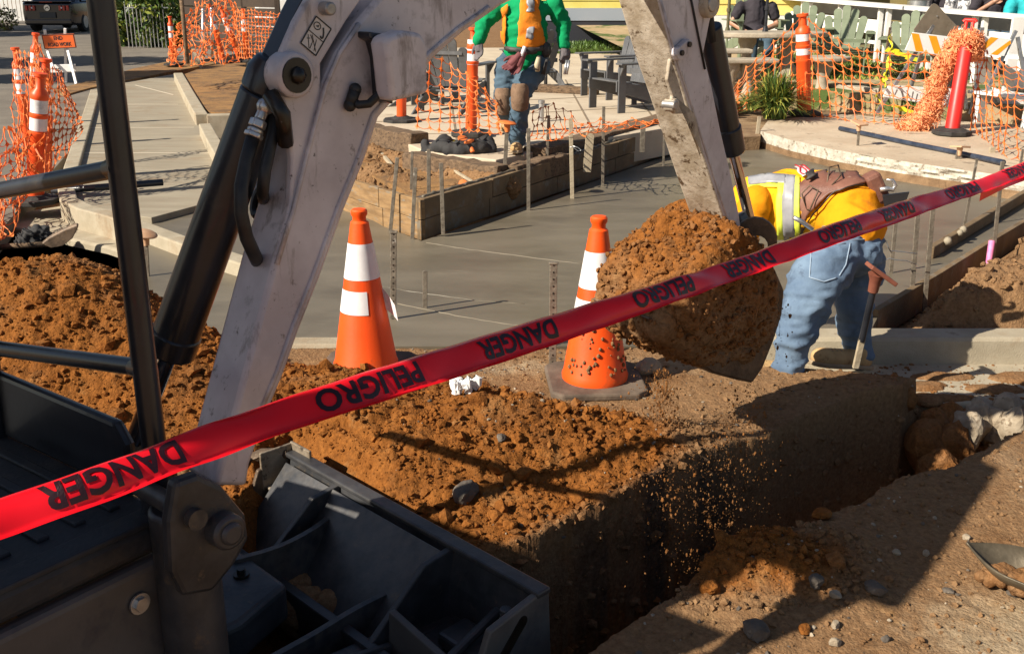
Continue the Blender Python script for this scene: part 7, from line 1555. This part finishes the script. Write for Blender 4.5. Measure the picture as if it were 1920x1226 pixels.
# crumpled paper
b = MB(); pc = gp(872, 766, .06); pc.z = zat(pc.x, pc.y) + .02; pc = gp(872, 766, pc.z); pc.z = zat(pc.x, pc.y) + .022
for k in range(16): b.ball(pc + Vector((random.uniform(-.045, .045), random.uniform(-.03, .03), random.uniform(-.01, .05))), (random.uniform(.012, .03), random.uniform(.01, .02), random.uniform(.012, .03)), 6, jit=.35)
o = b.build('crumpled_paper', pmat('paper', (.85, .84, .82), None, rough=.8), None); tag(o, 'crumpled white paper tissue lying on the orange soil', 'paper')
# rubble at the trench end, rocks, clods
M_rock = pmat('grey_rock', (.065, .052, .042), (.15, .122, .096), 10, .9, 0, .6, 50, c3=(.22, .19, .15), s3=18, t3=.6)
M_rockp = pmat('pale_rock', (.26, .20, .135), (.42, .35, .26), 12, .9, 0, .6, 50, c3=(.2, .15, .1), s3=14, t3=.58)
def rock_mesh(c, r, mat, seed, sq=(1, 1, .7)):
    rs = random.Random(seed); bm = bmesh.new(); bmesh.ops.create_icosphere(bm, subdivisions=3, radius=1)
    cuts = [Vector((rs.gauss(0, 1), rs.gauss(0, 1), rs.gauss(0, 1))).normalized() for _ in range(9)]
    for v in bm.verts:
        k = 1.0
        for n_ in cuts: d = v.co.dot(n_); lim = rs.uniform(.74, .76) ; k = min(k, lim / d) if d > lim else k
        v.co = v.co * k * (1 + .05 * math.sin(v.co.x * 9 + seed) * math.sin(v.co.y * 11) + rs.uniform(-.015, .015)); v.co = Vector((v.co.x * sq[0], v.co.y * sq[1], v.co.z * sq[2])) * r
    me = bpy.data.meshes.new('rock'); bm.to_mesh(me); bm.free(); me.materials.append(mat); o = bpy.data.objects.new('rock', me); COL.objects.link(o); o.location = c; o.rotation_euler = (0, 0, rs.uniform(0, 6)); return o
rocks = [(873, 880, .075, M_rock, 'dark angular rock on the orange soil below the tape'), (1415, 1190, .050, M_rock, 'rounded grey rock at the bottom of the near bank'), (1530, 1090, .036, M_rock, 'grey rock right at the lower edge of the big shadow'), (1640, 1112, .045, M_rock, 'long dark stone below the big shadow'), (1566, 1120, .026, M_rockp, 'pale cream pebble on the near bank'), (1778, 1110, .022, M_rock, 'small dark stone between the two stripe shadows'), (1898, 1114, .022, M_rock, 'small dark stone under the shovel scoop'), (1565, 1176, .022, M_rockp, 'pale flake standing up beside the dark stripe'), (1566, 1208, .024, M_rockp, 'pale flake low on the near bank'), (1540, 970, .048, M_soil, 'big brown clod on the near lip of the trench'), (1332, 1102, .042, M_soil, 'orange clod on the near lip of the trench'), (1046, 770, .034, M_soil, 'round orange clod below the spattered cone'), (912, 732, .032, M_soil, 'orange clod lying on the pale dust between the cones'), (940, 808, .03, M_rock, 'flat dark stone on the upper orange slope'), (1155, 790, .05, M_soil, 'orange lump rolling down under the bucket'), (1214, 700, .075, M_rockp, 'pale broken concrete lump beside the spattered cone base'), (1508, 1185, .03, M_soil, 'orange pebble on the near bank'), (900, 770, .04, M_soil, 'brown clod against the crumpled paper'), (1050, 690, .02, M_rock, 'small dark stone at the foot of the pale perforated stake'), (955, 985, .035, M_soil, 'orange clod low on the slope beside the blade'), (880, 985, .03, M_soil, 'orange clod at the end of the rail shadow'), (1812, 1010, .02, M_rockp, 'pale pebble by the shovel tip'), (1680, 1040, .018, M_rockp, 'pale chip inside the big shadow'), (1660, 1200, .02, M_rock, 'small dark stone near the bottom edge'), (1736, 1040, .018, M_rockp, 'pale chip left of the shovel scoop'), (1622, 690, .03, M_rockp, 'pale pebble at the foot of the leaning rod')]
for i, (x, y, r_, m_, lab) in enumerate(rocks):
    p = gp(x, y, .02); z = zat(p.x, p.y); p = gp(x, y, z); z = zat(p.x, p.y)
    o = rock_mesh(Vector((p.x, p.y, z + r_ * .35)), r_ * .88, m_, i + 1, (1, random.uniform(.65, .9), random.uniform(.5, .75))); tag(o, lab, 'rock', 'loose rocks and clods')
    if m_ is M_soil: soil_attr(o, .8)
for i, (x, y, Y, r_, m_) in enumerate([(1752, 800, 4.55, .09, 1), (1778, 790, 4.6, .10, 1), (1808, 812, 4.5, .11, 0), (1838, 786, 4.62, .10, 0), (1862, 800, 4.6, .10, 0), (1885, 776, 4.65, .09, 0), (1738, 842, 4.4, .12, 1), (1780, 842, 4.4, .12, 1), (1825, 768, 4.72, .07, 1), (1700, 745, 4.52, .06, 1), (1672, 722, 4.6, .05, 1), (1905, 800, 4.5, .09, 0), (1760, 880, 4.25, .10, 1)]):
    c = W(x, y, Y); o = rock_mesh(c, r_, M_rockp if m_ == 0 else M_soil, 50 + i, (1, .8, 1.25)); tag(o, 'broken rubble lump packed in the end wall of the trench below the gutter', 'rubble', 'rubble in the trench end')
    if m_: soil_attr(o, .45)
# ------------------------------------------------------------------ loose crumbs of soil and gravel, falling soil
def scatter(name, n, pos, rad, mat, seed, squash=.8, jit=.38):
    rs = np.random.RandomState(seed); bm = bmesh.new(); bmesh.ops.create_icosphere(bm, subdivisions=1, radius=1); base = np.array([v.co[:] for v in bm.verts]); tri = np.array([[v.index for v in f.verts] for f in bm.faces]); bm.free()
    nv0 = len(base); m = len(pos); J = 1 + rs.uniform(-jit, jit, (m, nv0, 1)); sc_ = rs.uniform(.75, 1.3, (m, 1, 3)) * np.array([1, 1, squash]); V = pos[:, None, :] + base[None] * J * sc_ * rad[:, None, None]; F = (tri[None] + (np.arange(m) * nv0)[:, None, None]).reshape(-1, 3)
    return fastmesh(name, V.reshape(-1, 3), F, mat, kind='stuff', smooth=False)
def crumbs(name, n, xr, yr, rmin, rmax, mat, seed, filt, pw=2.5):
    rs = np.random.RandomState(seed); x = rs.uniform(*xr, n); y = rs.uniform(*yr, n); z, o, d, p = height(x[None], y[None]); z, o, d = z[0], o[0], d[0]; k = filt(x, y, z, o, d, rs); x, y, z, o, d = x[k], y[k], z[k], o[k], d[k]
    r = rmin + (rmax - rmin) * rs.random_sample(len(x)) ** pw; ob = scatter(name, n, np.stack([x, y, z + r * .3], 1), r, mat, seed)
    if mat is M_soil:
        ca = ob.data.color_attributes.new('soil', 'FLOAT_COLOR', 'POINT'); a = np.zeros((len(x), 12, 4), np.float32); a[..., 0] = o[:, None] * .9; a[..., 3] = 1; ca.data.foreach_set('color', a.ravel())
    return ob
crumbs('soil_crumbs', 52000, (-3.2, 1.2), (2.6, 5.3), .003, .017, M_soil, 1, lambda x, y, z, o, d, rs: (o > .15) & (z > -.05) & (rs.random_sample(len(x)) < .8), 7)
crumbs('soil_crumbs', 700, (-3.2, 1.2), (2.7, 5.2), .014, .042, M_soil, 7, lambda x, y, z, o, d, rs: (o > .2) & (z > -.03), 3)
crumbs('soil_crumbs', 90000, (-.6, 2.3), (2.3, 4.7), .004, .026, M_soil, 8, lambda x, y, z, o, d, rs: (z < -.07) & (z > -.82) & (rs.random_sample(len(x)) < .35), 3)
crumbs('soil_crumbs', 9000, (-.6, 2.4), (2.3, 5.0), .002, .011, M_soil, 2, lambda x, y, z, o, d, rs: (z > -.25), 5)
crumbs('soil_crumbs', 5000, (1.9, 4.6), (5.15, 8.0), .004, .03, M_soil, 3, lambda x, y, z, o, d, rs: z > -.12, 4)
crumbs('gravel', 900, (-.8, 2.6), (2.3, 5.0), .002, .009, M_rock, 4, lambda x, y, z, o, d, rs: z > -.15, 6)
crumbs('gravel', 1000, (-.8, 2.6), (2.3, 5.0), .0015, .008, M_rockp, 5, lambda x, y, z, o, d, rs: z > -.15, 3)
cco = np.array([v.co[:] for v in clod_me.vertices]); k = np.random.RandomState(5).choice(len(cco), 2600); rr_ = .004 + .022 * np.random.RandomState(6).random_sample(2600) ** 5
ob = scatter('soil_crumbs', 1, cco[k], rr_, M_soil, 14, .9); soil_attr(ob, .2)
# crumbs clinging to the heap in the bucket
hco = np.array([v.co[:] for v in hm.vertices]); hno = np.array([v.normal[:] for v in hm.vertices]); k = np.random.RandomState(3).choice(len(hco), 5200); rr_ = .0025 + .011 * np.random.RandomState(4).random_sample(5200) ** 5
ob = scatter('soil_crumbs', 1, hco[k] + hno[k] * (rr_ * .4)[:, None], rr_, M_soil, 12, 1.0); soil_attr(ob, .45)
# falling soil, frozen in the air under the bucket
rs = np.random.RandomState(8); pts = []; rr = []
def fall(n, x, y0, y1, sx, Y, sY, seed):
    for k in range(int(n * 1.25)):
        f = rs.random_sample() ** .8; p = W(x + rs.normal() * sx * (1 + f), y0 + (y1 - y0) * f, Y + rs.normal() * sY); pts.append(list(p)); rr.append(.0010 + .0042 * rs.random_sample() ** 6)
fall(700, 1245, 690, 800, 9, 3.92, .05, 1); fall(160, 1220, 680, 790, 16, 3.9, .06, 1)
fall(420, 1400, 720, 900, 22, 3.85, .06, 2); fall(380, 1350, 760, 1060, 30, 3.72, .08, 2); fall(420, 1230, 850, 1100, 60, 3.55, .10, 2)
for x_, a_, c_, n_ in ((1160, 900, 1010, 120), (1190, 880, 1050, 160), (1212, 870, 1080, 110), (1244, 860, 1060, 170), (1268, 840, 1100, 130), (1296, 840, 1080, 150), (1330, 800, 1090, 190), (1368, 760, 1060, 170), (1425, 720, 960, 110)): fall(n_, x_, a_, c_, 7, 3.5 + .1 * (x_ > 1300), .05, 2)
fall(50, 1462, 560, 690, 8, 3.95, .06, 3)
ob = scatter('falling_soil', len(pts), np.array(pts), np.array(rr), M_soil, 9, 1.7); soil_attr(ob, .45)
# lawn blades by the yellow house and on the terrace
rs = np.random.RandomState(4)
def blades(name, n, fx, h_, mats, seed):
    P = np.array([fx(rs.random_sample(), rs.random_sample()) for _ in range(n)]); a = rs.uniform(0, 6.28, n); w_ = .02; l = h_ * rs.uniform(.5, 1.2, n); dx = np.stack([np.cos(a), np.sin(a), 0 * a], 1) * w_; tip = P + np.stack([rs.normal(size=n) * .03, rs.normal(size=n) * .03, l], 1); V = np.concatenate([P - dx, P + dx, tip], 0); i = np.arange(n); F = np.stack([i, i + n, i + 2 * n], 1)
    fastmesh(name, V, F, mats, kind='stuff', smooth=False, fm=rs.randint(0, len(mats), n))
q0, q1, q2, q3 = gp(1000, 92, ZT + .1), gp(1300, 96, ZT + .1), gp(1300, 40, ZT + .1), gp(1000, 40, ZT + .1)
blades('grass', 16000, lambda u, v: list((q0.lerp(q1, u)).lerp(q3.lerp(q2, u), v) + ZU * .01), .09, [M_gr1, M_l1], 1)
def tz(u, v):
    y_ = 15.2 + 3.2 * v; p = W(1430 + 330 * u, 140, y_); return [p.x, y_, .38 + (y_ - 14.3) * .0415]
blades('grass', 5000, tz, .07, [M_gr1, M_l1, M_gr2], 2)
# dirt tracked over the gutter pan
rs = np.random.RandomState(21); n = 1500; gx_ = rs.uniform(1.3, 3.9, n); gy_ = 4.68 + .5 * rs.random_sample(n) ** 1.6
ob = scatter('soil_crumbs', n, np.stack([gx_, gy_, np.full(n, -.143)], 1), .002 + .012 * rs.random_sample(n) ** 5, M_soil, 22, .6); soil_attr(ob, .4)
b = MB()
for k in range(26): x_, y_ = rs.uniform(1.9, 3.6), rs.uniform(4.70, 5.02); b.ball((x_, y_, -.150), (rs.uniform(.06, .20), rs.uniform(.03, .08), .016), 10)
me = remeshed(b, .010, .008, 97, 3); me.name = 'tracked_soil'; me.materials.clear(); me.materials.append(M_soil); o = bpy.data.objects.new('tracked_soil', me); COL.objects.link(o); o['kind'] = 'stuff'; soil_attr(o, .3)
